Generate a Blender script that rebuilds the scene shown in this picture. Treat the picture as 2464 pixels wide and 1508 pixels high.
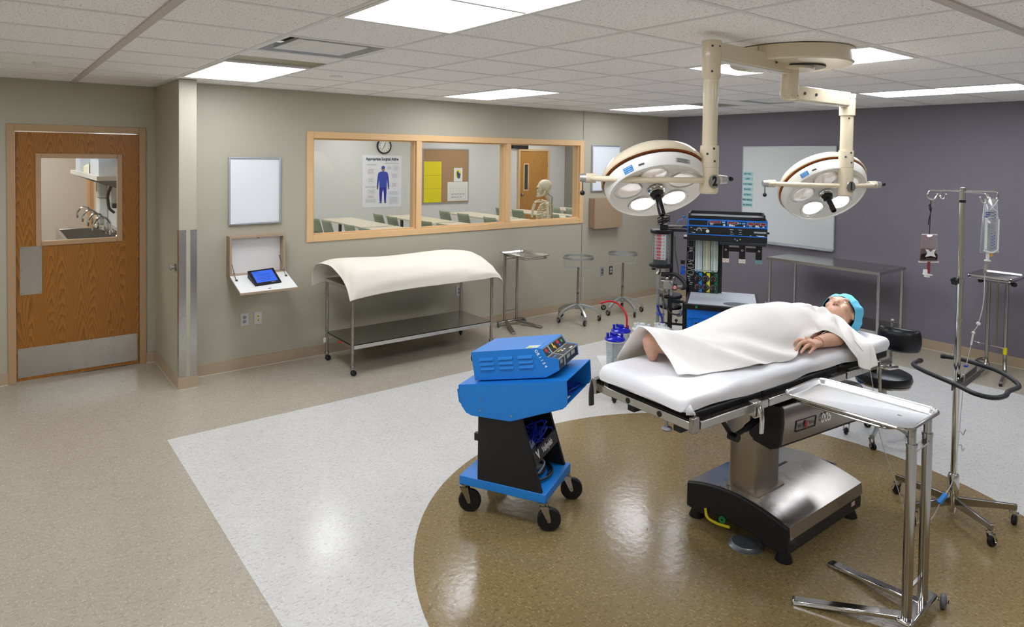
import bpy, bmesh, math, random
import numpy as np
from mathutils import Vector, Matrix

for _o in list(bpy.data.objects):
    bpy.data.objects.remove(_o)
S = bpy.context.scene
C = S.collection
PI = math.pi
V = Vector
random.seed(7)

# ---------------------------------------------------------------- camera
CZ = 1.9949
YAW, PITCH, ROLL, FPX, CY = math.radians(51.83), math.radians(-1.592), math.radians(0.7737), 1602.67, 420.72
f_ = V((math.cos(YAW) * math.cos(PITCH), math.sin(YAW) * math.cos(PITCH), math.sin(PITCH)))
r_ = V((math.sin(YAW), -math.cos(YAW), 0))
u_ = r_.cross(f_)
rr = math.cos(ROLL) * r_ + math.sin(ROLL) * u_
uu = -math.sin(ROLL) * r_ + math.cos(ROLL) * u_
cam_d = bpy.data.cameras.new('camera')
cam = bpy.data.objects.new('camera', cam_d)
C.objects.link(cam)
cam.matrix_world = Matrix(((rr.x, uu.x, -f_.x, 0), (rr.y, uu.y, -f_.y, 0), (rr.z, uu.z, -f_.z, CZ), (0, 0, 0, 1)))
cam_d.sensor_fit = 'HORIZONTAL'
cam_d.sensor_width = 36
cam_d.lens = 36 * FPX / 2464
cam_d.shift_x = 0.0
cam_d.shift_y = -(754 - CY) / 2464
cam_d.clip_start = 0.05
S.camera = cam

# ---------------------------------------------------------------- exposure, world
S.view_settings.view_transform = 'Standard'
S.view_settings.look = 'None'
S.view_settings.gamma = 1
S.view_settings.use_curve_mapping = False
S.view_settings.exposure = 0.78
W = bpy.data.worlds.new('world')
S.world = W
W.use_nodes = True
W.node_tree.nodes['Background'].inputs[0].default_value = (0.8, 0.85, 0.9, 1)
W.node_tree.nodes['Background'].inputs[1].default_value = 0.25
S.cycles.max_bounces = 10
S.cycles.diffuse_bounces = 6
S.cycles.glossy_bounces = 4
S.cycles.transmission_bounces = 8
S.cycles.transparent_max_bounces = 12
S.cycles.caustics_reflective = False
S.cycles.caustics_refractive = False
S.cycles.sample_clamp_indirect = 6
LENS_STRENGTH = 7.5          # ceiling troffer lenses
CLASS_STRENGTH = 5.2
SCRUB_STRENGTH = 8.5
SPOT_W = 18.0                # surgical lamp beams

# ---------------------------------------------------------------- materials
def lin(h):
    if isinstance(h, str):
        h = tuple(int(h[i:i + 2], 16) for i in (0, 2, 4))
    def g(c):
        c /= 255
        return c / 12.92 if c <= .04045 else ((c + .055) / 1.055) ** 2.4
    return tuple(g(c) for c in h) + (1,)

def mat(name, col, rough=.5, metal=0, spec=.5, bump=0, bscale=200, var=0, vscale=30, coat=0, emit=None, es=0, trans=0, ior=1.45, alpha=1, sub=0, stretch=None, rvar=0):
    m = bpy.data.materials.new(name)
    m.use_nodes = True
    nt = m.node_tree
    b = nt.nodes['Principled BSDF']
    c = lin(col)
    b.inputs['Base Color'].default_value = c
    b.inputs['Roughness'].default_value = rough
    b.inputs['Metallic'].default_value = metal
    b.inputs['Specular IOR Level'].default_value = spec
    b.inputs['Coat Weight'].default_value = coat
    b.inputs['IOR'].default_value = ior
    b.inputs['Transmission Weight'].default_value = trans
    b.inputs['Alpha'].default_value = alpha
    if sub:
        b.inputs['Subsurface Weight'].default_value = sub
        b.inputs['Subsurface Radius'].default_value = (.02, .008, .004)
    if emit:
        b.inputs['Emission Color'].default_value = lin(emit)
        b.inputs['Emission Strength'].default_value = es
    if bump or var or rvar:
        tc = nt.nodes.new('ShaderNodeTexCoord')
        mp = nt.nodes.new('ShaderNodeMapping')
        nt.links.new(tc.outputs['Object'], mp.inputs[0])
        if stretch:
            mp.inputs['Scale'].default_value = stretch
        if var or rvar:
            n = nt.nodes.new('ShaderNodeTexNoise')
            n.inputs['Scale'].default_value = vscale
            n.inputs['Detail'].default_value = 4
            nt.links.new(mp.outputs[0], n.inputs['Vector'])
        if var:
            mx = nt.nodes.new('ShaderNodeMix')
            mx.data_type = 'RGBA'
            mx.inputs[6].default_value = tuple(x * (1 - var) for x in c[:3]) + (1,)
            mx.inputs[7].default_value = tuple(min(1, x * (1 + var)) for x in c[:3]) + (1,)
            nt.links.new(n.outputs['Fac'], mx.inputs[0])
            nt.links.new(mx.outputs[2], b.inputs['Base Color'])
        if rvar:
            mr = nt.nodes.new('ShaderNodeMapRange')
            mr.inputs[1].default_value = .3
            mr.inputs[2].default_value = .7
            mr.inputs[3].default_value = rough - rvar
            mr.inputs[4].default_value = rough + rvar
            nt.links.new(n.outputs['Fac'], mr.inputs[0])
            nt.links.new(mr.outputs[0], b.inputs['Roughness'])
        if bump:
            nb = nt.nodes.new('ShaderNodeTexNoise')
            nb.inputs['Scale'].default_value = bscale
            nb.inputs['Detail'].default_value = 3
            nt.links.new(mp.outputs[0], nb.inputs['Vector'])
            bp = nt.nodes.new('ShaderNodeBump')
            bp.inputs['Strength'].default_value = bump
            bp.inputs['Distance'].default_value = .002
            nt.links.new(nb.outputs['Fac'], bp.inputs['Height'])
            nt.links.new(bp.outputs[0], b.inputs['Normal'])
    return m

def vct(name, base, dark, light, rough, tile=.3048, contrast=1.0):
    """vinyl composition tile: flecked, glossy, with faint recessed joints"""
    m = bpy.data.materials.new(name)
    m.use_nodes = True
    nt = m.node_tree
    b = nt.nodes['Principled BSDF']
    tc = nt.nodes.new('ShaderNodeTexCoord')
    def noise(scale, detail=3, stretch=None):
        n = nt.nodes.new('ShaderNodeTexNoise')
        n.inputs['Scale'].default_value = scale
        n.inputs['Detail'].default_value = detail
        if stretch:
            mp = nt.nodes.new('ShaderNodeMapping')
            mp.inputs['Scale'].default_value = stretch
            mp.inputs['Rotation'].default_value = (0, 0, .5)
            nt.links.new(tc.outputs['Object'], mp.inputs[0])
            nt.links.new(mp.outputs[0], n.inputs['Vector'])
        else:
            nt.links.new(tc.outputs['Object'], n.inputs['Vector'])
        return n
    def ramp(node, a, c):
        r = nt.nodes.new('ShaderNodeMapRange')
        r.inputs[1].default_value = a
        r.inputs[2].default_value = c
        nt.links.new(node.outputs['Fac'], r.inputs[0])
        return r
    def mix(fac, a, c):
        x = nt.nodes.new('ShaderNodeMix')
        x.data_type = 'RGBA'
        nt.links.new(fac, x.inputs[0])
        for i, q in ((6, a), (7, c)):
            if isinstance(q, tuple):
                x.inputs[i].default_value = q
            else:
                nt.links.new(q, x.inputs[i])
        return x.outputs[2]
    n1 = ramp(noise(36, 3, (1, 2.4, 1)), .555, .64)
    n2 = ramp(noise(48, 3, (2.4, 1, 1)), .58, .66)
    n3 = ramp(noise(9, 2), .3, .7)
    B, D, L = lin(base), lin(dark), lin(light)
    b2 = tuple(x * .94 for x in B[:3]) + (1,)
    c0 = mix(n3.outputs[0], B, b2)
    c1 = mix(n1.outputs[0], c0, D)
    c2 = mix(n2.outputs[0], c1, L)
    nt.links.new(c2, b.inputs['Base Color'])
    b.inputs['Roughness'].default_value = rough
    b.inputs['Specular IOR Level'].default_value = .55
    br = nt.nodes.new('ShaderNodeTexBrick')
    br.offset = 0
    br.inputs['Scale'].default_value = 1
    br.inputs['Brick Width'].default_value = tile
    br.inputs['Row Height'].default_value = tile
    br.inputs['Mortar Size'].default_value = .0012
    br.inputs['Mortar Smooth'].default_value = .3
    nt.links.new(tc.outputs['Object'], br.inputs['Vector'])
    nw = noise(26, 2)
    ad = nt.nodes.new('ShaderNodeMath')
    ad.operation = 'MULTIPLY_ADD'
    nt.links.new(nw.outputs['Fac'], ad.inputs[0])
    ad.inputs[1].default_value = .55
    mu = nt.nodes.new('ShaderNodeMath')
    mu.operation = 'MULTIPLY'
    nt.links.new(br.outputs['Fac'], mu.inputs[0])
    mu.inputs[1].default_value = -.35
    nt.links.new(mu.outputs[0], ad.inputs[2])
    bp = nt.nodes.new('ShaderNodeBump')
    bp.inputs['Strength'].default_value = .30
    bp.inputs['Distance'].default_value = .004
    nt.links.new(ad.outputs[0], bp.inputs['Height'])
    nt.links.new(bp.outputs[0], b.inputs['Normal'])
    return m

def pitted(name, col, dark):
    """mineral fibre ceiling tile with fine pits"""
    m = mat(name, col, .9)
    nt = m.node_tree
    b = nt.nodes['Principled BSDF']
    tc = nt.nodes.new('ShaderNodeTexCoord')
    n = nt.nodes.new('ShaderNodeTexNoise')
    n.inputs['Scale'].default_value = 95
    n.inputs['Detail'].default_value = 2
    n.inputs['Roughness'].default_value = .6
    nt.links.new(tc.outputs['Object'], n.inputs['Vector'])
    r = nt.nodes.new('ShaderNodeMapRange')
    r.inputs[1].default_value = .60
    r.inputs[2].default_value = .68
    nt.links.new(n.outputs['Fac'], r.inputs[0])
    x = nt.nodes.new('ShaderNodeMix')
    x.data_type = 'RGBA'
    nt.links.new(r.outputs[0], x.inputs[0])
    x.inputs[6].default_value = lin(col)
    x.inputs[7].default_value = lin(dark)
    nt.links.new(x.outputs[2], b.inputs['Base Color'])
    return m

def wood(name, c1, c2, axis='Z', scale=1.0, rough=.35):
    """plain-sliced oak veneer in sequence-matched leaves with cathedral figure"""
    m = bpy.data.materials.new(name)
    m.use_nodes = True
    nt = m.node_tree
    b = nt.nodes['Principled BSDF']
    tc = nt.nodes.new('ShaderNodeTexCoord')
    sp = nt.nodes.new('ShaderNodeSeparateXYZ')
    nt.links.new(tc.outputs['Object'], sp.inputs[0])
    def math_(op, a, c=None, d=None):
        n = nt.nodes.new('ShaderNodeMath')
        n.operation = op
        for i, q in enumerate((a, c, d)):
            if q is None:
                continue
            if isinstance(q, (int, float)):
                n.inputs[i].default_value = q
            else:
                nt.links.new(q, n.inputs[i])
        return n.outputs[0]
    x, z = sp.outputs[0], sp.outputs[2]
    leaf = .115
    xr = math_('PINGPONG', x, leaf)
    xq = math_('SUBTRACT', xr, leaf * .35)
    x2 = math_('MULTIPLY', math_('MULTIPLY', xq, xq), 70 * scale)
    nz = nt.nodes.new('ShaderNodeTexNoise')
    mp = nt.nodes.new('ShaderNodeMapping')
    mp.inputs['Scale'].default_value = (9, 9, 1.3)
    nt.links.new(tc.outputs['Object'], mp.inputs[0])
    nt.links.new(mp.outputs[0], nz.inputs['Vector'])
    nz.inputs['Scale'].default_value = 1
    nz.inputs['Detail'].default_value = 4
    v = math_('ADD', math_('ADD', x2, math_('MULTIPLY', z, .55)), math_('MULTIPLY', nz.outputs['Fac'], .5))
    fr = math_('FRACT', math_('MULTIPLY', v, 14 * scale))
    ft = math_('POWER', fr, 2.2)
    n2 = nt.nodes.new('ShaderNodeTexNoise')
    mp2 = nt.nodes.new('ShaderNodeMapping')
    mp2.inputs['Scale'].default_value = (260, 260, 8)
    nt.links.new(tc.outputs['Object'], mp2.inputs[0])
    nt.links.new(mp2.outputs[0], n2.inputs['Vector'])
    n2.inputs['Scale'].default_value = 1
    fac = math_('MULTIPLY_ADD', n2.outputs['Fac'], .5, math_('MULTIPLY', ft, .6))
    mx = nt.nodes.new('ShaderNodeMix')
    mx.data_type = 'RGBA'
    nt.links.new(fac, mx.inputs[0])
    mx.inputs[6].default_value = lin(c1)
    mx.inputs[7].default_value = lin(c2)
    nt.links.new(mx.outputs[2], b.inputs['Base Color'])
    b.inputs['Roughness'].default_value = rough
    return m

def glass(name, tint='ffffff', refl=.09, rough=0.0, op=0.0, opcol='ffffff', edge=0.0):
    """thin pane: mostly transparent, with a mirror reflection that grows at grazing angles"""
    m = bpy.data.materials.new(name)
    m.use_nodes = True
    nt = m.node_tree
    nt.nodes.remove(nt.nodes['Principled BSDF'])
    out = nt.nodes['Material Output']
    tr = nt.nodes.new('ShaderNodeBsdfTransparent')
    tr.inputs[0].default_value = lin(tint)
    gl = nt.nodes.new('ShaderNodeBsdfGlossy')
    gl.inputs['Roughness'].default_value = rough
    base = tr.outputs[0]
    if op:
        df = nt.nodes.new('ShaderNodeBsdfDiffuse')
        df.inputs[0].default_value = lin(opcol)
        m2 = nt.nodes.new('ShaderNodeMixShader')
        m2.inputs[0].default_value = op
        if edge:
            lf = nt.nodes.new('ShaderNodeLayerWeight')
            lf.inputs[0].default_value = .5
            ma = nt.nodes.new('ShaderNodeMath')
            ma.operation = 'MULTIPLY_ADD'
            ma.use_clamp = True
            nt.links.new(lf.outputs['Facing'], ma.inputs[0])
            ma.inputs[1].default_value = edge
            ma.inputs[2].default_value = op
            nt.links.new(ma.outputs[0], m2.inputs[0])
        nt.links.new(base, m2.inputs[1])
        nt.links.new(df.outputs[0], m2.inputs[2])
        base = m2.outputs[0]
    lw = nt.nodes.new('ShaderNodeLayerWeight')
    lw.inputs[0].default_value = .5
    pw = nt.nodes.new('ShaderNodeMath')
    pw.operation = 'POWER'
    nt.links.new(lw.outputs['Facing'], pw.inputs[0])
    pw.inputs[1].default_value = 4
    fr = nt.nodes.new('ShaderNodeMath')
    fr.operation = 'MULTIPLY_ADD'
    nt.links.new(pw.outputs[0], fr.inputs[0])
    fr.inputs[1].default_value = .6
    fr.inputs[2].default_value = refl * .5
    mx = nt.nodes.new('ShaderNodeMixShader')
    nt.links.new(fr.outputs[0], mx.inputs[0])
    nt.links.new(base, mx.inputs[1])
    nt.links.new(gl.outputs[0], mx.inputs[2])
    nt.links.new(mx.outputs[0], out.inputs[0])
    return m

# ---------------------------------------------------------------- mesh builder
class MB:
    def __init__(s):
        s.v, s.f = [], []
    def add(s, vs, fs, T=None):
        o = len(s.v)
        for p in vs:
            s.v.append(tuple(T @ V(p)) if T else tuple(p))
        s.f += [tuple(i + o for i in q) for q in fs]
        return s
    def box(s, x0, x1, y0, y1, z0, z1, T=None):
        return s.add([(x0, y0, z0), (x1, y0, z0), (x1, y1, z0), (x0, y1, z0), (x0, y0, z1), (x1, y0, z1), (x1, y1, z1), (x0, y1, z1)],
                     [(0, 3, 2, 1), (4, 5, 6, 7), (0, 1, 5, 4), (1, 2, 6, 5), (2, 3, 7, 6), (3, 0, 4, 7)], T)
    def frame(s, x0, x1, z0, z1, w, y0, y1, T=None, wb=None):
        wb = w if wb is None else wb
        s.box(x0, x0 + w, y0, y1, z0, z1, T)
        s.box(x1 - w, x1, y0, y1, z0, z1, T)
        s.box(x0 + w, x1 - w, y0, y1, z1 - w, z1, T)
        return s.box(x0 + w, x1 - w, y0, y1, z0, z0 + wb, T)
    def tube(s, pts, r, n=8, closed=False, cap=True, T=None, flat=None):
        pts = [V(p) for p in pts]
        N = len(pts)
        rs = r if isinstance(r, (list, tuple)) else [r] * N
        tang = []
        for i in range(N):
            a = pts[(i - 1) % N] if (i > 0 or closed) else pts[0]
            b = pts[(i + 1) % N] if (i < N - 1 or closed) else pts[-1]
            d = (b - a)
            tang.append(d.normalized() if d.length > 1e-9 else V((0, 0, 1)))
        t0 = tang[0]
        ref = V((0, 0, 1)) if abs(t0.z) < .9 else V((1, 0, 0))
        nrm = (ref - t0 * ref.dot(t0)).normalized()
        vs = []
        for i in range(N):
            t = tang[i]
            nrm = (nrm - t * nrm.dot(t))
            nrm = nrm.normalized() if nrm.length > 1e-6 else t.orthogonal().normalized()
            bi = t.cross(nrm)
            for k in range(n):
                a = 2 * PI * k / n + (PI / n if flat else 0)
                ra, rb = (rs[i], rs[i]) if not flat else (rs[i] * flat[0], rs[i] * flat[1])
                vs.append(pts[i] + nrm * (math.cos(a) * ra) + bi * (math.sin(a) * rb))
        fs = []
        M = N if closed else N - 1
        for i in range(M):
            for k in range(n):
                j, l = (i + 1) % N, (k + 1) % n
                fs.append((i * n + k, i * n + l, j * n + l, j * n + k))
        if cap and not closed:
            fs.append(tuple(range(n))[::-1])
            fs.append(tuple((N - 1) * n + k for k in range(n)))
        return s.add(vs, fs, T)
    def cyl(s, p0, p1, r0, r1=None, n=16, T=None):
        return s.tube([p0, p1], [r0, r0 if r1 is None else r1], n, T=T)
    def lathe(s, prof, o=(0, 0, 0), axis=(0, 0, 1), n=24, T=None):
        ax = V(axis).normalized()
        e = ax.orthogonal().normalized()
        g = ax.cross(e)
        vs, fs, rings = [], [], []
        for r, h in prof:
            if r < 1e-6:
                rings.append([len(vs)])
                vs.append(V(o) + ax * h)
            else:
                rings.append(list(range(len(vs), len(vs) + n)))
                for k in range(n):
                    a = 2 * PI * k / n
                    vs.append(V(o) + ax * h + e * (math.cos(a) * r) + g * (math.sin(a) * r))
        for A, B in zip(rings, rings[1:]):
            for k in range(n):
                l = (k + 1) % n
                if len(A) == 1 and len(B) == 1:
                    continue
                if len(A) == 1:
                    fs.append((A[0], B[k], B[l])[::-1])
                elif len(B) == 1:
                    fs.append((A[k], A[l], B[0]))
                else:
                    fs.append((A[k], A[l], B[l], B[k]))
        return s.add(vs, fs, T)
    def prism(s, poly, fn, t0, t1):
        n = len(poly)
        vs = [fn(a, b, t0) for a, b in poly] + [fn(a, b, t1) for a, b in poly]
        fs = [tuple(range(n)), tuple(range(2 * n - 1, n - 1, -1))]
        fs += [(i, i + n, (i + 1) % n + n, (i + 1) % n) for i in range(n)]
        return s.add(vs, fs)
    def ball(s, c, r, n=12, m=8, T=None):
        rx, ry, rz = r if isinstance(r, (tuple, list)) else (r, r, r)
        vs = [(c[0], c[1], c[2] - rz)]
        for j in range(1, m):
            a = -PI / 2 + PI * j / m
            for k in range(n):
                b = 2 * PI * k / n
                vs.append((c[0] + rx * math.cos(a) * math.cos(b), c[1] + ry * math.cos(a) * math.sin(b), c[2] + rz * math.sin(a)))
        vs.append((c[0], c[1], c[2] + rz))
        fs = [(0, 1 + (k + 1) % n, 1 + k) for k in range(n)]
        for j in range(m - 2):
            for k in range(n):
                a = 1 + j * n
                fs.append((a + k, a + (k + 1) % n, a + n + (k + 1) % n, a + n + k))
        t = len(vs) - 1
        a = 1 + (m - 2) * n
        fs += [(a + k, a + (k + 1) % n, t) for k in range(n)]
        return s.add(vs, fs, T)
    def grid(s, P):
        P = np.asarray(P)
        h, w = P.shape[:2]
        vs = [tuple(p) for p in P.reshape(-1, 3)]
        fs = [(i * w + j, i * w + j + 1, (i + 1) * w + j + 1, (i + 1) * w + j) for i in range(h - 1) for j in range(w - 1)]
        return s.add(vs, fs)

def rnd(pts, rad=.03, k=5, closed=False):
    """round the corners of a polyline"""
    pts = [V(p) for p in pts]
    out = []
    N = len(pts)
    for i in range(N):
        if not closed and i in (0, N - 1):
            out.append(pts[i])
            continue
        p, a, b = pts[i], pts[(i - 1) % N], pts[(i + 1) % N]
        ra = min(rad, (a - p).length * .49)
        rb = min(rad, (b - p).length * .49)
        s0, s1 = p + (a - p).normalized() * ra, p + (b - p).normalized() * rb
        for q in range(k + 1):
            t = q / k
            out.append(s0 * (1 - t) ** 2 + p * 2 * t * (1 - t) + s1 * t * t)
    return out

def spl(pts, k=8):
    """Catmull-Rom curve through points"""
    P = [V(p) for p in pts]
    P = [P[0] * 2 - P[1]] + P + [P[-1] * 2 - P[-2]]
    out = []
    for i in range(1, len(P) - 2):
        for q in range(k):
            t = q / k
            a, b, c, d = P[i - 1:i + 3]
            out.append(.5 * ((2 * b) + (c - a) * t + (2 * a - 5 * b + 4 * c - d) * t * t + (3 * b - a - 3 * c + d) * t ** 3))
    return out + [P[-2]]

def rrect(x0, x1, y0, y1, r, k=5):
    out = []
    for cx, cy, a in ((x1 - r, y1 - r, 0), (x0 + r, y1 - r, 90), (x0 + r, y0 + r, 180), (x1 - r, y0 + r, 270)):
        for q in range(k + 1):
            t = math.radians(a + 90 * q / k)
            out.append((cx + r * math.cos(t), cy + r * math.sin(t)))
    return out

XY = lambda z0: (lambda a, b, t: (a, b, t))
PXY = lambda a, b, t: (a, b, t)
PXZ = lambda a, b, t: (a, t, b)
PYZ = lambda a, b, t: (t, a, b)

def obj(name, mb, m, parent=None, bev=0, ang=40, kind=None, loc=None, rot=None, sub=0, seg=2):
    me = bpy.data.meshes.new(name)
    me.from_pydata(mb.v, [], mb.f)
    me.validate()
    me.update()
    bm = bmesh.new()
    bm.from_mesh(me)
    bmesh.ops.recalc_face_normals(bm, faces=bm.faces)
    bm.to_mesh(me)
    bm.free()
    me.polygons.foreach_set('use_smooth', [True] * len(me.polygons))
    me.set_sharp_from_angle(angle=math.radians(ang))
    o = bpy.data.objects.new(name, me)
    C.objects.link(o)
    if m:
        me.materials.append(m)
    if parent:
        o.parent = parent
    if loc:
        o.location = loc
    if rot:
        o.rotation_euler = rot
    if bev:
        b = o.modifiers.new('bevel', 'BEVEL')
        b.width = bev
        b.segments = seg
        b.limit_method = 'ANGLE'
        b.angle_limit = math.radians(40)
        b.harden_normals = False
    if sub:
        b = o.modifiers.new('sub', 'SUBSURF')
        b.levels = b.render_levels = sub
    if kind:
        o['kind'] = kind
    return o

def thing(name, label, cat, loc=(0, 0, 0), rz=0, group=None):
    o = bpy.data.objects.new(name, None)
    C.objects.link(o)
    o.empty_display_size = .1
    o.location = loc
    o.rotation_euler = (0, 0, rz)
    return tag(o, label, cat, group)

def tag(o, label, cat, group=None):
    o['label'] = label
    o['category'] = cat
    if group:
        o['group'] = group
    return o

def struct(o):
    o['kind'] = 'structure'
    return o

def lab(o, label):
    o['label'] = label
    return o

def dup(root, loc=None, rz=None, label=None, group=None):
    r = root.copy()
    C.objects.link(r)
    if loc is not None:
        r.location = loc
    if rz is not None:
        r.rotation_euler = (0, 0, rz)
    if label:
        r['label'] = label
    if group:
        r['group'] = group
    for ch in list(root.children):
        c = ch.copy()
        C.objects.link(c)
        c.parent = r
        for g in list(ch.children):
            d = g.copy()
            C.objects.link(d)
            d.parent = c
    return r

def text(name, s, size, o, xd, yd, m, parent=None, ext=.0004, align='CENTER', sx=1.0, bold=0, shear=0):
    cu = bpy.data.curves.new(name, 'FONT')
    cu.body = s
    cu.size = size
    cu.extrude = ext
    cu.align_x = align
    cu.align_y = 'CENTER'
    cu.offset = bold
    cu.shear = shear
    cu.resolution_u = 3
    tc_ = bpy.data.objects.new(name, cu)
    me = bpy.data.meshes.new_from_object(tc_)
    bpy.data.objects.remove(tc_)
    bpy.data.curves.remove(cu)
    me.materials.clear()
    me.materials.append(m)
    t = bpy.data.objects.new(name, me)
    C.objects.link(t)
    x = V(xd).normalized()
    y = V(yd)
    y = (y - x * y.dot(x)).normalized()
    z = x.cross(y)
    t.matrix_local = Matrix(((x.x * sx, y.x, z.x, o[0]), (x.y * sx, y.y, z.y, o[1]), (x.z * sx, y.z, z.z, o[2]), (0, 0, 0, 1)))
    if parent:
        t.parent = parent
    return t

def caster(parent, x, y, r, zt, yaw, mf, mw, mh, w=.022, off=None, plate=True):
    """swivel caster: fork part with a wheel (and hub) below it; wheel touches z=0"""
    off = r * .55 if off is None else off
    d = V((math.cos(yaw), math.sin(yaw), 0))
    sdir = V((-d.y, d.x, 0))
    c = V((x, y, r))
    top = V((x, y, zt)) - d * off
    F = MB()
    F.cyl(top, top - V((0, 0, .012)), r * .42, n=14)
    zc = zt - .012
    for sg in (-1, 1):
        a = sdir * (sg * (w * .5 + .006))
        q = [top + a - d * r * .32, top + a + d * r * .42, c + a + d * r * .16, c + a - d * r * .16 - V((0, 0, r * .1)), c + a - d * r * .18]
        q[0].z = q[1].z = zc
        n0 = len(F.v)
        b = [p + sdir * (sg * .003) for p in q]
        F.add([tuple(p) for p in q + b], [(0, 1, 2, 3, 4), (9, 8, 7, 6, 5)] + [(i, (i + 1) % 5, (i + 1) % 5 + 5, i + 5) for i in range(5)])
    F.box(-r * .32, r * .42, -(w * .5 + .009), w * .5 + .009, zc - .006, zc, Matrix.Translation((top.x, top.y, 0)) @ Matrix.Rotation(yaw, 4, 'Z'))
    F.cyl(c - sdir * (w * .5 + .013), c + sdir * (w * .5 + .013), r * .13, n=8)
    fo = obj('caster', F, mf, parent)
    Wm = MB()
    rr_ = min(.006, w * .3)
    Wm.lathe([(r * .3, -w / 2), (r * .62, -w / 2 + .002), (r - rr_, -w / 2), (r, -w / 2 + rr_), (r, w / 2 - rr_), (r - rr_, w / 2), (r * .62, w / 2 - .002), (r * .3, w / 2)], c, sdir, 22)
    obj('wheel', Wm, mw, fo)
    if mh:
        H = MB().lathe([(0, -w / 2 - .001), (r * .5, -w / 2 - .001), (r * .5, w / 2 + .001), (0, w / 2 + .001)], c, sdir, 16)
        obj('hub', H, mh, fo)
    return fo

def screw(mb, p, n, r=.006, h=.003):
    n = V(n)
    return mb.lathe([(r, 0), (r * .8, h * .8), (0, h)], p, n, 8)
# ---------------------------------------------------------------- palette
M = {}
M['wall'] = mat('wall_paint', 'b0ab98', .55, bump=.05, bscale=350, var=.02, vscale=3)
M['plum'] = mat('plum_wall_paint', '7a757e', .55, bump=.05, bscale=350, var=.02, vscale=3)
M['tile'] = pitted('acoustic_tile', 'fbfafb', '9d9894')
M['grid'] = mat('ceiling_grid_paint', 'e6e6e8', .5)
M['gridd'] = mat('ceiling_joint_paint', 'cbc2bf', .6)
M['gap'] = mat('plenum_dark', '56524f', .9)
M['base'] = mat('baseboard_vinyl', 'b29e85', .45)
M['baselip'] = mat('baseboard_caulk', 'cfc6b8', .5)
M['floor'] = vct('floor_beige', 'b3aa98', 'a39987', 'c3bbab', .19)
M['fwhite'] = vct('floor_white', 'd6d5d0', 'c0bdb6', 'dfdedb', .18)
M['fbrown'] = vct('floor_brown', '8a764f', '776340', 'a58f66', .17)
M['frame'] = mat('door_frame_paint', 'b3936f', .4)
M['wframe'] = mat('window_frame_paint', 'e0ba88', .38)
M['oak'] = wood('oak_door', 'b07426', '6f4210')
M['oak2'] = wood('oak_pale', 'd09a52', '9c6826')
M['ss'] = mat('brushed_steel', 'c2bfbb', .25, 1, rvar=.03, vscale=2.5)
M['ssd'] = mat('satin_steel', '9f9a94', .26, 1, rvar=.05, vscale=6)
M['chrome'] = mat('chrome', 'd6d5d3', .08, 1)
M['chromed'] = mat('worn_chrome', 'aaa7a3', .18, 1)
M['alu'] = mat('cast_aluminium', 'b8bab9', .42, .85)
M['white'] = mat('white_plastic', 'e9e9e6', .35)
M['board'] = mat('whiteboard', 'e3e7e9', .18, coat=.3)
M['boardfr'] = mat('board_frame', 'b7bbc4', .35, .6)
M['black'] = mat('black_plastic', '141416', .38)
M['rubber'] = mat('black_rubber', '101011', .5)
M['vinyl'] = mat('black_vinyl', '15161b', .3, bump=.15, bscale=300)
M['dark'] = mat('dark_grey', '37383a', .5)
M['grey'] = mat('grey_plastic', '8d8f92', .45)
M['lens'] = mat('troffer_lens', 'ffffff', .4, emit='f1f5ff', es=LENS_STRENGTH)
M['olive'] = mat('return_grille', '9a9678', .3, .25)
M['vent'] = mat('diffuser_paint', 'eeeff0', .35)
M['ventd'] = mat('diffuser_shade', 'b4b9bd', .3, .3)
M['screw'] = mat('screw', 'a8a8a6', .25, 1)
M['glass'] = glass('window_glass', 'fbfdfc', .1)
M['cwall'] = mat('classroom_paint', 'dadada', .6)
M['cdark'] = mat('classroom_taupe', '8a8277', .6)

YW, XP, HC = 6.3117, 7.875, 2.5996
G0X, G0Y, T = 1.2049 - 4 * .6096, 2.8084 - 4 * .6096, .6096
YD, YPOST, XPL, XPR = 7.02, 6.05, 1.241, 1.377

def wallbox(name, m, boxes):
    b = MB()
    for q in boxes:
        b.box(*q)
    return struct(obj(name, b, m))

# floor: beige field, white inlay, brown disc
fl = struct(obj('floor', MB().box(-2.2, XP + .15, -3.2, YD + .1, -.12, 0), M['floor']))
b = MB()
b.box(.96, 6.99, -1.08, 5.045, 0, .0012)
obj('white_inlay', b, M['fwhite'], fl)
b = MB()
cc, cr = (3.109, 1.966), 1.706
b.lathe([(0, .0012), (cr, .0012), (cr, .0024), (0, .0024)], (cc[0], cc[1], 0), n=160)
obj('brown_disc_inlay', b, M['fbrown'], fl)

# walls of the operating room
OX0, OX1, OZ0, OZ1 = 2.43, 6.15, 1.131, 2.213
wallbox('wall_back', M['wall'], [(XPR, OX0 + .03, YW, YW + .12, 0, HC), (OX1 - .03, XP + .1, YW, YW + .12, 0, HC), (OX0 + .03, OX1 - .03, YW, YW + .12, 0, OZ0 + .03), (OX0 + .03, OX1 - .03, YW, YW + .12, OZ1 - .03, HC)])
wallbox('wall_partition', M['wall'], [(XPL, XPR, YPOST, YD, 0, HC)])
wallbox('wall_alcove', M['wall'], [(-2.2, .13, YD, YD + .13, 0, HC), (1.145, XPL, YD, YD + .13, 0, HC), (.13, 1.145, YD, YD + .13, 2.20, HC)])
wallbox('wall_right', M['plum'], [(XP, XP + .12, -3.2, YW, 0, HC)])
wallbox('wall_left', M['wall'], [(-2.3, -2.2, -3.2, YD + .1, 0, HC)])
wallbox('wall_front', M['wall'], [(-2.2, XP + .1, -3.3, -3.2, 0, HC)])
b = MB().box(6.1415, 6.1475, YW - .0015, YW + .002, OZ1 + .02, HC)
b.box(6.1415, 6.1475, YW - .0015, YW + .002, .1, OZ0 - .02)
struct(obj('trim_1', b, mat('control_joint', '4f4a42', .6)))

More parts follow.
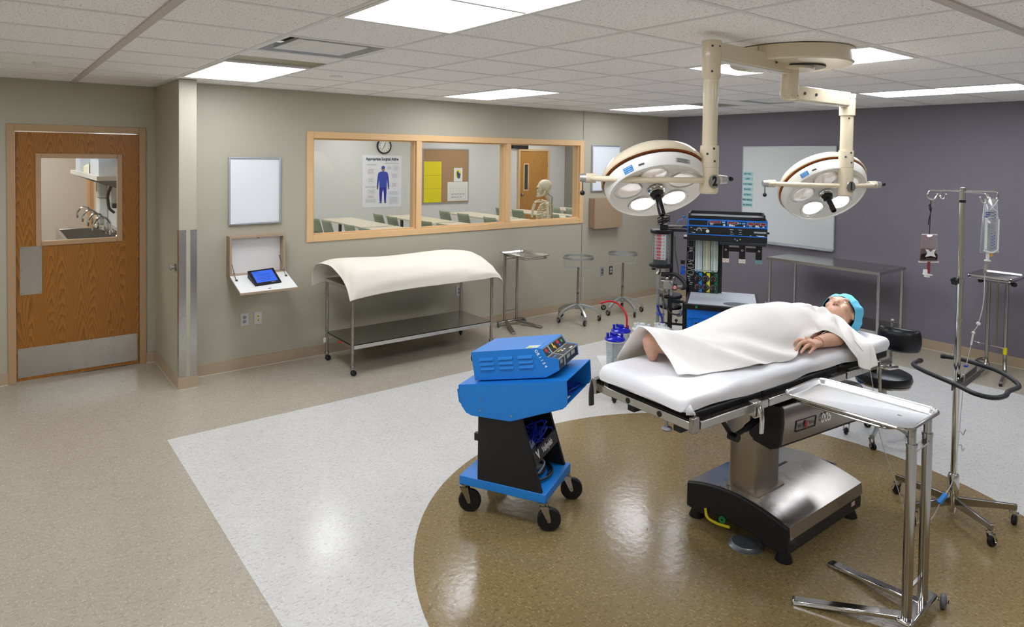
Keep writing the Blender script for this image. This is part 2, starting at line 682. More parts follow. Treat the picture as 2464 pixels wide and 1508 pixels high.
def baseboard(name, x0, x1, y0, y1, out):
    b = MB()
    b.box(x0, x1, y0, y1, .006, .104)
    o = struct(obj(name, b, M['base']))
    ex = [(x0 + min(0, out[0]) * .006, x1 + max(0, out[0]) * .006, y0 + min(0, out[1]) * .006, y1 + max(0, out[1]) * .006)]
    obj('cove_lip', MB().box(*ex[0], 0, .007), M['baselip'], o)
    return o
baseboard('baseboard_back', XPR, XP, YW - .009, YW, (0, -1))
baseboard('baseboard_right', XP - .009, XP, -3.2, YW, (-1, 0))
baseboard('baseboard_alcove', 1.158, XPL, YD - .009, YD, (0, -1))
baseboard('baseboard_alcove_left', -2.2, .118, YD - .009, YD, (0, -1))
baseboard('baseboard_partition', XPL - .009, XPL, YPOST - .009, YD, (-1, 0))
baseboard('baseboard_partition_end', XPL, XPR + .009, YPOST - .009, YPOST, (0, -1))

# ---------------------------------------------------------------- ceiling: grid and lay-in tiles
b = MB()
gx = [G0X + i * T for i in range(-2, 16) if -2.2 < G0X + i * T < XP]
gy = [G0Y + j * T for j in range(-8, 12) if -3.2 < G0Y + j * T < YD]
for x in gx:
    w = .012
    y1 = YD if x < XPL else YW
    b.box(x - w, x + w, -3.2, y1, HC, HC + .03)
for y in gy:
    w = .012
    b.box(-2.2, XP if y < YW else XPL, y - w, y + w, HC - .0004, HC + .03)
b.box(-2.2, XP, YW - .02, YW, HC, HC + .03)
b.box(XP - .02, XP, -3.2, YW, HC, HC + .03)
b.box(-2.2, XPL, YD - .02, YD, HC, HC + .03)
b.box(XPL - .02, XPL, YPOST, YD, HC, HC + .03)
ceil = struct(obj('ceiling', b, M['grid']))
b = MB()
xw = G0X + 3 * T
yw = G0Y + 1 * T
b.box(xw - .021, xw + .021, -3.2, YD, HC - .006, HC + .004)
b.box(-2.2, XP, yw - .021, yw + .021, HC - .0065, HC + .004)
obj('joint_bar', b, M['gridd'], ceil)
b = MB().box(-2.2, XP + .1, -3.2, YD, HC + .16, HC + .18)
obj('deck', b, M['gap'], ceil)
tiled = {}
def cut(i, j, key):
    tiled[(i, j)] = key
for ix in (4, 8, 12, 0):
    for jy in (2, 7, -3):
        cut(ix, jy, 'light'); cut(ix, jy + 1, 'light')
cut(4, 5, 'vent')
cut(12, 5, 'vent')
tm = MB().box(.002, T - .002, .002, T - .002, 0, .012)
tile0 = None
n_t = 0
TK = .0035
for i in range(-2, 16):
    for j in range(-6, 12):
        x, y = G0X + i * T, G0Y + j * T
        if x + T < -2.2 or x > XP - .02 or y + T < -1.3 or y > YD - .02:
            continue
        if x >= XPL - .05 and y > YW - .02:
            continue
        if (i, j) in tiled:
            continue
        x1, y1 = min(x + T, XP), min(y + T, YD if x < XPL - .05 else YW)
        x0 = max(x, -2.2)
        if (i, j) in ((4, 6), (12, 6)):
            y1 = y + T * .5
        full = abs(x1 - x - T) < 1e-4 and abs(y1 - y - T) < 1e-4 and x0 == x
        if full and tile0 is not None:
            o = tile0.copy()
            C.objects.link(o)
            o.parent = ceil
            o.location = (x, y, HC + TK)
        else:
            mb = tm if full else MB().box(x0 - x + .002, x1 - x - .002, .002, y1 - y - .002, 0, .012)
            o = obj('tile', mb, M['tile'], ceil, loc=(x, y, HC + TK))
            if full:
                tile0 = o
        n_t += 1
for i, j in ((4, 6), (12, 6)):
    x, y = G0X + i * T, G0Y + j * T
    o = obj('return_slot', MB().box(x + .004, x + T - .004, y + T * .5 + .004, y + T - .006, HC + .012, HC + .02), M['olive'], ceil)

# troffers
LN = {(4, 2): 'large bright ceiling light panel cut off by the top of the picture', (4, 7): 'bright ceiling light panel above the corner post by the wall with the oak door',
      (8, 7): 'bright ceiling light panel above the observation window', (12, 7): 'bright ceiling light panel in the far corner, behind the lamp post numbered 2',
      (8, 2): 'bright ceiling light panel partly hidden by the round mount of the surgical lamps', (12, 2): 'bright ceiling light panel by the plum wall at the right edge'}
for ix in (4, 8, 12, 0):
    for jy in (2, 7, -3):
        if ix == 0 and jy == 7:
            pass
        x, y = G0X + ix * T, G0Y + jy * T
        if y < -2.8:
            continue
        l = LN.get((ix, jy), 'ceiling light panel behind the camera')
        t = thing('ceiling_light', l, 'ceiling light', (x, y, HC), 0, 'recessed ceiling lights')
        fb = MB()
        fb.frame(.008, T - .008, .008, 2 * T - .008, .022, -.004, .012, Matrix(((1, 0, 0, 0), (0, 0, 1, 0), (0, 1, 0, 0), (0, 0, 0, 1))))
        obj('housing', fb, M['white'], t)
        obj('lens', MB().box(.030, T - .030, .030, 2 * T - .030, .0, .01), M['lens'], t)

# supply diffusers
def vent(i, j, label):
    x, y = G0X + (i + .5) * T, G0Y + (j + .5) * T
    t = thing('ceiling_vent', label, 'air vent', (x, y, HC), 0, 'square ceiling diffusers')
    def ringm(r0, z0, r1, z1):
        vs = [(sx * r0, sy * r0, z0) for sx, sy in ((-1, -1), (1, -1), (1, 1), (-1, 1))] + [(sx * r1, sy * r1, z1) for sx, sy in ((-1, -1), (1, -1), (1, 1), (-1, 1))]
        fs = [(k, (k + 1) % 4, 4 + (k + 1) % 4, 4 + k) for k in range(4)]
        up = [(a, b_, c + .003) for a, b_, c in vs]
        return MB().add(vs, fs).add(up, [q[::-1] for q in fs])
    b = ringm(.302, .001, .275, 0)
    obj('flange', b, M['vent'], t)
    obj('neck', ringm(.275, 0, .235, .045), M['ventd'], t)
    b = ringm(.205, .005, .165, .03)
    b.v += [(-.0, 0, 0)]
    obj('cone', b, M['vent'], t)
    obj('cone', ringm(.205, .005, .2, .02), M['vent'], t)
    obj('face_plate', MB().box(-.13, .13, -.13, .13, .012, .02).add(*[(ringm(.155, .03, .13, .012)).v, (ringm(.155, .03, .13, .012)).f]), M['vent'], t)
    obj('duct', MB().box(-.24, .24, -.24, .24, .06, .07), M['gap'], t)
vent(4, 5, 'square louvered air vent in ceiling before the light panel over the corner post')
vent(12, 5, 'square air vent in ceiling near the plum wall, behind the hub of the surgical lamps')

t = thing('smoke_detector', 'round white smoke detector on the ceiling above the oak door', 'smoke detector', (.301, 5.69, HC + .004))
obj('base_ring', MB().lathe([(0, 0), (.06, 0), (.06, -.012), (0, -.012)], n=28), M['white'], t)
obj('dome', MB().lathe([(.052, -.012), (.05, -.024), (.035, -.034), (.012, -.037), (0, -.037)], n=28), M['white'], t)
for (x, y), l in (((2.142, 4.958), 'flush sprinkler cover in ceiling right of the light panel above the corner post'), ((5.895, 5.073), 'flush sprinkler cover in ceiling left of the farthest light panel')):
    t = thing('sprinkler_cover', l, 'sprinkler', (x, y, HC + .0035), 0, 'sprinkler covers')
    obj('ring', MB().lathe([(.052, 0), (.05, -.006), (.044, -.006), (.042, 0)], n=24), M['grid'], t)
    obj('cap', MB().lathe([(.041, -.001), (.038, -.005), (0, -.006)], n=24), M['grid'], t)

# ---------------------------------------------------------------- oak door with vision panel
d = bpy.data.objects.new('door_1', None)
C.objects.link(d)
d.location = (0, YD, 0)
struct(d)
fx0, fx1, fz = .118, 1.158, 2.214
b = MB()
for x0, x1 in ((fx0, fx0 + .055), (fx1 - .055, fx1)):
    b.box(x0, x1, -.012, .145, 0, fz)
b.box(fx0 + .055, fx1 - .055, -.012, .145, fz - .055, fz)
obj('door_frame', b, M['frame'], d, bev=.003)
b = MB()
sx0, sx1, sz0, sz1 = .176, 1.099, .012, 2.148
wx0, wx1, wz0, wz1 = .340, .940, 1.19, 1.94
b.box(sx0, wx0, .012, .056, sz0, sz1)
b.box(wx1, sx1, .012, .056, sz0, sz1)
b.box(wx0, wx1, .012, .056, sz0, wz0)
b.box(wx0, wx1, .012, .056, wz1, sz1)
obj('door_slab', b, M['oak'], d)
obj('window_trim', MB().frame(.315, .967, 1.165, 1.966, .040, .002, .066), M['frame'], d, bev=.004)
obj('pane', MB().box(.35, .93, .032, .036, 1.2, 1.93), M['glass'], d)
b = MB().box(.203, .357, .009, .0115, .752, 1.166)
o = obj('push_plate', b, M['ss'], d)
sb = MB()
for x in (.212, .348):
    for z in (.766, .958, 1.15):
        screw(sb, (x, .009, z), (0, -1, 0), .005, .002)
obj('screws', sb, M['screw'], o)
o = obj('kick_plate', MB().box(.186, 1.086, .009, .0115, .040, .293), M['ss'], d)
sb = MB()
for k in range(6):
    for z in (.052, .281):
        screw(sb, (.196 + k * .176, .009, z), (0, -1, 0), .005, .002)
obj('screws', sb, M['screw'], o)
# metal corner guards on the partition end
for k, (x0, x1) in enumerate(((XPL, XPL + .054), (XPR - .048, XPR))):
    b = MB().box(x0 - (.002 if k == 0 else 0), x1 + (.002 if k == 1 else 0), YPOST - .0025, YPOST, .108, 1.343)
    if k == 0:
        b.box(x0 - .0025, x0, YPOST, YPOST + .045, .108, 1.343)
    else:
        b.box(x1, x1 + .0025, YPOST, YPOST + .045, .108, 1.343)
    o = obj('corner_guard', b, M['ss'])
    tag(o, 'tall steel corner guard on the %s edge of the wall post by the oak door' % ('left' if k == 0 else 'right'), 'corner guard', 'steel corner guards')
    sb = MB()
    for z in (.14, .45, .72, 1.02, 1.31):
        screw(sb, ((x0 + x1) / 2, YPOST - .0025, z), (0, -1, 0), .005, .002)
    obj('screws', sb, M['screw'], o)
t = thing('door_stop', 'small round metal door stop on the partition side facing the oak door', 'door stop', (XPL, 6.165, 1.02))
obj('plate', MB().lathe([(0, 0), (.03, 0), (.03, -.006), (.012, -.01), (.012, -.03)], axis=(1, 0, 0), n=18), M['ssd'], t)
obj('bumper', MB().lathe([(.014, -.03), (.024, -.034), (.024, -.048), (0, -.05)], axis=(1, 0, 0), n=18), M['grey'], t)

# ---------------------------------------------------------------- observation window
w = bpy.data.objects.new('window_1', None)
C.objects.link(w)
w.location = (0, YW, 0)
struct(w)
FW = .066
b = MB()
b.frame(OX0 - .004, OX1 + .004, OZ0, OZ1, FW, -.012, .135)
obj('window_frame', b, M['wframe'], w, bev=.003)
mull = ((3.640, 3.707), (4.872, 4.938))
for x0, x1 in mull:
    obj('mullion', MB().box(x0, x1, -.010, .133, OZ0 + FW, OZ1 - FW), M['wframe'], w, bev=.003)
xs = [OX0 - .004 + FW] + [q for mm in mull for q in mm] + [OX1 + .004 - FW]
for k in range(3):
    x0, x1 = xs[2 * k], xs[2 * k + 1]
    obj('glazing_stop', MB().frame(x0, x1, OZ0 + FW, OZ1 - FW, .015, .018, .034), M['wframe'], w, bev=.002)
    obj('pane', MB().box(x0 + .006, x1 - .006, .038, .044, OZ0 + FW + .006, OZ1 - FW - .006), M['glass'], w)
# ---------------------------------------------------------------- classroom behind the observation window
CY1, CX0, CX1 = 13.5, 1.45, 12.45
CYN = YW + .125
wallbox('wall_classroom_back', M['cwall'], [(CX0, CX1, CY1, CY1 + .1, 0, 2.75)])
wallbox('wall_classroom_right', M['cdark'], [(CX1, CX1 + .1, CYN, CY1, 0, 2.75)])
wallbox('wall_classroom_left', M['cwall'], [(CX0 - .1, CX0, YD + .14, CY1, 0, 2.75)])
wallbox('wall_classroom_near', M['cwall'], [(XP + .1, CX1, CYN - .1, CYN, 0, 2.75)])
struct(obj('floor_classroom', MB().box(CX0 - .1, CX1 + .1, CYN, CY1 + .1, -.1, 0), mat('classroom_floor', 'b9b3a6', .3)))
cc_ = struct(obj('ceiling_classroom', MB().box(CX0 - .1, CX1 + .1, CYN - .1, CY1 + .1, 2.75, 2.8), M['tile']))
M['clens'] = mat('classroom_lens', 'ffffff', .4, emit='ffffff', es=CLASS_STRENGTH)
for x in (3.2, 6.0, 8.8, 11.2):
    for y in (7.45, 9.9, 12.3):  # row nearest the window is added, unseen, to brighten the skeleton and sill
        t = thing('ceiling_light', 'unseen ceiling light panel put in to light the classroom and skeleton', 'ceiling light', (x, y, 2.75), 0, 'classroom ceiling lights')
        obj('housing', MB().box(-.31, .31, -.61, .61, -.02, 0), M['white'], t)
        obj('lens', MB().box(-.29, .29, -.59, .59, -.024, -.02), M['clens'], t)
# far door
d = bpy.data.objects.new('door_2', None)
C.objects.link(d)
d.location = (0, CY1, 0)
struct(d)
b = MB()
b.frame(10.79, 11.83, -.1, 2.19, .05, -.06, -.002)
obj('door_frame', b, M['wframe'], d)
b = MB()
b.box(10.84, 10.99, -.045, -.005, 0, 2.13); b.box(11.10, 11.78, -.045, -.005, 0, 2.13); b.box(10.99, 11.10, -.045, -.005, 0, 1.13); b.box(10.99, 11.10, -.045, -.005, 1.79, 2.13)
obj('door_slab', b, M['oak2'], d)
obj('window_trim', MB().frame(10.955, 11.135, 1.10, 1.82, .035, -.052, -.04), M['wframe'], d)
obj('pane', MB().box(10.985, 11.105, -.03, -.02, 1.12, 1.8), mat('dark_glass', '3f474b', .1), d)
hd = obj('door_knob', MB().lathe([(0, 0), (.035, 0), (.035, -.01), (.012, -.014), (.012, -.035), (.028, -.045), (.03, -.06), (.02, -.07), (0, -.072)], (10.91, -.045, 1.0), (0, 1, 0), 16), M['chromed'], d)
obj('hinge', MB().box(11.775, 11.80, -.055, -.044, 1.72, 1.86), M['ssd'], d)
# clock
t = thing('wall_clock', 'round black rimmed wall clock with white dial above the attire poster', 'clock', (6.95, CY1, 2.19))
AY = (0, -1, 0)
obj('rim', MB().lathe([(0, 0), (.175, 0), (.18, .03), (.168, .05), (.15, .045), (.148, .03), (0, .03)], axis=AY, n=36), M['black'], t)
dl = obj('dial', MB().lathe([(0, .031), (.149, .031)], axis=AY, n=36), mat('clock_dial', 'eef0ec', .4), t)
for h in range(1, 13):
    a = PI / 2 - h * PI / 6
    text('numeral', str(h), .048, (.115 * math.cos(a), -.0325, .115 * math.sin(a)), (1, 0, 0), (0, 0, 1), M['black'], dl)
def hand(a, l, w_, y):
    dx, dz = math.sin(a), math.cos(a)
    return MB().tube([(-dx * .02, y, -dz * .02), (dx * l, y, dz * l)], w_, 4)
obj('hand', hand(math.radians(20), .08, .006, -.036), M['black'], t)
obj('hand', hand(math.radians(212), .115, .004, -.039), M['black'], t)
# poster
pw, ph = .96, 1.16
t = thing('poster', 'white surgical attire poster with a figure in blue scrubs below the clock', 'poster', (6.44, CY1 - .001, .82))
sheet = obj('sheet', MB().box(0, pw, -.003, 0, 0, ph), mat('poster_paper', 'eceef6', .4), t)
ink = mat('poster_ink', '1c2338', .5)
gink = mat('poster_grey_ink', 'a9a9b8', .5)
pink = mat('poster_red_ink', 'd9b3b0', .5)
scrub = mat('scrub_blue', '3c4fb4', .6)
scrub2 = mat('scrub_dark_blue', '2f2f9c', .6)
skin2 = mat('poster_skin', '7a5340', .6)
text('title', 'Appropriate Surgical Attire', .088, (pw / 2, -.0045, 1.075), (1, 0, 0), (0, 0, 1), ink, sheet, sx=.82, bold=.003)
def flat(poly, m, name, y=-.0042, p=sheet):
    return obj(name, MB().prism(poly, PXZ, y, y + .0008), m, p)
cx = .5
torso = [(-.05, .80), (.05, .80), (.115, .77), (.135, .68), (.15, .55), (.155, .46), (.115, .46), (.105, .56), (.095, .62), (.09, .44), (-.09, .44), (-.095, .62), (-.105, .56), (-.115, .46), (-.155, .46), (-.15, .55), (-.135, .68), (-.115, .77)]
flat([(cx + a, z_) for a, z_ in torso], scrub, 'scrub_top_figure')
legs = [(-.09, .44), (.09, .44), (.085, .3), (.075, .14), (.03, .14), (.02, .32), (0, .40), (-.02, .32), (-.03, .14), (-.08, .14), (-.09, .3)]
flat([(cx + a, z_) for a, z_ in legs], scrub2, 'trousers_figure', -.0040)
for sg in (-1, 1):
    flat([(cx + sg * a, z_) for a, z_ in ((.03, .14), (.08, .14), (.085, .09), (.03, .09))], mat('shoe_cover', '54649f', .6), 'shoe_figure', -.0041)
    flat([(cx + sg * a, z_) for a, z_ in ((.118, .46), (.153, .46), (.15, .40), (.125, .39))], skin2, 'hand_figure', -.0041)
flat([(cx + .04 * math.cos(k * PI / 8), .855 + .055 * math.sin(k * PI / 8)) for k in range(16)], skin2, 'face_figure', -.0045)
flat([(cx - .042, .87), (cx + .042, .87), (cx + .04, .91), (cx, .93), (cx - .04, .91)], scrub, 'cap_figure', -.0052)
flat([(cx - .028, .84), (cx + .028, .84), (cx + .028, .83), (cx - .028, .83)], mat('mask_white', 'dfe6ee', .6), 'mask_figure', -.0052)
bm_ = MB()
def outl(poly, mb):
    mb.tube([(a, -.004, z_) for a, z_ in poly], .0022, 4, closed=True)
el = lambda cx_, cz_, rx, rz: [(cx_ + rx * math.cos(k * PI / 10), cz_ + rz * math.sin(k * PI / 10)) for k in range(20)]
outl([(.2, .7), (.31, .6), (.2, .51), (.08, .6)], bm_)
outl([(.78, .6), (.89, .5), (.78, .39), (.67, .5)], bm_)
outl(el(.82, .87, .09, .075), bm_)
outl(el(.22, .355, .12, .055), bm_)
outl([(.07, .12), (.34, .12), (.34, .18), (.07, .18)], bm_)
outl([(.62, .28), (.9, .28), (.9, .35), (.62, .35)], bm_)
outl([(.64, .07), (.9, .07), (.9, .235), (.64, .235)], bm_)
obj('boxes', bm_, gink, sheet)
bm_ = MB()
outl([(.08, .88), (.14, .73), (.28, .73), (.33, .85)], bm_)
outl([(.7, .64), (.88, .64), (.88, .76), (.7, .76)], bm_)
outl([(.1, .21), (.3, .21), (.3, .27), (.1, .27)], bm_)
obj('boxes', bm_, pink, sheet)
lm = MB()
for cx_, cz_, w_, n_ in ((.2, .605, .11, 5), (.78, .5, .11, 5), (.82, .87, .11, 5), (.22, .355, .16, 4), (.205, .15, .24, 3), (.76, .315, .24, 3), (.77, .15, .21, 7), (.2, .8, .14, 6), (.79, .7, .13, 5), (.2, .24, .15, 3), (.22, .95, .26, 2), (.72, .985, .36, 2), (.2, .455, .26, 3), (.65, .88, .11, 4)):
    for k in range(n_):
        z_ = cz_ + (n_ - 1) * .009 - k * .018
        lm.box(cx_ - w_ / 2, cx_ + w_ / 2 * (1 if k % 2 else .86), -.0042, -.0035, z_ - .0035, z_ + .0035)
obj('text_lines', lm, gink, sheet)
# cork board
t = thing('cork_board', 'aluminium framed cork pinboard on the classroom wall', 'board', (7.94, CY1, .85))
obj('cork', MB().box(.02, 1.29, -.012, 0, .02, 1.29), mat('cork', 'a98763', .85, var=.12, vscale=120), t)
obj('frame', MB().frame(0, 1.31, 0, 1.31, .022, -.02, 0), M['boardfr'], t)
def pinned(name, label, cat, x0, x1, z0, z1, m, y=-.0125):
    q = obj(name, MB().box(x0, x1, CY1 + y - .003, CY1 + y, z0, z1), m)
    return tag(q, label, cat)
yel = mat('yellow_paper', 'e6d800', .5)
for k, (a, c_) in enumerate(((1.525, 1.85), (1.21, 1.52), (.885, 1.205))):
    pinned('yellow_sheet', ('top', 'middle', 'bottom')[k] + ' of the three yellow sheets pinned to the cork board', 'paper', 7.985, 8.465, a, c_, yel)['group'] = 'yellow sheets on the cork board'
q = pinned('picture_card', 'small white card with a blue and yellow drawing on the cork board', 'card', 8.82, 9.065, 1.37, 1.70, M['white'])
obj('yellow_spot', MB().prism(el(8.945, 1.545, .075, .105), PXZ, CY1 - .0175, CY1 - .016), yel, q)
obj('blue_shape', MB().prism([(8.90, 1.60), (8.93, 1.63), (8.96, 1.58), (9.0, 1.56), (8.99, 1.46), (8.95, 1.43), (8.92, 1.48)], PXZ, CY1 - .019, CY1 - .0176), mat('card_blue', '39448f', .5), q)
q = pinned('calendar', 'white wall calendar with handwriting pinned low on the cork board', 'calendar', 8.64, 9.24, .90, 1.36, M['white'])
lm = MB()
for k in range(1, 7):
    lm.box(8.65, 9.23, CY1 - .0172, CY1 - .016, .9 + k * .06, .902 + k * .06)
for k in range(1, 7):
    lm.box(8.64 + k * .086, 8.642 + k * .086, CY1 - .0172, CY1 - .016, .91, 1.27)
obj('ruled_lines', lm, gink, q)
lm = MB()
for k in range(9):
    x = 8.75 + (k % 5) * .08
    z_ = 1.06 - (k // 5) * .07
    lm.tube(spl([(x, CY1 - .018, z_), (x + .02, CY1 - .018, z_ + .02), (x + .035, CY1 - .018, z_ - .012), (x + .06, CY1 - .018, z_ + .012)], 4), .003, 4)
obj('handwriting', lm, mat('pen_ink', '33365f', .5), q)
t = thing('exit_sign', 'black box sign on the classroom wall above the far oak door', 'sign', (10.83, CY1, 2.255))
obj('case', MB().box(-.27, .25, -.09, 0, -.055, .055), M['black'], t, bev=.006)
obj('side_cap', MB().box(.25, .275, -.085, -.005, -.06, .05), M['white'], t)
# tables and chairs
ttop = mat('table_laminate', 'd9cdb8', .4)
cshell = mat('sage_plastic', '8f9a83', .4)
def ctable(x, y0, y1, label):
    t = thing('classroom_table', label, 'table', (x, y0, 0), 0, 'classroom tables')
    L = y1 - y0
    obj('tabletop', MB().box(0, .62, 0, L, .712, .74), ttop, t, bev=.004)
    for yy in (.15, L - .15):
        lg = MB().box(.29, .33, yy - .03, yy + .03, .03, .712)
        lg.box(.05, .57, yy - .025, yy + .025, 0, .03)
        obj('leg', lg, M['dark'], t)
TL = ['first classroom table row from the left, behind the left window pane', 'second classroom table row from the left, spanning the first window post',
      'third classroom table row, behind the middle window pane', 'fourth classroom table row, behind the skeleton', 'farthest right classroom table row, behind the right window pane']
for k, x in enumerate((5.05, 6.4, 7.9, 9.4, 10.75)):
    for y0 in (8.75, 10.6):
        ctable(x, y0, y0 + 1.75, TL[k] + (', nearer table' if y0 < 9 else ', farther table'))
def chair0():
    t = thing('classroom_chair', 'x', 'chair', (0, 0, 0), 0, 'sage green classroom chairs')
    # faces +x (towards table)
    h, w_ = 9, 8
    P = np.zeros((h, w_, 3))
    for i in range(h):
        for j in range(w_):
            a = i / (h - 1)
            c_ = (j / (w_ - 1) - .5) * 2
            P[i, j] = (-.02 - .10 * a + .035 * (1 - c_ * c_) * -1 + .03, c_ * (.215 - .02 * a), .50 + .36 * a)
    q = obj('backrest', MB().grid(P), cshell, t)
    s_ = q.modifiers.new('solid', 'SOLIDIFY'); s_.thickness = .012
    rb = MB()
    for z_ in (.555, .59, .625):
        rb.box(-.075 - (z_ - .5) * .27, -.068 - (z_ - .5) * .27, -.17, .17, z_ - .004, z_ + .004)
    obj('slots', rb, M['dark'], q)
    obj('seat', MB().prism(rrect(.0, .42, -.21, .21, .07), PXY, .435, .452), cshell, t)
    for sy in (-1, 1):
        obj('leg', MB().tube(rnd([(-.1, .2 * sy, .62), (-.02, .2 * sy, .44), (.36, .2 * sy, .43), (.40, .22 * sy, 0)], .04), .011, 6), M['dark'], t)
        obj('leg', MB().tube([(.06, .2 * sy, .43), (-.06, .22 * sy, 0)], .011, 6), M['dark'], t)
    return t
spots = [(4.62, 11.38), (4.62, 10.88), (4.66, 10.05), (4.66, 9.5), (5.93, 11.55), (5.93, 11.0), (6.03, 9.95), (6.03, 9.4), (7.42, 11.55), (7.42, 10.87), (7.42, 9.98), (8.92, 11.6), (8.94, 11.05), (8.95, 9.95), (8.95, 9.35), (10.2, 11.3), (10.25, 10.75)]
cl = ['chair at the first table row, far left edge of the left pane', 'chair at the first table row, second from the left edge', 'chair at the first table row, third from left, low behind the sill', 'chair at the first table row, only its top rim over the sill',
      'chair at the second row, left of the tall pair in left pane', 'chair at the second row, right of the tall pair in left pane', 'chair at the second row, low in left corner of middle pane', 'chair at second row, only its rim over the middle sill',
      'chair at third row, left of the pair under the cork board', 'chair at third row, right of the pair under the cork board', 'chair at the third table row, low beside the second window post',
      'chair at the fourth table row, cut by the second window post', 'chair at the fourth table row, in front of the far oak door', 'chair at the fourth row, low, right behind the skeleton', 'chair at the fourth row, low, hidden by the skeleton ribs',
      'chair at the last row, right behind the skeleton shoulder', 'chair at the last row, at right edge of the right pane']
c0 = chair0()
for k, (x, y) in enumerate(spots):
    o = c0 if k == 0 else dup(c0)
    o.location = (x, y, 0)
    o['label'] = 'sage green ' + cl[k]

# skeleton on a stand
bone = mat('bone_plastic', 'e2d8bf', .45, var=.05, vscale=20)
bone2 = mat('bone_joint', 'b98f62', .5)
sk = thing('skeleton_model', 'full size anatomical skeleton model behind the right window pane', 'skeleton', (5.955, 6.86, 0), math.radians(150))
# local: faces +x ; head top z 1.69
b = MB()
b.ball((-.012, 0, 1.605), (.098, .075, .082), 18, 12)
b.ball((.055, 0, 1.575), (.05, .055, .05), 14, 8)
sko = obj('skull', b, bone, sk)
fb = MB().ball((.07, 0, 1.525), (.035, .04, .035), 12, 8)
for sy in (-1, 1):
    fb.ball((.07, sy * .045, 1.545), (.03, .014, .012), 8, 6)
obj('cheekbones', fb, bone, sko)
e_ = MB()
for sy in (-1, 1):
    e_.ball((.098, sy * .028, 1.572), (.012, .017, .015), 10, 6)
e_.ball((.108, 0, 1.538), (.008, .009, .014), 8, 6)
obj('eye_sockets', e_, bone2, sko)
j = MB()
jp = [(.0, .05, 1.535), (.015, .05, 1.485), (.06, .035, 1.465), (.095, 0, 1.458), (.06, -.035, 1.465), (.015, -.05, 1.485), (.0, -.05, 1.535)]
j.tube(spl(jp, 4), .013, 8)
obj('jaw', j, bone, sko)
te = MB()
for k in range(9):
    a = (k - 4) * .28
    te.box(-.004, .004, -.004, .004, 1.478, 1.505, Matrix.Translation((.055 + .04 * math.cos(a), .036 * math.sin(a) * 1.1, 0)))
obj('teeth', te, M['white'], sko)
sp = MB()
def spine(z_):
    return -.035 - .05 * math.sin((z_ - .95) / .5 * PI) * (1 if z_ < 1.45 else .4) + (.02 if z_ > 1.45 else 0)
for k in range(24):
    z_ = .95 + k * .0245
    r_v = .026 - .0005 * k
    x = spine(z_)
    sp.lathe([(0, -.008), (r_v, -.009), (r_v * .85, 0), (r_v, .009), (0, .008)], (x, 0, z_), n=10)
    sp.tube([(x - .015, 0, z_), (x - .055, 0, z_ - .012)], [.007, .005], 5)
    sp.tube([(x - .01, -.035, z_), (x - .01, .035, z_)], .006, 5)
obj('spine', sp, bone, sk)
ds = MB()
for k in range(23):
    z_ = .962 + k * .0245
    ds.lathe([(0, -.003), (.021, -.003), (.021, .003), (0, .003)], (spine(z_), 0, z_), n=10)
obj('discs', ds, bone2, sk)
rc = []
for k in range(10):
    z_ = 1.40 - k * .031
    wd = .075 + .055 * math.sin(min(1, (k + 1) / 6) * PI / 2) - max(0, k - 6) * .008
    dp = .06 + .085 * math.sin(min(1, (k + 1) / 6) * PI / 2)
    for sy in (-1, 1):
        pts = []
        N = 11 if k < 8 else 8
        for q in range(N):
            a = PI * (q / 10)
            pts.append((spine(z_) + .03 + dp * (.5 - .5 * math.cos(a)) * 1.25 - .03, sy * wd * math.sin(max(.12, a)) ** .8, z_ - .075 * (q / 10) - .01 * math.sin(a)))
        o = obj('rib', MB().tube(spl(pts, 3), .0065, 6, flat=(1.5, .7)), bone, sk)
st = MB().tube([(.13, 0, 1.36), (.155, 0, 1.28), (.165, 0, 1.17)], [.02, .017, .012], 8, flat=(1.2, .6))
obj('sternum', st, bone, sk)
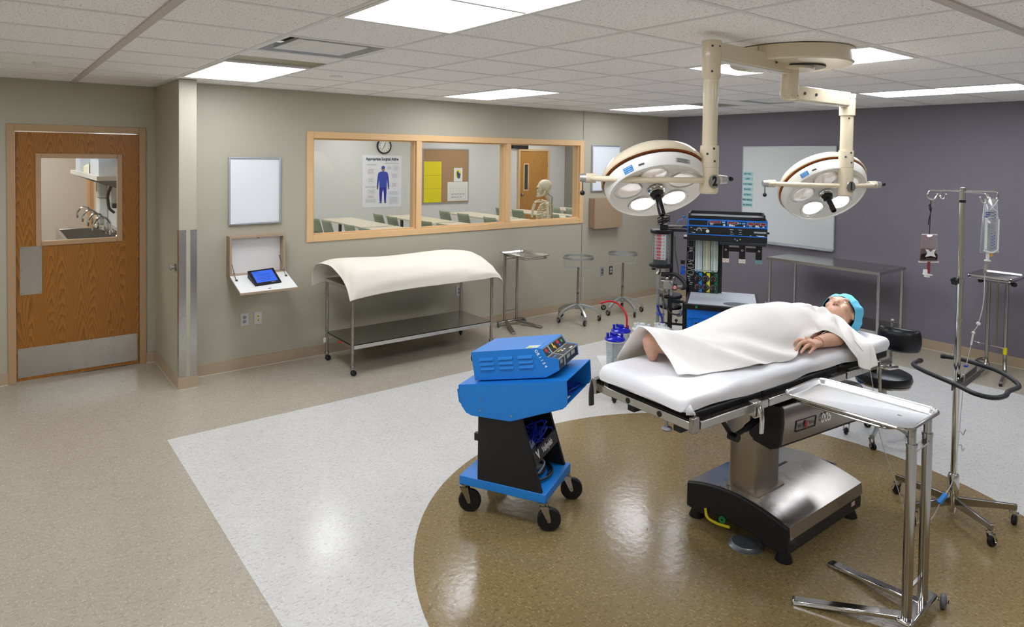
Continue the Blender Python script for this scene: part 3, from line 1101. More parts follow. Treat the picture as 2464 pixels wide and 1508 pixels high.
for sy in (-1, 1):
    obj('clavicle', MB().tube(spl([(.125, sy * .02, 1.37), (.10, sy * .08, 1.385), (.03, sy * .165, 1.395)], 5), .009, 6), bone, sk)
    sc = MB()
    tri = [(-.09, sy * .055, 1.375), (-.095, sy * .07, 1.20), (-.05, sy * .15, 1.355)]
    n_ = V((-.02, 0, 0))
    sc.add([V(p) for p in tri] + [V(p) + V((.012, 0, 0)) for p in tri], [(0, 1, 2), (5, 4, 3), (0, 3, 4, 1), (1, 4, 5, 2), (2, 5, 3, 0)])
    sc.tube([(-.1, sy * .06, 1.345), (-.06, sy * .13, 1.38), (.0, sy * .185, 1.395)], .009, 6)
    obj('scapula', sc, bone, sk)
    ar = MB()
    ar.ball((-.01, sy * .19, 1.365), .025, 10, 8)
    ar.tube([(-.01, sy * .195, 1.36), (-.015, sy * .205, 1.2), (-.02, sy * .21, 1.06)], [.018, .012, .018], 8)
    obj('humerus', ar, bone, sk)
    fo = MB()
    fo.tube([(-.02, sy * .215, 1.05), (.02, sy * .22, .93), (.05, sy * .215, .81)], [.011, .008, .011], 7)
    fo.tube([(-.025, sy * .2, 1.06), (.005, sy * .195, .93), (.04, sy * .2, .81)], [.012, .008, .009], 7)
    obj('forearm', fo, bone, sk)
    hn = MB()
    hn.ball((.055, sy * .21, .785), (.02, .018, .022), 8, 6)
    for q in range(4):
        hn.tube([(.045 + q * .009, sy * (.20 + q * .004), .77), (.05 + q * .012, sy * .21, .70), (.055 + q * .013, sy * .21, .63)], [.005, .005, .004], 5)
    hn.tube([(.06, sy * .2, .78), (.085, sy * .19, .74), (.095, sy * .19, .70)], .005, 5)
    obj('hand', hn, bone, sk)
    fe = MB()
    fe.ball((0, sy * .085, .885), .024, 10, 8)
    fe.tube([(0, sy * .1, .89), (.01, sy * .12, .83), (.01, sy * .10, .66), (.0, sy * .08, .50)], [.017, .018, .014, .026], 8)
    obj('femur', fe, bone, sk)
    ti = MB()
    ti.tube([(0, sy * .08, .48), (-.005, sy * .08, .3), (-.01, sy * .08, .12)], [.026, .013, .018], 8)
    ti.tube([(-.02, sy * .105, .45), (-.02, sy * .105, .12)], .006, 6)
    obj('shin', ti, bone, sk)
    ft = MB()
    ft.ball((-.03, sy * .085, .085), (.035, .022, .022), 10, 6)
    for q in range(5):
        ft.tube([(.0, sy * (.065 + q * .011), .095), (.07, sy * (.055 + q * .015), .075), (.14 - q * .012, sy * (.05 + q * .018), .062)], .007, 5)
    obj('foot', ft, bone, sk)
pe = MB()
for sy in (-1, 1):
    pe.lathe([(.02, 0), (.075, .02), (.085, .07), (.06, .1)], (-.01, sy * .06, .875), (.2, sy * .55, .8), 14)
pe.tube([(.06, -.04, .87), (.07, 0, .86), (.06, .04, .87)], .014, 8)
o = obj('pelvis', pe, bone, sk)
stn = MB()
stn.tube([(-.11, 0, .03), (-.11, 0, 1.45), (-.04, 0, 1.5)], .009, 8)
for k in range(5):
    a = k * 2 * PI / 5
    stn.tube([(-.11, 0, .05), (-.11 + .26 * math.cos(a), .26 * math.sin(a), .03)], .012, 8)
    stn.ball((-.11 + .26 * math.cos(a), .26 * math.sin(a), .018), .018, 8, 6)
obj('stand', stn, M['chromed'], sk)

# ---------------------------------------------------------------- scrub room behind the oak door
SX = 1.15
SYB = 11.6
wallbox('wall_scrub_right', M['cwall'], [(SX, SX + .1, YD + .14, 10.72, 0, 2.7), (SX, SX + .1, 10.72, SYB, 2.15, 2.7)])
wallbox('wall_scrub_back', mat('scrub_beige', 'd3c8bd', .5), [(-2.2, SX + .1, SYB, SYB + .1, 0, 2.7)])
wallbox('wall_scrub_left', M['cwall'], [(-2.3, -2.2, YD + .1, SYB, 0, 2.7)])
struct(obj('floor_scrub', MB().box(-2.3, SX + .15, YD + .13, SYB, -.1, 0), M['floor']))
struct(obj('ceiling_scrub', MB().box(-2.3, SX + .1, YD + .13, SYB, 2.7, 2.75), M['tile']))
M['slens'] = mat('scrub_lens', 'ffffff', .4, emit='ffffff', es=SCRUB_STRENGTH)
for y in (8.0, 10.2):
    t = thing('ceiling_light', 'scrub room ceiling light panel out of view behind the oak door', 'ceiling light', (0, y, 2.7), 0, 'scrub room ceiling lights')
    obj('housing', MB().box(-.31, .31, -.61, .61, -.02, 0), M['white'], t)
    obj('lens', MB().box(-.29, .29, -.59, .59, -.024, -.02), M['slens'], t)
d = bpy.data.objects.new('door_3', None)
C.objects.link(d)
struct(d)
obj('door_slab', MB().box(SX + .02, SX + .06, 10.78, SYB - .06, 0, 2.08), M['oak2'], d)
obj('door_frame', MB().frame(10.72, SYB - .0, -.06, 2.15, .06, SX - .01, SX + .09, Matrix(((0, 1, 0, 0), (1, 0, 0, 0), (0, 0, 1, 0), (0, 0, 0, 1)))), M['wframe'], d)
# sink trough
t = thing('scrub_sink', 'long stainless scrub sink below the faucets behind the oak door', 'sink', (0, 0, 0))
b = MB()
y0, y1, x0, x1 = 7.75, 10.15, .66, SX - .003
b.box(x0, x0 + .035, y0, y1, .55, 1.0); b.box(x0 + .035, x1, y1 - .03, y1, .55, 1.0); b.box(x0 + .035, x1, y0, y0 + .03, .55, 1.0)
b.box(x0 + .035, x1, y0 + .03, y1 - .03, .55, .6)
obj('basin', b, M['ss'], t, bev=.006)
obj('backsplash', MB().box(x1 - .05, x1, y0 + .03, y1 - .03, .6, 1.12), M['ss'], t)
obj('pedestal', MB().box(x0 + .1, x1, y0 + .2, y1 - .2, 0, .55), M['ss'], t)
for k, y in enumerate((8.35, 8.85, 9.4, 10.0)):
    t = thing('gooseneck_faucet', ('nearest', 'second nearest', 'second farthest', 'farthest')[k] + ' chrome gooseneck faucet in the row above the scrub sink', 'faucet', (SX - .053, y, 1.06), 0, 'gooseneck faucets')
    obj('spout', MB().tube(spl([(0, 0, 0), (-.055, 0, .0), (-.06, 0, .1), (-.065, 0, .16), (-.11, 0, .215), (-.17, 0, .215), (-.215, 0, .16), (-.22, 0, .12)], 5), .0115, 8), M['chrome'], t)
    obj('nozzle', MB().cyl((-.22, 0, .125), (-.222, 0, .085), .016, .013, 10), M['chrome'], t)
    obj('flange', MB().cyl((0, 0, 0), (-.014, 0, 0), .03, .024, 14), M['chrome'], t)
# shelf and bins
t = thing('wall_shelf', 'grey wall shelf with white bins above the faucets', 'shelf', (0, 0, 0))
obj('board', MB().box(.83, SX - .002, 7.62, 10.3, 1.70, 1.745), mat('shelf_laminate', 'cfc8c0', .5), t)
for y in (7.9, 9.0, 10.0):
    obj('bracket', MB().prism([(SX - .003, 1.70), (.88, 1.70), (.88, 1.68), (SX - .003, 1.56)], lambda a, b_, t_: (a, t_, b_), y, y + .025), M['grey'], t)
clearw = mat('frosted_plastic', 'eef3f6', .35, alpha=.55)
for k, (y0, y1, l) in enumerate(((7.66, 8.35, 'large white bin of blue drapes at the near end of the scrub room shelf'), (9.3, 9.85, 'white bin of blue packs at the far end of the scrub room shelf'))):
    t = thing('storage_bin', l, 'bin', (0, 0, 1.7455), 0, 'white shelf bins')
    b = MB()
    for a, c_, e, g in ((.85, .86, y0, y1), (1.12, 1.13, y0, y1), (.86, 1.12, y0, y0 + .01), (.86, 1.12, y1 - .01, y1)):
        b.box(a, c_, e, g, 0, .17)
    b.box(.86, 1.12, y0 + .01, y1 - .01, 0, .008)
    obj('tub', b, clearw, t)
    obj('rim', MB().frame(.842, 1.138, y0 - .008, y1 + .008, .012, .17, .178, Matrix(((1, 0, 0, 0), (0, 0, 1, 0), (0, 1, 0, 0), (0, 0, 0, 1)))), M['white'], t)
    q = MB()
    random.seed(k)
    for n_ in range(7):
        yy = y0 + .06 + (y1 - y0 - .12) * n_ / 6
        q.ball((.98 + random.uniform(-.03, .03), yy, .12 + random.uniform(0, .03)), (.11, .06, .06), 8, 6)
    pk = obj('drape_packs', q, mat('drape_blue', '6f9ed8', .7), t)
    pk['kind'] = 'stuff'
for k, (y, r, h, c_, l) in enumerate(((8.72, .035, .12, '2f8a4a', 'green capped bottle standing between the two bins on the shelf'), (8.60, .035, .14, '5a3a28', 'dark brown bottle standing between the two bins on the shelf'), (9.0, .05, .1, 'ece6d0', 'pale yellow tub standing between the two bins on the shelf'))):
    t = thing('bottle', l, 'bottle', (.9, y, 1.7455), 0)
    obj('body', MB().lathe([(0, 0), (r, 0), (r, h * .7), (r * .5, h * .85), (0, h * .85)], n=14), mat('bottle_%d' % k, 'f0efe8' if k == 0 else c_, .4), t)
    obj('cap', MB().lathe([(r * .55, h * .85), (r * .55, h), (0, h)], n=12), mat('cap_%d' % k, c_, .4), t)
for k, (y, l) in enumerate(((9.65, 'far white paper towel dispenser on the scrub room wall'), (8.55, 'near white soap dispenser with a black lever on the scrub room wall'))):
    t = thing('dispenser', l, 'dispenser', (SX - .002, y, 1.42), 0, 'wall dispensers')
    hh = .30 if k == 0 else .26
    obj('body', MB().box(-.10, 0, -.17, .13, 0, hh), M['white'], t, bev=.02)
    obj('window', MB().box(-.103, -.099, -.05, .0, .08, .2), M['grey'], t, bev=.002)
    if k == 1:
        obj('lever', MB().tube(rnd([(-.10, -.16, .2), (-.135, -.16, .1), (-.125, -.16, -.05), (-.07, -.16, -.1)], .04), .014, 8), M['black'], t)
        obj('nozzle', MB().box(-.09, -.02, -.17, -.05, -.05, .001), M['black'], t, bev=.008)
    else:
        obj('lower_case', MB().box(-.09, 0, -.165, .125, -.33, -.005), M['white'], t, bev=.01)
# ---------------------------------------------------------------- things on the back wall
def wboard(name, label, x0, x1, z0, z1):
    t = thing(name, label, 'whiteboard', (0, YW, 0))
    obj('panel', MB().box(x0 + .012, x1 - .012, -.014, 0, z0 + .012, z1 - .012), M['board'], t)
    obj('frame', MB().frame(x0, x1, z0, z1, .016, -.024, 0), M['boardfr'], t, bev=.003)
    return t
wboard('whiteboard', 'small aluminium framed whiteboard above the fold-down tablet cabinet', 1.70, 2.172, 1.337, 1.956)
wboard('whiteboard', 'small aluminium framed whiteboard right of the window, half hidden by surgical lamp 2', 6.295, 6.84, 1.542, 2.162)

lamw = mat('taupe_laminate', 'a8927b', .45, var=.06, vscale=150)
lam2 = mat('tan_laminate', 'a28a6f', .5, var=.06, vscale=150)
t = thing('wall_cabinet', 'taupe wall cabinet with its white door folded down as a writing shelf', 'cabinet', (0, YW, 0))
x0, x1, z0, z1 = 1.686, 2.186, .872, 1.243
obj('body', MB().frame(x0, x1, z0, z1, .020, -.105, -.001).box(x0 + .02, x1 - .02, -.012, -.001, z0 + .02, z1 - .02), lamw, t, bev=.0015)
obj('back_panel', MB().box(x0 + .021, x1 - .021, -.016, -.0125, z0 + .021, z1 - .021), M['white'], t)
obj('catch', MB().box(1.925, 1.95, -.104, -.09, z1 - .024, z1 - .019), M['black'], t)
sl = math.radians(17)
PT = Matrix.Translation((x0, -.108, z0 + .004)) @ Matrix.Rotation(PI, 4, 'Z') @ Matrix.Translation((-.5, 0, 0)) @ Matrix.Rotation(-sl, 4, 'X')
# panel coords: a = 0..0.5 right to left reversed -> use helper
def pp(a, b, h):
    return V((x0 + a, -.108 - b * math.cos(sl) - h * math.sin(sl) * -0, z0 + .004 - b * math.sin(sl) + h))
def slab(a0, a1, b0, b1, h0, h1):
    vs = [pp(a, b_, h) for h in (h0, h1) for a, b_ in ((a0, b0), (a1, b0), (a1, b1), (a0, b1))]
    return MB().add(vs, [(0, 3, 2, 1), (4, 5, 6, 7), (0, 1, 5, 4), (1, 2, 6, 5), (2, 3, 7, 6), (3, 0, 4, 7)])
dr = obj('door', slab(0, .502, 0, .335, -.006, .013), lamw, t)
obj('white_face', slab(.002, .5, .002, .333, .013, .0145), M['white'], dr)
obj('latch', slab(.245, .27, .30, .312, .0145, .018), M['grey'], dr)
for a in (.03, .47):
    st = MB()
    p0 = V((x0 + a, -.03, z0 + .15)) if a < .2 else V((x0 + a, -.02, z0 + .16))
    p1 = pp(a, .10, .02)
    mid = (p0 + p1) / 2 + V((0, -.02, -.03))
    st.tube([p0, mid], .0035, 6)
    st.tube([mid, p1], .0035, 6)
    st.ball(mid, (.009, .012, .012), 8, 6)
    st.box(-.009, .009, -.012, .012, -.006, .006, Matrix.Translation(p1))
    obj('stay', st, M['chromed'], t)
# tablet
tb = thing('tablet', 'tablet in a black folding case with blue screen on the fold-down shelf', 'tablet', (0, YW, 0))
def tp(a, b, h):
    a_, b_ = a - .12, b - .09
    c_, s_ = math.cos(-.10), math.sin(-.10)
    q = pp(.262 + a_ * c_ - b_ * s_, .145 + a_ * s_ + b_ * c_, 0)
    lift = .05 * (1 - b / .18)
    return q + V((0, 0, .016 + h + lift))
def tslab(a0, a1, b0, b1, h0, h1):
    vs = [tp(a, b_, h) for h in (h0, h1) for a, b_ in ((a0, b0), (a1, b0), (a1, b1), (a0, b1))]
    return MB().add(vs, [(0, 3, 2, 1), (4, 5, 6, 7), (0, 1, 5, 4), (1, 2, 6, 5), (2, 3, 7, 6), (3, 0, 4, 7)])
obj('case', tslab(0, .24, 0, .18, 0, .012), M['black'], tb, bev=.003)
cb = MB()
for a in (0.002, .236):
    vs = [tp(a, .0, .0), tp(a, .18, .0), tp(a, .06, 0) - V((0, 0, .033)), tp(a, 0, 0) - V((0, 0, .049))]
    vs += [v + V((.004, 0, 0)) for v in vs]
    cb.add(vs, [(0, 1, 2, 3), (7, 6, 5, 4), (0, 4, 5, 1), (1, 5, 6, 2), (2, 6, 7, 3), (3, 7, 4, 0)])
obj('stand_flap', cb, M['black'], tb)
scr = obj('screen', tslab(.025, .215, .02, .158, .012, .0128), mat('tablet_screen', '1c3f96', .15, emit='3c6be0', es=.42), tb)
lm = MB()
for k, (a, c_, b_) in enumerate(((.035, .09, .03), (.035, .05, .048), (.06, .18, .06), (.06, .17, .078), (.05, .19, .098), (.05, .16, .115), (.07, .15, .133))):
    q = tslab(a, c_, b_, b_ + .0035, .0128, .0132)
    lm.add(q.v, q.f)
obj('screen_text', lm, mat('screen_text', '15275f', .4, emit='1a3480', es=.25), scr)
obj('logo', tslab(.15, .19, .166, .171, .012, .0126), M['grey'], tb)

t = thing('wall_desk', 'closed tan fold-up wall cabinet below the right whiteboard', 'cabinet', (0, YW, 0))
obj('body', MB().box(6.268, 6.80, -.085, -.001, 1.062, 1.455), lam2, t, bev=.002)
obj('door', MB().box(6.268, 6.80, -.112, -.088, 1.052, 1.458), lam2, t, bev=.002)

def outlet(x, z, label, kind, sx=.072):
    t = thing('wall_outlet', label, 'outlet', (x, YW, z), 0, 'wall outlets')
    pm = M['ss'] if kind != 'dark' else mat('outlet_steel', '77736c', .35, .8)
    obj('plate', MB().prism(rrect(-sx / 2, sx / 2, -.058, .058, .006), PXZ, -.006, -.0005), M['grey'] if kind == 'grey' else (mat('steel_plate', 'c6c6c4', .4, .3) if kind in ('duplex', 'jack') else pm), t, bev=.001)
    for s_ in (-1, 1):
        zc = s_ * .02
        fm = {'duplex': mat('receptacle_grey', '8f9196', .4), 'jack': mat('receptacle_ivory', 'd9c98f', .4), 'dark': mat('receptacle_white', 'dedad2', .4), 'grey': mat('receptacle_blue', '60646f', .4)}[kind]
        r = .017
        q = obj('receptacle', MB().prism([(r * math.cos(a * PI / 8) * (1 if kind != 'dark' else .9), zc + .92 * r * math.sin(a * PI / 8)) for a in range(16)], PXZ, -.009, -.005), fm, t)
        hb = MB()
        if kind == 'jack':
            hb.lathe([(0, 0), (.006, 0), (.006, .002), (0, .002)], (0, -.0105, zc), (0, 1, 0), 10)
        else:
            for sx_ in (-1, 1):
                hb.box(sx_ * .006 - .0012, sx_ * .006 + .0012, -.0096, -.0085, zc + .001, zc + .009)
            hb.box(-.002, .002, -.0096, -.0085, zc - .010, zc - .006)
        obj('slots', hb, M['black'], q)
outlet(1.845, .46, 'left steel outlet plate with grey sockets below the fold-down cabinet', 'duplex')
outlet(1.967, .457, 'right steel jack plate with two yellow ports below the fold-down cabinet', 'jack')
outlet(4.21, .455, 'steel outlet plate on the wall under the draped table', 'duplex')
outlet(6.537, .453, 'left dark plate with grey sockets on wall between the two ring stands', 'grey', .06)
outlet(6.705, .452, 'right dark plate with white sockets on wall between the two ring stands', 'dark', .066)

# ---------------------------------------------------------------- big board on the plum wall with magnet labels
t = thing('whiteboard', 'large square whiteboard on the plum wall behind surgical lamp 1', 'whiteboard', (XP, 0, 0))
y0, y1, z0, z1 = 3.815, 5.055, .918, 2.168
b = MB().box(-.016, 0, y0 + .008, y1 - .008, z0 + .03, z1 - .008)
obj('panel', b, mat('big_whiteboard', 'd3d8d6', .22, coat=.2), t)
FT = Matrix(((0, 1, 0, 0), (1, 0, 0, 0), (0, 0, 1, 0), (0, 0, 0, 1)))
obj('frame', MB().frame(y0, y1, z0 + .02, z1, .011, -.02, 0, FT), M['boardfr'], t)
obj('pen_tray', MB().box(-.055, 0, y0, y1, z0, z0 + .022), M['boardfr'], t, bev=.004)
teal = mat('teal_label', '9fd0d4', .5)
for k, (wd, z) in enumerate((('RAYTEC', 1.806), ('LAPS', 1.742), ('KUETTNERS', 1.672), ('BLADES', 1.604), ("ALTRA'S", 1.534), ('FREE NEEDLE', 1.466), ('INJ. NEEDLE', 1.4))):
    q = thing('magnet_label', 'teal label reading %s on the large whiteboard' % wd, 'label', (XP - .0165, 4.972, z), 0, 'teal labels on the big whiteboard')
    obj('strip', MB().box(-.0025, 0, -.075, .075, -.0245, .0245), teal, q)
    text('lettering', wd, .030, (-.0032, 0, 0), (0, -1, 0), (0, 0, 1), M['black'], q, sx=.82 if len(wd) > 8 else .95, bold=.0006)
# ---------------------------------------------------------------- cloth helper: relax a sheet over a height field
def relax(P, H, iters, g=.004, drag=.96, pin=None, stiff=2, rest=None, friction=.55, maxz=None):
    P = P.astype(float).copy()
    Q = P.copy()
    h, w = P.shape[:2]
    R0 = P if rest is None else rest
    pairs = []
    for di, dj in ((0, 1), (1, 0), (1, 1), (1, -1), (0, 2), (2, 0)):
        if dj >= 0:
            a = (slice(0, h - di), slice(0, w - dj)); b_ = (slice(di, h), slice(dj, w))
        else:
            a = (slice(0, h - di), slice(-dj, w)); b_ = (slice(di, h), slice(0, w + dj))
        L = np.linalg.norm(R0[a] - R0[b_], axis=-1, keepdims=True)
        pairs.append((a, b_, L, 1.0 if di + abs(dj) == 1 else (.5 if abs(dj) == 1 and di == 1 else .22)))
    for it in range(iters):
        vel = (P - Q) * drag
        Q = P.copy()
        P = P + vel
        P[..., 2] -= g
        for _ in range(stiff):
            for a, b_, L, k in pairs:
                d_ = P[b_] - P[a]
                l = np.linalg.norm(d_, axis=-1, keepdims=True) + 1e-9
                c_ = d_ * ((l - L) / l) * (.5 * k * .6)
                P[a] += c_
                P[b_] -= c_
        hz = H(P[..., 0], P[..., 1])
        m_ = P[..., 2] < hz
        P[..., 2] = np.where(m_, hz, P[..., 2])
        for ax in (0, 1):
            P[..., ax] = np.where(m_, Q[..., ax] + (P[..., ax] - Q[..., ax]) * (1 - friction), P[..., ax])
        Q[..., 2] = np.where(m_, P[..., 2], Q[..., 2])
    return P

def cloth(name, P, m, th=.004, sub=1):
    o = obj(name, MB().grid(P), m, ang=180)
    s_ = o.modifiers.new('solid', 'SOLIDIFY')
    s_.thickness = th
    s_.offset = 1
    b = o.modifiers.new('sub', 'SUBSURF')
    b.levels = b.render_levels = sub
    return o

# ---------------------------------------------------------------- draped steel table at the back wall
x0, x1, y0, y1 = 2.555, 4.112, 5.537, 6.118
t = thing('instrument_table', 'long steel table with a lower shelf, draped in off-white cloth, by the window wall', 'table', (0, 0, 0))
ZT = .80
obj('tabletop', MB().box(x0 - .012, x1 + .012, y0 - .012, y1 + .012, ZT - .035, ZT), M['ss'], t, bev=.003)
sh = MB()
sh.box(x0, x1, y0, y1, .272, .278)
sh.box(x0, x1, y0, y0 + .003, .238, .278); sh.box(x0, x1, y1 - .003, y1, .238, .278); sh.box(x0, x0 + .003, y0, y1, .238, .278); sh.box(x1 - .003, x1, y0, y1, .238, .278)
so = obj('shelf', sh, M['ss'], t)
obj('red_sticker', MB().box(x0 - .001, x0 - .0002, y0 + .22, y0 + .30, .245, .262), mat('red_sticker', 'b5412c', .5), so)
for x in (x0 + .004, x1 - .004):
    for y in (y0 + .004, y1 - .004):
        lg = obj('leg', MB().cyl((x, y, .075), (x, y, ZT - .035), .0145, n=14), M['ssd'], t)
        obj('socket', MB().lathe([(0, .092), (.019, .092), (.023, .082), (.021, .06), (0, .06)], (x, y, 0), n=14), M['chromed'], lg)
        yaw = -.7 if x < 3 else .8
        caster(t, x + .012 * math.cos(yaw), y + .012 * math.sin(yaw), .028, .064, yaw, M['dark'], M['rubber'], None, .02, off=.012)
tg = MB().box(-.012, .012, -.0015, .0015, -.035, .012, Matrix.Translation((x0 - .022, y1 - .01, .215)))
q = obj('hang_tag', tg, M['white'], t, bev=.002)
obj('string', MB().tube([(x0 - .022, y1 - .01, .226), (x0 - .01, y1 - .005, .28), (x0 + .004, y1 - .004, .30)], .0012, 5), M['white'], q)
cream = mat('cream_linen', 'e9e3d5', .85, bump=.25, bscale=500, var=.02, vscale=6)
def crs(P, n, axis):
    P = np.moveaxis(np.asarray(P, float), axis, 0)
    Q = np.concatenate([P[:1] * 2 - P[1:2], P, P[-1:] * 2 - P[-2:-1]], 0)
    out = []
    for u in np.linspace(0, len(P) - 1, n):
        i = min(int(u), len(P) - 2)
        t_ = u - i
        a, b_, c_, d_ = Q[i:i + 4]
        out.append(.5 * ((2 * b_) + (c_ - a) * t_ + (2 * a - 5 * b_ + 4 * c_ - d_) * t_ ** 2 + (3 * b_ - a - 3 * c_ + d_) * t_ ** 3))
    return np.moveaxis(np.array(out), 0, axis)
def folds(P, fn):
    """push a cloth grid along its normals by fn(u, v)"""
    U, Vv = np.meshgrid(np.linspace(0, 1, P.shape[0]), np.linspace(0, 1, P.shape[1]), indexing='ij')
    gu, gv = np.gradient(P, axis=0), np.gradient(P, axis=1)
    N = np.cross(gv, gu)
    N /= np.linalg.norm(N, axis=-1, keepdims=True) + 1e-9
    N *= np.sign(np.where(np.abs(N[..., 2:3]) > .15, N[..., 2:3], -N[..., 1:2]) + 1e-6)
    return P + N * fn(U, Vv)[..., None]
def row_(x, top, fy, fz, hem):
    k = top
    return [(x, 6.205, .745), (x, 6.178, .86), (x, 6.12, k - .03), (x, 6.0, k), (x, 5.85, k - .004), (x, 5.70, k - .022), (x, 5.575, fz), (x, 5.503, (fz + hem) / 2 + .012), (x, 5.488, hem)]
TD = [
    [(2.44, 6.20, .72), (2.43, 6.17, .85), (2.44, 6.10, .937), (2.47, 6.0, .955), (2.49, 5.88, .95), (2.50, 5.74, .905), (2.50, 5.62, .855), (2.50, 5.53, .785), (2.505, 5.485, .69)],
    [(2.58, 6.21, .74), (2.58, 6.18, .86), (2.58, 6.12, .955), (2.60, 6.0, .995), (2.61, 5.85, .99), (2.61, 5.70, .965), (2.60, 5.59, .925), (2.60, 5.51, .82), (2.58, 5.487, .705)],
    row_(2.85, .990, 0, .928, .728), row_(3.15, .980, 0, .918, .738), row_(3.45, .980, 0, .908, .738), row_(3.75, .984, 0, .893, .736), row_(3.97, .972, 0, .868, .738),
    [(4.13, 6.2, .74), (4.13, 6.17, .84), (4.13, 6.1, .92), (4.13, 5.98, .942), (4.13, 5.85, .935), (4.12, 5.7, .90), (4.12, 5.57, .84), (4.12, 5.505, .79), (4.12, 5.49, .742)],
    [(4.22, 6.18, .70), (4.22, 6.14, .78), (4.22, 6.06, .84), (4.22, 5.96, .868), (4.22, 5.84, .86), (4.21, 5.7, .83), (4.20, 5.58, .775), (4.195, 5.52, .735), (4.195, 5.50, .70)],
    [(4.25, 6.16, .63), (4.255, 6.12, .67), (4.26, 6.05, .715), (4.26, 5.95, .742), (4.255, 5.84, .742), (4.25, 5.7, .725), (4.235, 5.6, .695), (4.225, 5.53, .672), (4.22, 5.505, .655)]]
P = crs(crs(TD, 84, 0), 52, 1)
def tf(U, Vv):
    e = np.clip(Vv * 2 - 1.05, 0, 1)
    return (.006 * np.sin(U * 34 + 2.5 * np.sin(U * 11) + Vv * 3) * e * np.clip(1.2 - np.abs(Vv - .85) * 3, 0, 1)
            + .0035 * np.sin(U * 55 + Vv * 16 + 3 * np.sin(U * 8)) * np.exp(-((Vv - .7) / .12) ** 2)
            + .004 * np.sin(U * 9 + Vv * 6) + .002 * np.sin(Vv * 40 + U * 13) - .007 * np.exp(-((U - .565 - .012 * np.sin(Vv * 3)) / .006) ** 2) * (Vv > .6))
P = folds(P, tf)
dro = cloth('table_drape', P, cream, .004)
tag(dro, 'off-white cloth draped over the long steel table below the window', 'cloth')

# ---------------------------------------------------------------- mayo tray and stand builders
def tray(label, loc, rz, a, b_, m):
    """a x b tray, rim at z=0, 2 cm deep"""
    t = thing('instrument_tray', label, 'tray', loc, rz, 'steel mayo trays')
    r = .05
    o0 = rrect(-a / 2, a / 2, -b_ / 2, b_ / 2, r, 6)
    def ins(d):
        return rrect(-a / 2 + d, a / 2 - d, -b_ / 2 + d, b_ / 2 - d, max(.012, r - d), 6)
    prof = [(-.006, -.004), (-.004, .001), (.0, .002), (.012, -.001), (.022, -.016), (.030, -.0185)]
    rings = [[(p[0], p[1], h) for p in ins(d)] for d, h in prof]
    n = len(rings[0])
    def shell(rs_):
        vs = [p for q in rs_ for p in q]
        fs = [(i * n + k, i * n + (k + 1) % n, (i + 1) * n + (k + 1) % n, (i + 1) * n + k) for i in range(len(rs_) - 1) for k in range(n)]
        return vs, fs
    B = MB()
    vs, fs = shell(rings)
    B.add(vs, fs + [tuple((len(rings) - 1) * n + k for k in range(n))])
    low = [[(p[0], p[1], h - .003) for p in ins(d)] for d, h in prof[2:]]
    vs, fs = shell(low)
    B.add(vs, [q[::-1] for q in fs] + [tuple((len(low) - 1) * n + k for k in range(n))[::-1]])
    obj('pan', B, m, t, ang=22)
    rim = ins(-.001)
    obj('rolled_rim', MB().tube([(p[0], p[1], -.001) for p in rim], .0052, 8, closed=True), M['chrome'], t)
    return t

# foreground stand
def stand(label, loc, rz, zt, legs, tr, post_r, ins_r, ztop, m, m2, wheels, tray_c, bar=(-.14, .16), fxo=0.0, fend=.03):
    t = thing('mayo_stand', label, 'instrument stand', loc, rz, 'mayo stands')
    for sx in (-1, 1):
        x = sx * .092
        p = obj('post', MB().cyl((x, 0, .045), (x, 0, ztop), post_r, n=20), m, t)
        obj('collar', MB().lathe([(0, 0), (post_r + .002, 0), (post_r + .002, .012), (0, .012)], (x, 0, ztop - .004), n=20), m, p)
        obj('inner_post', MB().tube(rnd([(x, 0, ztop), (x, 0, zt - .11 + .03), (x * .98, .0, zt - .035), (x * .98, .06, zt - .026)], .04), ins_r, 12), m, t)
    obj('cross_plate', MB().box(-.092, .092, -.014, .014, ztop - .03, ztop - .022), m, t)
    obj('cross_plate', MB().box(-.085, .085, -.006, .006, .17, .18), m, t)
    a, b_ = tr
    fr = rrect(-a / 2 + .015 + fxo, a / 2 - .015 + fxo, .02, b_ - fend, .05)
    q = obj('tray_frame', MB().tube([(p[0], p[1], zt - .026) for p in fr], .0055, 8, closed=True), m, t)
    br = MB()
    br.tube([(-a / 2 + .03 + fxo, .05, zt - .03), (max(a / 2 - .03 + fxo, .095), .05, zt - .03)], .006, 8)
    obj('rail', br, m, q)
    obj('base_bar', MB().box(bar[0], bar[1], -.032, .03, .042, .062), m2, t, bev=.008)
    for k, (ex, ey) in enumerate(legs):
        sx = -.07 if ex < 0 else .07
        d_ = V((ex - sx, ey, 0)).normalized()
        pr = V((-d_.y, d_.x, 0)) * .023
        p0, p1 = V((sx, .0, .045)), V((ex, ey, .0))
        vs = [p0 - pr, p0 + pr, p1 + pr, p1 - pr]
        vs = [v + V((0, 0, h)) for h in (0, .02) for v in vs]
        q = obj('leg', MB().add(vs, [(0, 3, 2, 1), (4, 5, 6, 7), (0, 1, 5, 4), (1, 2, 6, 5), (2, 3, 7, 6), (3, 0, 4, 7)]), m2, t, bev=.005)
    for x, y, yaw in wheels:
        caster(t, x, y, .033, .05, yaw, M['chromed'], M['dark'] if post_r < .015 else mat('grey_rubber', '6b6d74', .5), M['black'], .022, off=0.0)
    return t
fgt = stand('chrome mayo stand in the right foreground with two tall posts', (3.145, 1.135, 0), math.radians(2), .925, [(.125, .42), (-.29, .40)], (.33, .52), .0205, .0165, .80, M['chromed'], M['chrome'], [(.20, -.05, .2), (-.16, -.05, 0.3)], None, (-.13, .19), -.10, .085)
tray('large empty steel tray on the mayo stand in the right foreground', (3.03, 1.340, .9305), math.radians(1), .348, .535, mat('tray_steel', 'c9c9c8', .33, 1, rvar=.03, vscale=5))
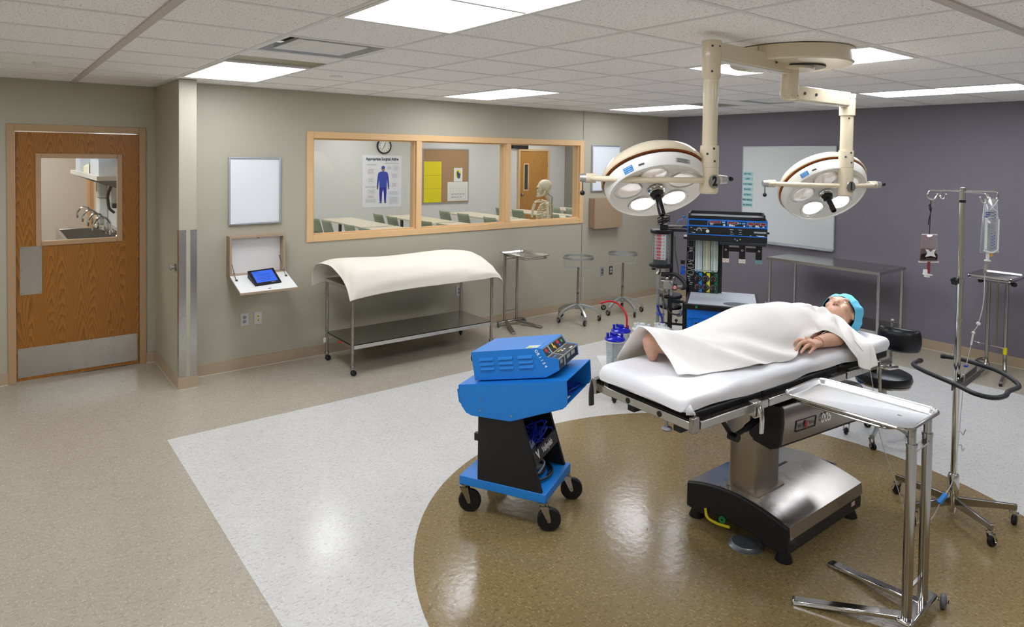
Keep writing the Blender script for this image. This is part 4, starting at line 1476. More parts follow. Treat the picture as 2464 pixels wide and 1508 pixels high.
stand('chrome mayo stand with V shaped feet beside the draped table', (4.855, 6.17, 0), PI, .87, [(.235, .37), (-.20, .34)], (.34, .52), .0155, .012, .815, M['chromed'], M['ssd'], [(.19, .02, 1.2), (-.19, .02, 1.9)], None, (-.19, .19))
tray('empty steel tray on the mayo stand beside the draped table', (4.86, 5.93, .875), PI, .36, .52, M['ss'])

# mayo stand by the plum wall: bent tube floor loops
t = thing('mayo_stand', 'bent tube mayo stand by the plum wall with a yellow tape band', 'instrument stand', (7.46, 2.06, 0), 0, 'mayo stands')
zt = .94
for k, (dx, dy) in enumerate(((-.02, .075), (.03, -.055))):
    if k == 0:
        path = rnd([(dx, dy, zt - .06), (dx, dy, .10), (dx - .10, dy, .035), (-.42, dy + .01, .0295), (-.44, dy + .02, .0295)], .07)
    else:
        path = rnd([(dx, dy, zt - .06), (dx, dy, .12), (dx - .05, dy - .02, .03), (-.30, dy - .07, .0295), (-.36, dy - .08, .0295)], .07)
    p = obj('tube_leg', MB().tube(path, .0155, 12), M['chromed'], t)
    obj('foot_cap', MB().lathe([(0, 0), (.013, 0), (.013, .02), (0, .02)], (path[-1].x, path[-1].y, -.0), n=12), M['black'], p)
q = [c for c in t.children][1]
obj('tape_band', MB().lathe([(.0162, 0), (.0165, 0), (.0165, .065), (.0162, .065)], (.03, -.055, .20), n=14), mat('yellow_tape', 'e3d400', .5), q)
obj('rear_loop', MB().tube(rnd([(-.02, .075, .075), (.0, .075, .06), (.10, .20, .06), (.25, .20, .06), (.25, .15, .06), (.22, .13, .0155)], .05), .0155, 12), M['chromed'], t)
obj('center_rod', MB().cyl((.005, .01, .27), (.005, .01, zt - .05), .006, n=8), mat('brass_rod', 'a08c68', .3, 1), t)
obj('pedal_bar', MB().tube(rnd([(-.02, .075, .275), (-.02, .16, .275), (-.04, .20, .30)], .03), .0055, 8).tube([(.005, -.055, .26), (.005, .075, .265)], .005, 8), M['chromed'], t)
obj('clamp_head', MB().box(-.05, .06, -.085, .105, zt - .075, zt - .05).box(-.03, .05, -.03, .05, zt - .05, zt - .022), M['ssd'], t, bev=.006)
for sy in (-1, 1):
    k = obj('clamp_knob', MB().lathe([(0, 0), (.014, 0), (.022, .012), (.022, .035), (.012, .045), (0, .045)], (-.02, .01 + sy * .11, zt - .06), (-.3, sy, -.25), 12), M['black'], t)
obj('tray_frame', MB().tube([(p[0], p[1], zt - .022) for p in rrect(-.22, .25, -.15, .2, .05)], .006, 8, closed=True), M['chromed'], t)
tray('steel tray on the mayo stand by the plum wall', (7.475, 2.085, zt + .006), 0, .47, .37, M['ss'])

# ---------------------------------------------------------------- ring stands
def ring_stand(label, loc, rz, zr):
    t = thing('ring_stand', label, 'basin stand', loc, rz, 'basin ring stands')
    R_ = .185
    rb = MB().lathe([(R_ - .003, -.014), (R_ + .003, -.014), (R_ + .004, .014), (R_ - .004, .014), (R_ - .003, -.014)], (0, 0, zr), n=36)
    q = obj('ring', rb, M['alu'], t)
    ub = MB()
    ub.tube(rnd([(-R_ + .01, 0, zr), (-R_ + .02, 0, zr - .125), (R_ - .02, 0, zr - .125), (R_ - .01, 0, zr)], .012, 3), .009, 4, flat=(1, .5))
    obj('yoke', ub, M['alu'], t)
    p = obj('post', MB().cyl((0, 0, .2), (0, 0, zr - .12), .0145, n=14), M['ssd'], t)
    obj('ferrule', MB().lathe([(0, 0), (.0158, 0), (.0158, .015), (0, .015)], (0, 0, .33), n=14), M['dark'], p)
    obj('hub', MB().lathe([(0, .145), (.03, .145), (.04, .165), (.03, .2), (.017, .205), (0, .205)], n=18), M['alu'], t)
    for k in range(5):
        a = k * 2 * PI / 5
        d_ = V((math.cos(a), math.sin(a), 0))
        pts = [d_ * .02 + V((0, 0, .185)), d_ * .10 + V((0, 0, .178)), d_ * .2 + V((0, 0, .145)), d_ * .275 + V((0, 0, .095))]
        L = MB().tube(spl(pts, 4), [.033, .032, .030, .028] + [.026, .026, .025, .025, .024, .024, .023, .023, .022], 4, flat=(.95, .85))
        L.cyl(d_ * .272 + V((0, 0, .1)), d_ * .272 + V((0, 0, .062)), .013, n=10)
        obj('base_leg', L, M['alu'], t, bev=.003)
        caster(t, *(d_ * .272 + V((.018 * math.cos(a * 1.7 + 2), .018 * math.sin(a * 1.7 + 2), 0))).xy, .034, .068, a * 1.7 + 2, M['chromed'], M['rubber'], M['alu'], .022, off=.018)
    return t
ring_stand('nearer empty aluminium basin ring stand on five casters, right of the mayo stand', (5.655, 5.86, 0), math.radians(-42), .775)
ring_stand('farther empty aluminium basin ring stand on five casters, close to the anesthesia machine', (6.42, 5.83, 0), math.radians(-30), .765)

# ---------------------------------------------------------------- bare steel table by the plum wall
x0, x1, y0, y1, ZB = 7.09, 7.70, 2.965, 4.215, .87
t = thing('back_table', 'bare steel back table with a lower shelf along the plum wall', 'table', (0, 0, 0))
b = MB().box(x0, x1, y0, y1, ZB - .004, ZB)
for q in ((x0, x0 + .003, y0, y1), (x1 - .003, x1, y0, y1), (x0, x1, y0, y0 + .003), (x0, x1, y1 - .003, y1)):
    b.box(*q, ZB - .03, ZB - .003)
obj('tabletop', b, M['ss'], t)
b = MB().box(x0 + .03, x1 - .03, y0 + .03, y1 - .03, .255, .258)
for q in ((x0 + .03, x0 + .033, y0 + .03, y1 - .03), (x0 + .03, x1 - .03, y0 + .03, y0 + .033), (x0 + .03, x1 - .03, y1 - .033, y1 - .03)):
    b.box(*q, .225, .256)
obj('shelf', b, M['ss'], t)
for x in (x0 + .025, x1 - .025):
    for y in (y0 + .025, y1 - .025):
        lg = obj('leg', MB().cyl((x, y, .07), (x, y, ZB - .004), .0165, n=14), M['ss'], t)
        caster(t, x + .012, y, .03, .07, 0, M['dark'], M['rubber'], None, .02, off=.012)

# ---------------------------------------------------------------- operating stool
t = thing('surgeon_stool', 'black vinyl operating stool with a round seat and backrest behind the table head', 'stool', (5.015, 2.06, 0.0))
obj('seat', MB().lathe([(0, .425), (.165, .425), (.182, .437), (.188, .458), (.180, .488), (.150, .502), (0, .507)], n=40), M['vinyl'], t)
q = obj('seat_band', MB().lathe([(.160, .416), (.176, .416), (.176, .428), (.160, .428)], n=36), M['chromed'], t)
obj('column', MB().lathe([(0, .42), (.06, .42), (.045, .395), (.028, .385), (.028, .17), (.035, .165), (.035, .12), (0, .12)], n=18), M['alu'], t)
bd = (V((.786, -.618, 0)) * .66 + V((.618, .786, 0)) * .75).normalized()
bs = V((-bd.y, bd.x, 0))
P = []
for i in range(9):
    row = []
    for j in range(13):
        u, v_ = (j / 12 - .5) * 2, (i / 8 - .5) * 2
        rx = .148 * (1 - .10 * v_ * v_)
        rz_ = .092 * (1 - .12 * u * u)
        p = bd * (.25 - .06 * u * u * -1 - .06) + bs * (u * rx) + V((.043, -.034, .685 + v_ * rz_))
        row.append(p)
    P.append([tuple(p) for p in row])
bk = MB()
def cush(off, puff):
    return [[tuple(V(P[i][j]) - bd * (off + puff * (1 - ((j / 12 - .5) * 2) ** 4) * (1 - ((i / 8 - .5) * 2) ** 4))) for j in range(13)] for i in range(9)]
A_, B_ = cush(.018, .03), cush(-.012, -.012)
bk.grid(A_); bk.grid([r_[::-1] for r_ in B_])
n_ = 9 * 13
def rim_(i, j): return i * 13 + j
def rimb(i, j): return n_ + i * 13 + (12 - j)
edge = [(0, j) for j in range(13)] + [(i, 12) for i in range(1, 9)] + [(8, j) for j in range(11, -1, -1)] + [(i, 0) for i in range(7, 0, -1)]
for a, c_ in zip(edge, edge[1:] + edge[:1]):
    bk.f.append((rim_(*a), rim_(*c_), rimb(*c_), rimb(*a)))
obj('backrest', bk, M['vinyl'], t, sub=1, ang=60)
arm = MB().tube(rnd([bd * .05 + V((0, 0, .405)), bd * .23 + V((0, 0, .405)), bd * .245 + V((0, 0, .80))], .04), .02, 4, flat=(1, .45))
arm.ball(bd * .255 + V((0, 0, .815)), .016, 10, 6)
obj('back_bar', arm, M['ssd'], t, bev=.002)
obj('height_lever', MB().tube([(.02, .03, .40), (.10, .14, .395), (.16, .19, .39)], .005, 6).ball((.16, .19, .39), .011, 8, 6), M['black'], t)
for k in range(5):
    a = math.radians(118 + 72 * k)
    d_ = V((math.cos(a), math.sin(a), 0))
    obj('base_leg', MB().tube([d_ * .02 + V((0, 0, .15)), d_ * .12 + V((0, 0, .135)), d_ * .235 + V((0, 0, .10))], [.022, .02, .016], 4, flat=(1, .9)), M['alu'], t, bev=.003)
    caster(t, *(d_ * .225).xy, .026, .095, a + 1.2, M['chromed'], M['rubber'], None, .02)
# ---------------------------------------------------------------- operating table
OT = V((3.15, 1.915, 0))
OY = math.radians(-2.8)
def ow(lx, ly, z=0):
    return V((OT.x + lx * math.cos(OY) - ly * math.sin(OY), OT.y + lx * math.sin(OY) + ly * math.cos(OY), z))
M['cast'] = mat('black_cast', '1b1b1d', .5, bump=.2, bscale=220)
t = thing('operating_table', 'stainless operating table with a black skirted base, numbered 005', 'operating table', OT, OY)
br = (0, 0, -OY)
def bl(x, y):
    return x - OT.x, y - OT.y
ymid = 1.972
def arch(y, zc, ze, hw=.30):
    return ze + (zc - ze) * (1 - ((y - ymid) / hw) ** 2)
ys = [1.672 + .6 * k / 16 for k in range(17)]
poly = [(y - OT.y, arch(y, .243, .190)) for y in ys] + [(2.272 - OT.y, .058), (2.16 - OT.y, .05), (2.10 - OT.y, .085), (1.86 - OT.y, .085), (1.80 - OT.y, .05), (1.672 - OT.y, .058)]
obj('base_skirt', MB().prism(poly, PYZ, 3.058 - OT.x, 3.84 - OT.x), M['cast'], t, rot=br, bev=.008)
poly = [(y - OT.y, arch(y, .248, .195)) for y in ys]
top = poly + [(2.275 - OT.y, .14), (2.272 - OT.y, .14)] + [(y - OT.y, arch(y, .244, .191)) for y in ys[::-1]] + [(1.668 - OT.y, .135), (1.664 - OT.y, .135)]
bc = obj('base_cover', MB().prism(top, PYZ, 3.072 - OT.x, 3.835 - OT.x), mat('base_steel', 'b4afa9', .3, 1, rvar=.05, vscale=5), t, rot=br, ang=30)
obj('floor_plate', MB().lathe([(0, 0), (.088, 0), (.088, .006), (.07, .014), (.066, .02), (0, .022)], (bl(3.075, 1.905)[0] - .01, bl(0, 1.905)[1], 0), n=32), mat('zinc_plate', '8c9195', .35, .7), t, rot=br)
for x, y in ((3.105, 1.715), (3.105, 2.235), (3.79, 1.715), (3.79, 2.235)):
    obj('foot', MB().lathe([(.042, 0), (.042, .006), (.026, .05), (.022, .065), (0, .065)], (*bl(x, y), 0), n=18), M['rubber'], t, rot=br)
lb = MB().box(-.05, .05, -.022, .022, .2445, .2475, Matrix.Translation((*bl(3.58, 1.99), 0)))
obj('rating_label', lb, M['black'], t, rot=br)
lb = MB().box(-.02, .02, -.0005, .0005, -.012, .012, Matrix.Translation((*bl(3.74, 1.6715), .105)))
obj('warning_sticker', lb, mat('sticker_red_white', 'c9a59c', .5), t, rot=br)
hp = rnd([(*bl(3.84, 2.145), .165), (*bl(3.985, 2.145), .175), (*bl(3.985, 1.88), .175), (*bl(3.84, 1.88), .165)], .03)
obj('push_handle', MB().tube(hp, .0075, 8), M['chromed'], t, rot=br)
hp = spl([(*bl(3.05, 2.14), .10), (*bl(3.042, 2.12), .06), (*bl(3.045, 2.06), .052), (*bl(3.05, 1.99), .062)], 6)
obj('yellow_cable', MB().tube(hp, .0075, 8), mat('yellow_cable', 'd6c316', .5), t, rot=br)
obj('ground_lug', MB().lathe([(.006, -.004), (.018, -.004), (.018, .004), (.006, .004), (.006, -.004)], (*bl(3.05, 2.035), .082), (1, .2, 0), 16), mat('green_lug', '1f7a44', .5), t, rot=br)
colm = mat('column_steel', 'a79f94', .34, 1, rvar=.06, vscale=4)
def rcol(x0, x1, y0, y1, z0, z1):
    return MB().prism(rrect(x0 - OT.x, x1 - OT.x, y0 - OT.y, y1 - OT.y, .022, 4), PXY, z0, z1)
obj('column', rcol(3.122, 3.365, 1.893, 2.055, .225, .52), colm, t, rot=br)
obj('column_sleeve', rcol(3.106, 3.38, 1.880, 2.07, .50, .80), colm, t, rot=br)
obj('column_flange', rcol(3.11, 3.385, 1.87, 2.075, .236, .25), colm, t, rot=br)
# tilt housing
sec = [(-.20, .585), (-.205, .62), (-.212, .70), (-.205, .762), (-.19, .778), (-.04, .778), (-.035, .60), (-.05, .585)]
hs = thing  # noqa
R5 = Matrix.Rotation(math.radians(2.2), 4, 'Y')
def tilt(p):
    return R5 @ (V(p) + V((-.055, 0, 0)))
hv = MB().prism(sec, lambda a, b, t_: tilt((t_, a, b)), -.045, .72)
ho = obj('tilt_housing', hv, mat('housing_steel', 'a39d98', .34, 1, rvar=.05, vscale=4), t, bev=.004)
cp = MB().prism([(a * 1.0 - .002 * (1 if a < -.1 else -1), b + (.004 if b > .7 else -.006)) for a, b in sec], lambda a, b, t_: tilt((t_, a, b)), -.075, -.045)
obj('housing_end_cap', cp, M['cast'], t, bev=.006)
lowr = MB().prism([(-.196, .592), (-.045, .592), (-.05, .565), (-.15, .55), (-.192, .572)], lambda a, b, t_: tilt((t_, a, b)), -.06, .70)
obj('housing_belly', lowr, M['cast'], t)
def hp_(x, z, off=.0006):
    # point on housing front face
    y = -.207 - off - (.004 if z > .66 else 0)
    return tilt((x, y, z))
text('lettering', '005', .068, hp_(.325, .665, .006), tilt((1, 0, 0)), tilt((0, -.02, 1)), M['white'], ho, shear=.12, bold=.001, sx=.95)
pl_ = MB()
for k in range(4):
    z0_, z1_, x0_, x1_ = ((.635, .637, .055, .235), (.690, .692, .055, .235), (.635, .692, .055, .057), (.635, .692, .233, .235))[k]
    a_, b_ = hp_(x0_, z0_, .0045), hp_(x1_, z1_, .0045)
    pl_.add([a_, hp_(x1_, z0_, .0045), b_, hp_(x0_, z1_, .0045)] + [q + V((0, .004, 0)) for q in (a_, hp_(x1_, z0_, .0045), b_, hp_(x0_, z1_, .0045))], [(0, 1, 2, 3), (7, 6, 5, 4), (0, 4, 5, 1), (1, 5, 6, 2), (2, 6, 7, 3), (3, 7, 4, 0)])
obj('plate_outline', pl_, M['dark'], ho)
text('lettering', 'AMSCO', .024, hp_(.092, .662, .006), tilt((1, 0, 0)), tilt((0, 0, 1)), M['dark'], ho, sx=.8)
text('lettering', 'SURGICAL', .016, hp_(.193, .664, .006), tilt((1, 0, 0)), tilt((0, 0, 1)), M['dark'], ho, sx=.8)
obj('red_emblem', MB().ball((0, 0, 0), (.013, .003, .022), 14, 8, Matrix.Translation(hp_(.142, .662, .004))), mat('red_emblem', 'b0383a', .4), ho)
# crank linkage
obj('crank_arm', MB().tube([(-.42, -.06, .80), (-.30, -.075, .645)], .013, 6, flat=(1, .5)), M['black'], t)
ck = MB().tube(spl([(-.30, -.085, .645), (-.2, -.085, .665), (-.07, -.085, .70)], 5), [.014] * 5 + [.02] * 5 + [.026], 8, flat=(1, .6))
ck.cyl((-.30, -.06, .645), (-.30, -.11, .645), .02, n=14)
obj('crank_lever', ck, M['black'], t)
# top frame
TC = 0
RW = .292
fr = MB()
fr.box(-.78, .80, -.16, -.12, .80, .87)
fr.box(-.78, .80, .12, .16, .80, .87)
fr.box(-.05, .40, -.11, .11, .78, .86)
fr.box(-.80, .82, -.235, .235, .868, .885)
obj('under_frame', fr, M['cast'], t)
def pad(x0, x1):
    return obj('pad_section', MB().box(x0, x1, -.258, .258, .886, .934), M['black'], t, bev=.012)
pad(-.825, -.335); pad(-.325, .33); pad(.34, .85)
def rail(x0, x1, y, z0=.868, z1=.904):
    y0_, y1_ = (y - .006, y + .006)
    return obj('side_rail', MB().box(x0, x1, y0_, y1_, z0, z1), M['ss'], t, bev=.003)
for s_ in (-1, 1):
    rail(-.815, -.345, s_ * RW)
    rail(-.335, .33, s_ * RW)
    rail(.345, .82, s_ * RW)
    for x in (-.76, -.42, -.27, -.05, .25, .42, .72):
        obj('rail_standoff', MB().cyl((x, s_ * .25, .886), (x, s_ * (RW - .005), .886), .011, n=10), M['ssd'], t)
ft = MB().box(-.862, -.848, -.285, .285, .868, .904)
q = obj('foot_rail', ft, M['ss'], t, bev=.003)
hb = MB()
for y in (-.11, .08):
    hb.cyl((-.864, y, .886), (-.8615, y, .886), .013, n=14)
obj('sockets', hb, M['black'], q)
for s_ in (-1, 1):
    q = obj('corner_block', MB().box(-.865, -.825, s_ * .285 - .012, s_ * .285 + .012, .86, .925), M['ssd'], t, bev=.003)
q = obj('rail_clamp', MB().box(-.885, -.845, .27, .30, .862, .935), M['chromed'], t, bev=.004)
obj('clamp_lever', MB().tube(rnd([(-.872, .30, .92), (-.885, .302, .87), (-.882, .302, .80)], .03), .016, 6, flat=(1, .5)), M['dark'], q)
q = obj('thumb_screw', MB().cyl((-.845, -.14, .868), (-.845, -.14, .835), .005, n=8).lathe([(0, 0), (.02, 0), (.024, -.006), (.018, -.014), (0, -.014)], (-.845, -.14, .835), n=14), M['grey'], t)
# socket clamp with lever on the near rail
q = obj('rail_clamp', MB().box(-.475, -.42, -RW - .026, -RW + .012, .852, .918), M['chromed'], t, bev=.005)
obj('clamp_lever', MB().tube(rnd([(-.45, -RW - .03, .90), (-.448, -RW - .045, .86), (-.452, -RW - .045, .785)], .03), .014, 6, flat=(1, .5)), M['chrome'], q)
obj('stirrup_bracket', MB().box(-.40, -.375, -RW - .004, -RW + .01, .835, .87).box(-.44, -.40, -RW - .004, -RW + .01, .835, .842), M['ss'], t)
q = obj('rail_clamp', MB().box(.615, .665, -RW - .026, -RW + .012, .85, .92), M['chromed'], t, bev=.005)
obj('clamp_lever', MB().tube(rnd([(.64, -RW - .03, .89), (.655, -RW - .06, .885), (.74, -RW - .07, .88)], .02), .011, 6, flat=(1, .6)), M['chrome'], q)
obj('rod', MB().cyl((.648, -RW - .02, .93), (.625, -RW - .035, .76), .008, n=10), M['chrome'], q)

# mattress under a white fitted sheet
M['sheet'] = mat('white_sheet', 'e8e8ea', .8, bump=.35, bscale=45, stretch=(1, 3, 1))
mt = thing('mattress', 'white sheet covered mattress on the operating table', 'mattress', OT, OY)
def loop(lx, hw, z0, z1, r, seed):
    pts = []
    prof = [(hw - .012, z0)] + [(hw - r + r * math.sin(a), z1 - r + r * math.cos(a)) for a in [PI / 2 * (1 - k / 5) for k in range(6)]]
    right = [(-a, b) for a, b in prof]
    left = prof[::-1]
    return [(lx, a, b) for a, b in right] + [(lx, -hw * .45, z1 + .002), (lx, 0, z1 + .003), (lx, hw * .45, z1 + .002)] + [(lx, a, b) for a, b in left]
rows = []
X = [-.882, -.880, -.872, -.86, -.83] + list(np.linspace(-.78, .80, 34)) + [.84, .865, .876, .88]
for i, lx in enumerate(X):
    e = min(lx + .882, .88 - lx)
    k = math.sqrt(max(0, 1 - (1 - min(1, e / .045)) ** 2))
    z1 = .962 + (1.009 - .962) * k
    hw = .243 + .030 * k
    rows.append([list(p) for p in loop(lx, hw, .936 + .007 * math.sin(lx * 7 + .5) + .003 * math.sin(lx * 19 + 1), z1, .036, i)])
P = np.array(rows)
rs = np.random.RandomState(5)
P[..., 1] += .0022 * np.sin(P[..., 0] * 23 + P[..., 2] * 40) * (P[..., 2] < .99)
P[..., 2] += .0022 * np.sin(P[..., 0] * 34 + P[..., 1] * 21) * np.sin(P[..., 1] * 30 + 2)
mb = MB().grid(P)
nw = P.shape[1]
mb.f.append(tuple(range(nw))); mb.f.append(tuple((len(X) - 1) * nw + k for k in range(nw))[::-1])
so = obj('fitted_sheet', mb, M['sheet'], mt, ang=180, sub=1)
obj('foam_core', MB().box(-.85, .85, -.24, .24, .9355, .97), M['white'], mt)
for k, (x, y) in enumerate(((-.868, -.262), (-.868, .262))):
    gp = MB()
    for q in range(4):
        a = 2.4 + q * .35 if y < 0 else 2.4 + q * .35
        gp.tube(spl([(x + .02, y + (.012 if y < 0 else -.012), .985), (x + .004 + .004 * q, y + (-.002 - .004 * q) * (1 if y < 0 else -1), .955), (x + .008 + .008 * q, y + (.002 - .006 * q) * (1 if y < 0 else -1), .932)], 4), .006, 6)
    q = obj('gathered_corner', gp, M['sheet'], mt)

# ---------------------------------------------------------------- training manikin
sk_ = mat('manikin_skin', 'd3a58b', .45, sub=.08, var=.03, vscale=25, bump=.06, bscale=300)
mk = thing('patient_manikin', 'training manikin lying on its back under a white blanket, in a blue bouffant cap', 'manikin', OT, OY)
b = MB()
b.ball((.30, -.01, 1.065), (.22, .150, .095), 20, 12)
b.ball((.03, .015, 1.065), (.20, .150, .100), 20, 12)
b.ball((-.13, .03, 1.06), (.14, .150, .085), 20, 12)
b.tube([(-.15, .10, 1.065), (-.40, .11, 1.062), (-.56, .125, 1.085), (-.635, .14, 1.11)], [.066, .052, .048, .048], 14)
b.tube([(-.15, -.03, 1.055), (-.30, -.03, 1.05)], [.06, .045], 12)
b.ball((-.30, -.03, 1.05), .044, 14, 10)
b.tube([(-.642, .145, 1.115), (-.636, .149, 1.075), (-.625, .153, 1.036)], [.045, .038, .026], 14)
b.ball((-.64, .142, 1.11), .045, 14, 10)
b.ball((-.625, .153, 1.036), .0262, 12, 8)
# shoulders, arms
b.ball((.44, -.13, 1.055), (.06, .05, .045), 14, 10)
b.ball((.46, .125, 1.06), (.065, .06, .05), 14, 10)
b.tube([(.42, -.16, 1.045), (.385, -.21, 1.057)], [.034, .038], 12)
b.tube([(.395, -.208, 1.057), (.37, -.218, 1.06), (.28, -.214, 1.062), (.205, -.208, 1.06)], [.040, .041, .035, .028], 14, flat=(1, 1.05))
b.tube([(.46, .15, 1.075), (.30, .20, 1.06), (.05, .21, 1.055)], [.05, .04, .03], 12)
# neck and head
HX, HY, HZ = .688, -.058, 1.112
b.tube([(.48, -.035, 1.05), (.58, -.05, 1.062), (.66, -.055, 1.075)], [.058, .052, .052], 16)
H = Matrix.Translation((HX, HY, HZ)) @ Matrix.Rotation(math.radians(14), 4, 'Z') @ Matrix.Rotation(math.radians(-31), 4, 'Y')
# head local: +x crown, +z face, y sideways
b.ball((.03, 0, .0), (.098, .076, .092), 20, 14, H)
b.ball((-.045, 0, .035), (.062, .060, .060), 18, 12, H)
b.ball((-.098, 0, .052), (.024, .030, .026), 12, 8, H)       # chin
for s_ in (-1, 1):
    b.ball((-.055, s_ * .045, .020), (.05, .022, .035), 12, 8, H)  # jaw
    b.ball((-.010, s_ * .040, .068), (.026, .022, .018), 12, 8, H)  # cheek
    b.ball((.045, s_ * .032, .078), (.012, .026, .012), 10, 6, H)   # brow
    b.ball((.005, s_ * .078, .0), (.032, .010, .020), 10, 8, H)     # ear
    b.ball((-.020, s_ * .0115, .094), (.009, .0085, .008), 8, 6, H)  # nostril wing
b.tube([H @ V((.035, 0, .082)), H @ V((.0, 0, .097)), H @ V((-.020, 0, .106))], [.008, .0105, .012], 10)
b.tube([H @ V((-.056, -.024, .083)), H @ V((-.053, -.012, .089)), H @ V((-.052, 0, .0895)), H @ V((-.053, .012, .089)), H @ V((-.056, .024, .083))], [.003, .0062, .0058, .0062, .003], 8)
b.tube([H @ V((-.061, -.021, .081)), H @ V((-.066, -.010, .086)), H @ V((-.067, .010, .086)), H @ V((-.061, .021, .081))], [.003, .0068, .0068, .003], 8)
body = obj('body', b, sk_, mk, ang=180)
rm = body.modifiers.new('remesh', 'REMESH')
rm.mode = 'VOXEL'
rm.voxel_size = .0042
rm.use_smooth_shade = True
sm = body.modifiers.new('smooth', 'SMOOTH')
sm.iterations = 4
sm.factor = .5
eyew = mat('eye_white', 'e8e6e0', .2)
iris = mat('eye_iris', '4f6d7a', .15)
for s_ in (-1, 1):
    e = obj('eye', MB().ball((.022, s_ * .030, .071), (.0125, .0155, .0125), 14, 10, H), eyew, mk)
    obj('iris', MB().ball((.0215, s_ * .029, .0805), (.006, .006, .0035), 12, 8, H), iris, e)
    lid = MB().tube([H @ V((.028, s_ * .030 + d_ * .016, .079 - abs(d_) * .004)) for d_ in (-1, -.5, 0, .5, 1)], .0028, 6)
    obj('eyelid', lid, sk_, mk)
    obj('nostril', MB().ball((-.027, s_ * .0075, .0985), (.004, .0034, .004), 8, 6, H), mat('nostril', '6b3328', .6), mk)
obj('lip_line', MB().tube([H @ V((-.0595, y_, .0905 - abs(y_) * .32)) for y_ in (-.022, -.01, 0, .01, .022)], .0016, 6), mat('lip_line', 'a06458', .5), mk)
# hand: separate gripping surface, remeshed for soft webs
b = MB()
HW = V((.205, -.209, 1.06))
b.tube([HW + V((.012, 0, 0)), HW + V((-.02, -.002, .001)), HW + V((-.06, -.006, .004)), HW + V((-.085, -.006, .004))], [.026, .030, .036, .034], 14, flat=(.62, 1.12))
fing = [(-.080, .030, .012, [(-.042, .006, .010), (-.030, .002, -.006), (-.020, 0, -.013)], .0090),
        (-.086, .010, .009, [(-.046, .002, .006), (-.033, 0, -.012), (-.022, 0, -.017)], .0094),
        (-.083, -.010, .003, [(-.043, -.001, -.001), (-.031, 0, -.013), (-.020, 0, -.013)], .0090),
        (-.072, -.029, -.005, [(-.033, -.004, -.006), (-.024, -.001, -.010), (-.016, 0, -.008)], .0080)]
tips = []
for x, y, z, segs, r_f in fing:
    p = HW + V((x + .012, y, z))
    pts = [p]
    for s_ in segs:
        pts.append(pts[-1] + V(s_))
    for q in pts:
        q.z = max(q.z, 1.0125 + r_f * .85)
    b.tube(spl(pts, 4), [r_f * 1.12 - .0035 * k / 12 for k in range(13)], 10)
    b.ball(pts[1], r_f * 1.1, 8, 6)
    b.ball(pts[2], r_f * .98, 8, 6)
    b.ball(pts[-1], r_f * .78, 8, 6)
    tips.append((pts[-1], (pts[-1] - pts[-2]).normalized(), r_f))
th = [HW + V((-.022, .022, .006)), HW + V((-.045, .048, .016)), HW + V((-.078, .052, .022)), HW + V((-.10, .044, .020))]
b.tube(spl(th, 4), [.014] * 5 + [.0115] * 4 + [.0098] * 3 + [.008], 10)
b.ball(th[-1], .008, 8, 6)
tips.append((th[-1], (th[-1] - th[-2]).normalized(), .009))
hand = obj('hand', b, sk_, mk, ang=180)
rm = hand.modifiers.new('remesh', 'REMESH')
rm.mode = 'VOXEL'
rm.voxel_size = .0021
rm.use_smooth_shade = True
sm = hand.modifiers.new('smooth', 'SMOOTH')
sm.iterations = 4
sm.factor = .5
nl = mat('nail', 'd9b3a0', .25)
for p, d_, r_f in tips:
    obj('nail', MB().ball((0, 0, 0), (.0055, .0045, .0018), 10, 6, Matrix.Translation(p - d_ * .001 + V((0, 0, r_f * .62))) @ d_.to_track_quat('X', 'Z').to_matrix().to_4x4()), nl, hand)
obj('wrist_seam', MB().tube([HW + V((.006 + .002 * math.sin(2 * a), .0295 * math.cos(a), .0275 * math.sin(a) + .001)) for a in [k * PI / 12 for k in range(24)]], .0013, 6, closed=True), mat('seam', '8a4a3a', .6), mk)
# bouffant cap
cap = mat('bouffant_blue', '68c4ea', .8, bump=.5, bscale=90)
rows = []
NA = 44
ca, sa = math.cos(math.radians(44)), math.sin(math.radians(44))
for i in range(14):
    f = i / 13
    row = []
    for k in range(NA):
        a = 2 * PI * k / NA
        y_, b_ = math.cos(a), math.sin(a)
        puff = 1 + (.035 * math.sin(7 * a + 1) + .03 * math.sin(17 * a) + .02 * math.sin(11 * a + 2)) * (.35 + f)
        if f < .62:
            g_ = 1 + .20 * math.sin(f / .62 * PI / 2)
        else:
            g_ = 1.20 * math.sqrt(max(.03, 1 - ((f - .62) / .385) ** 2))
        at_ = -.006 - .010 * abs(y_) * (1 - f) + .165 * f + .012 * math.sin(3 * a + .5) * f - .012 * (b_ > .3) * (1 - f)
        yy, bb = .091 * y_ * g_ * puff, .004 + .103 * b_ * g_ * puff
        # a axis: back and up of the skull; b axis: brow to nape
        p = V((at_ * ca + bb * sa, yy, -at_ * sa + bb * ca))
        q = H @ p
        q.z = max(q.z, 1.014)
        row.append(tuple(q))
    rows.append(row + [row[0]])
cb = MB().grid(np.array(rows))
cb.f.append(tuple(13 * (NA + 1) + k for k in range(NA)))
co = obj('bouffant_cap', cb, cap, mk, ang=180, sub=1)
s_ = co.modifiers.new('solid', 'SOLIDIFY')
s_.thickness = .002

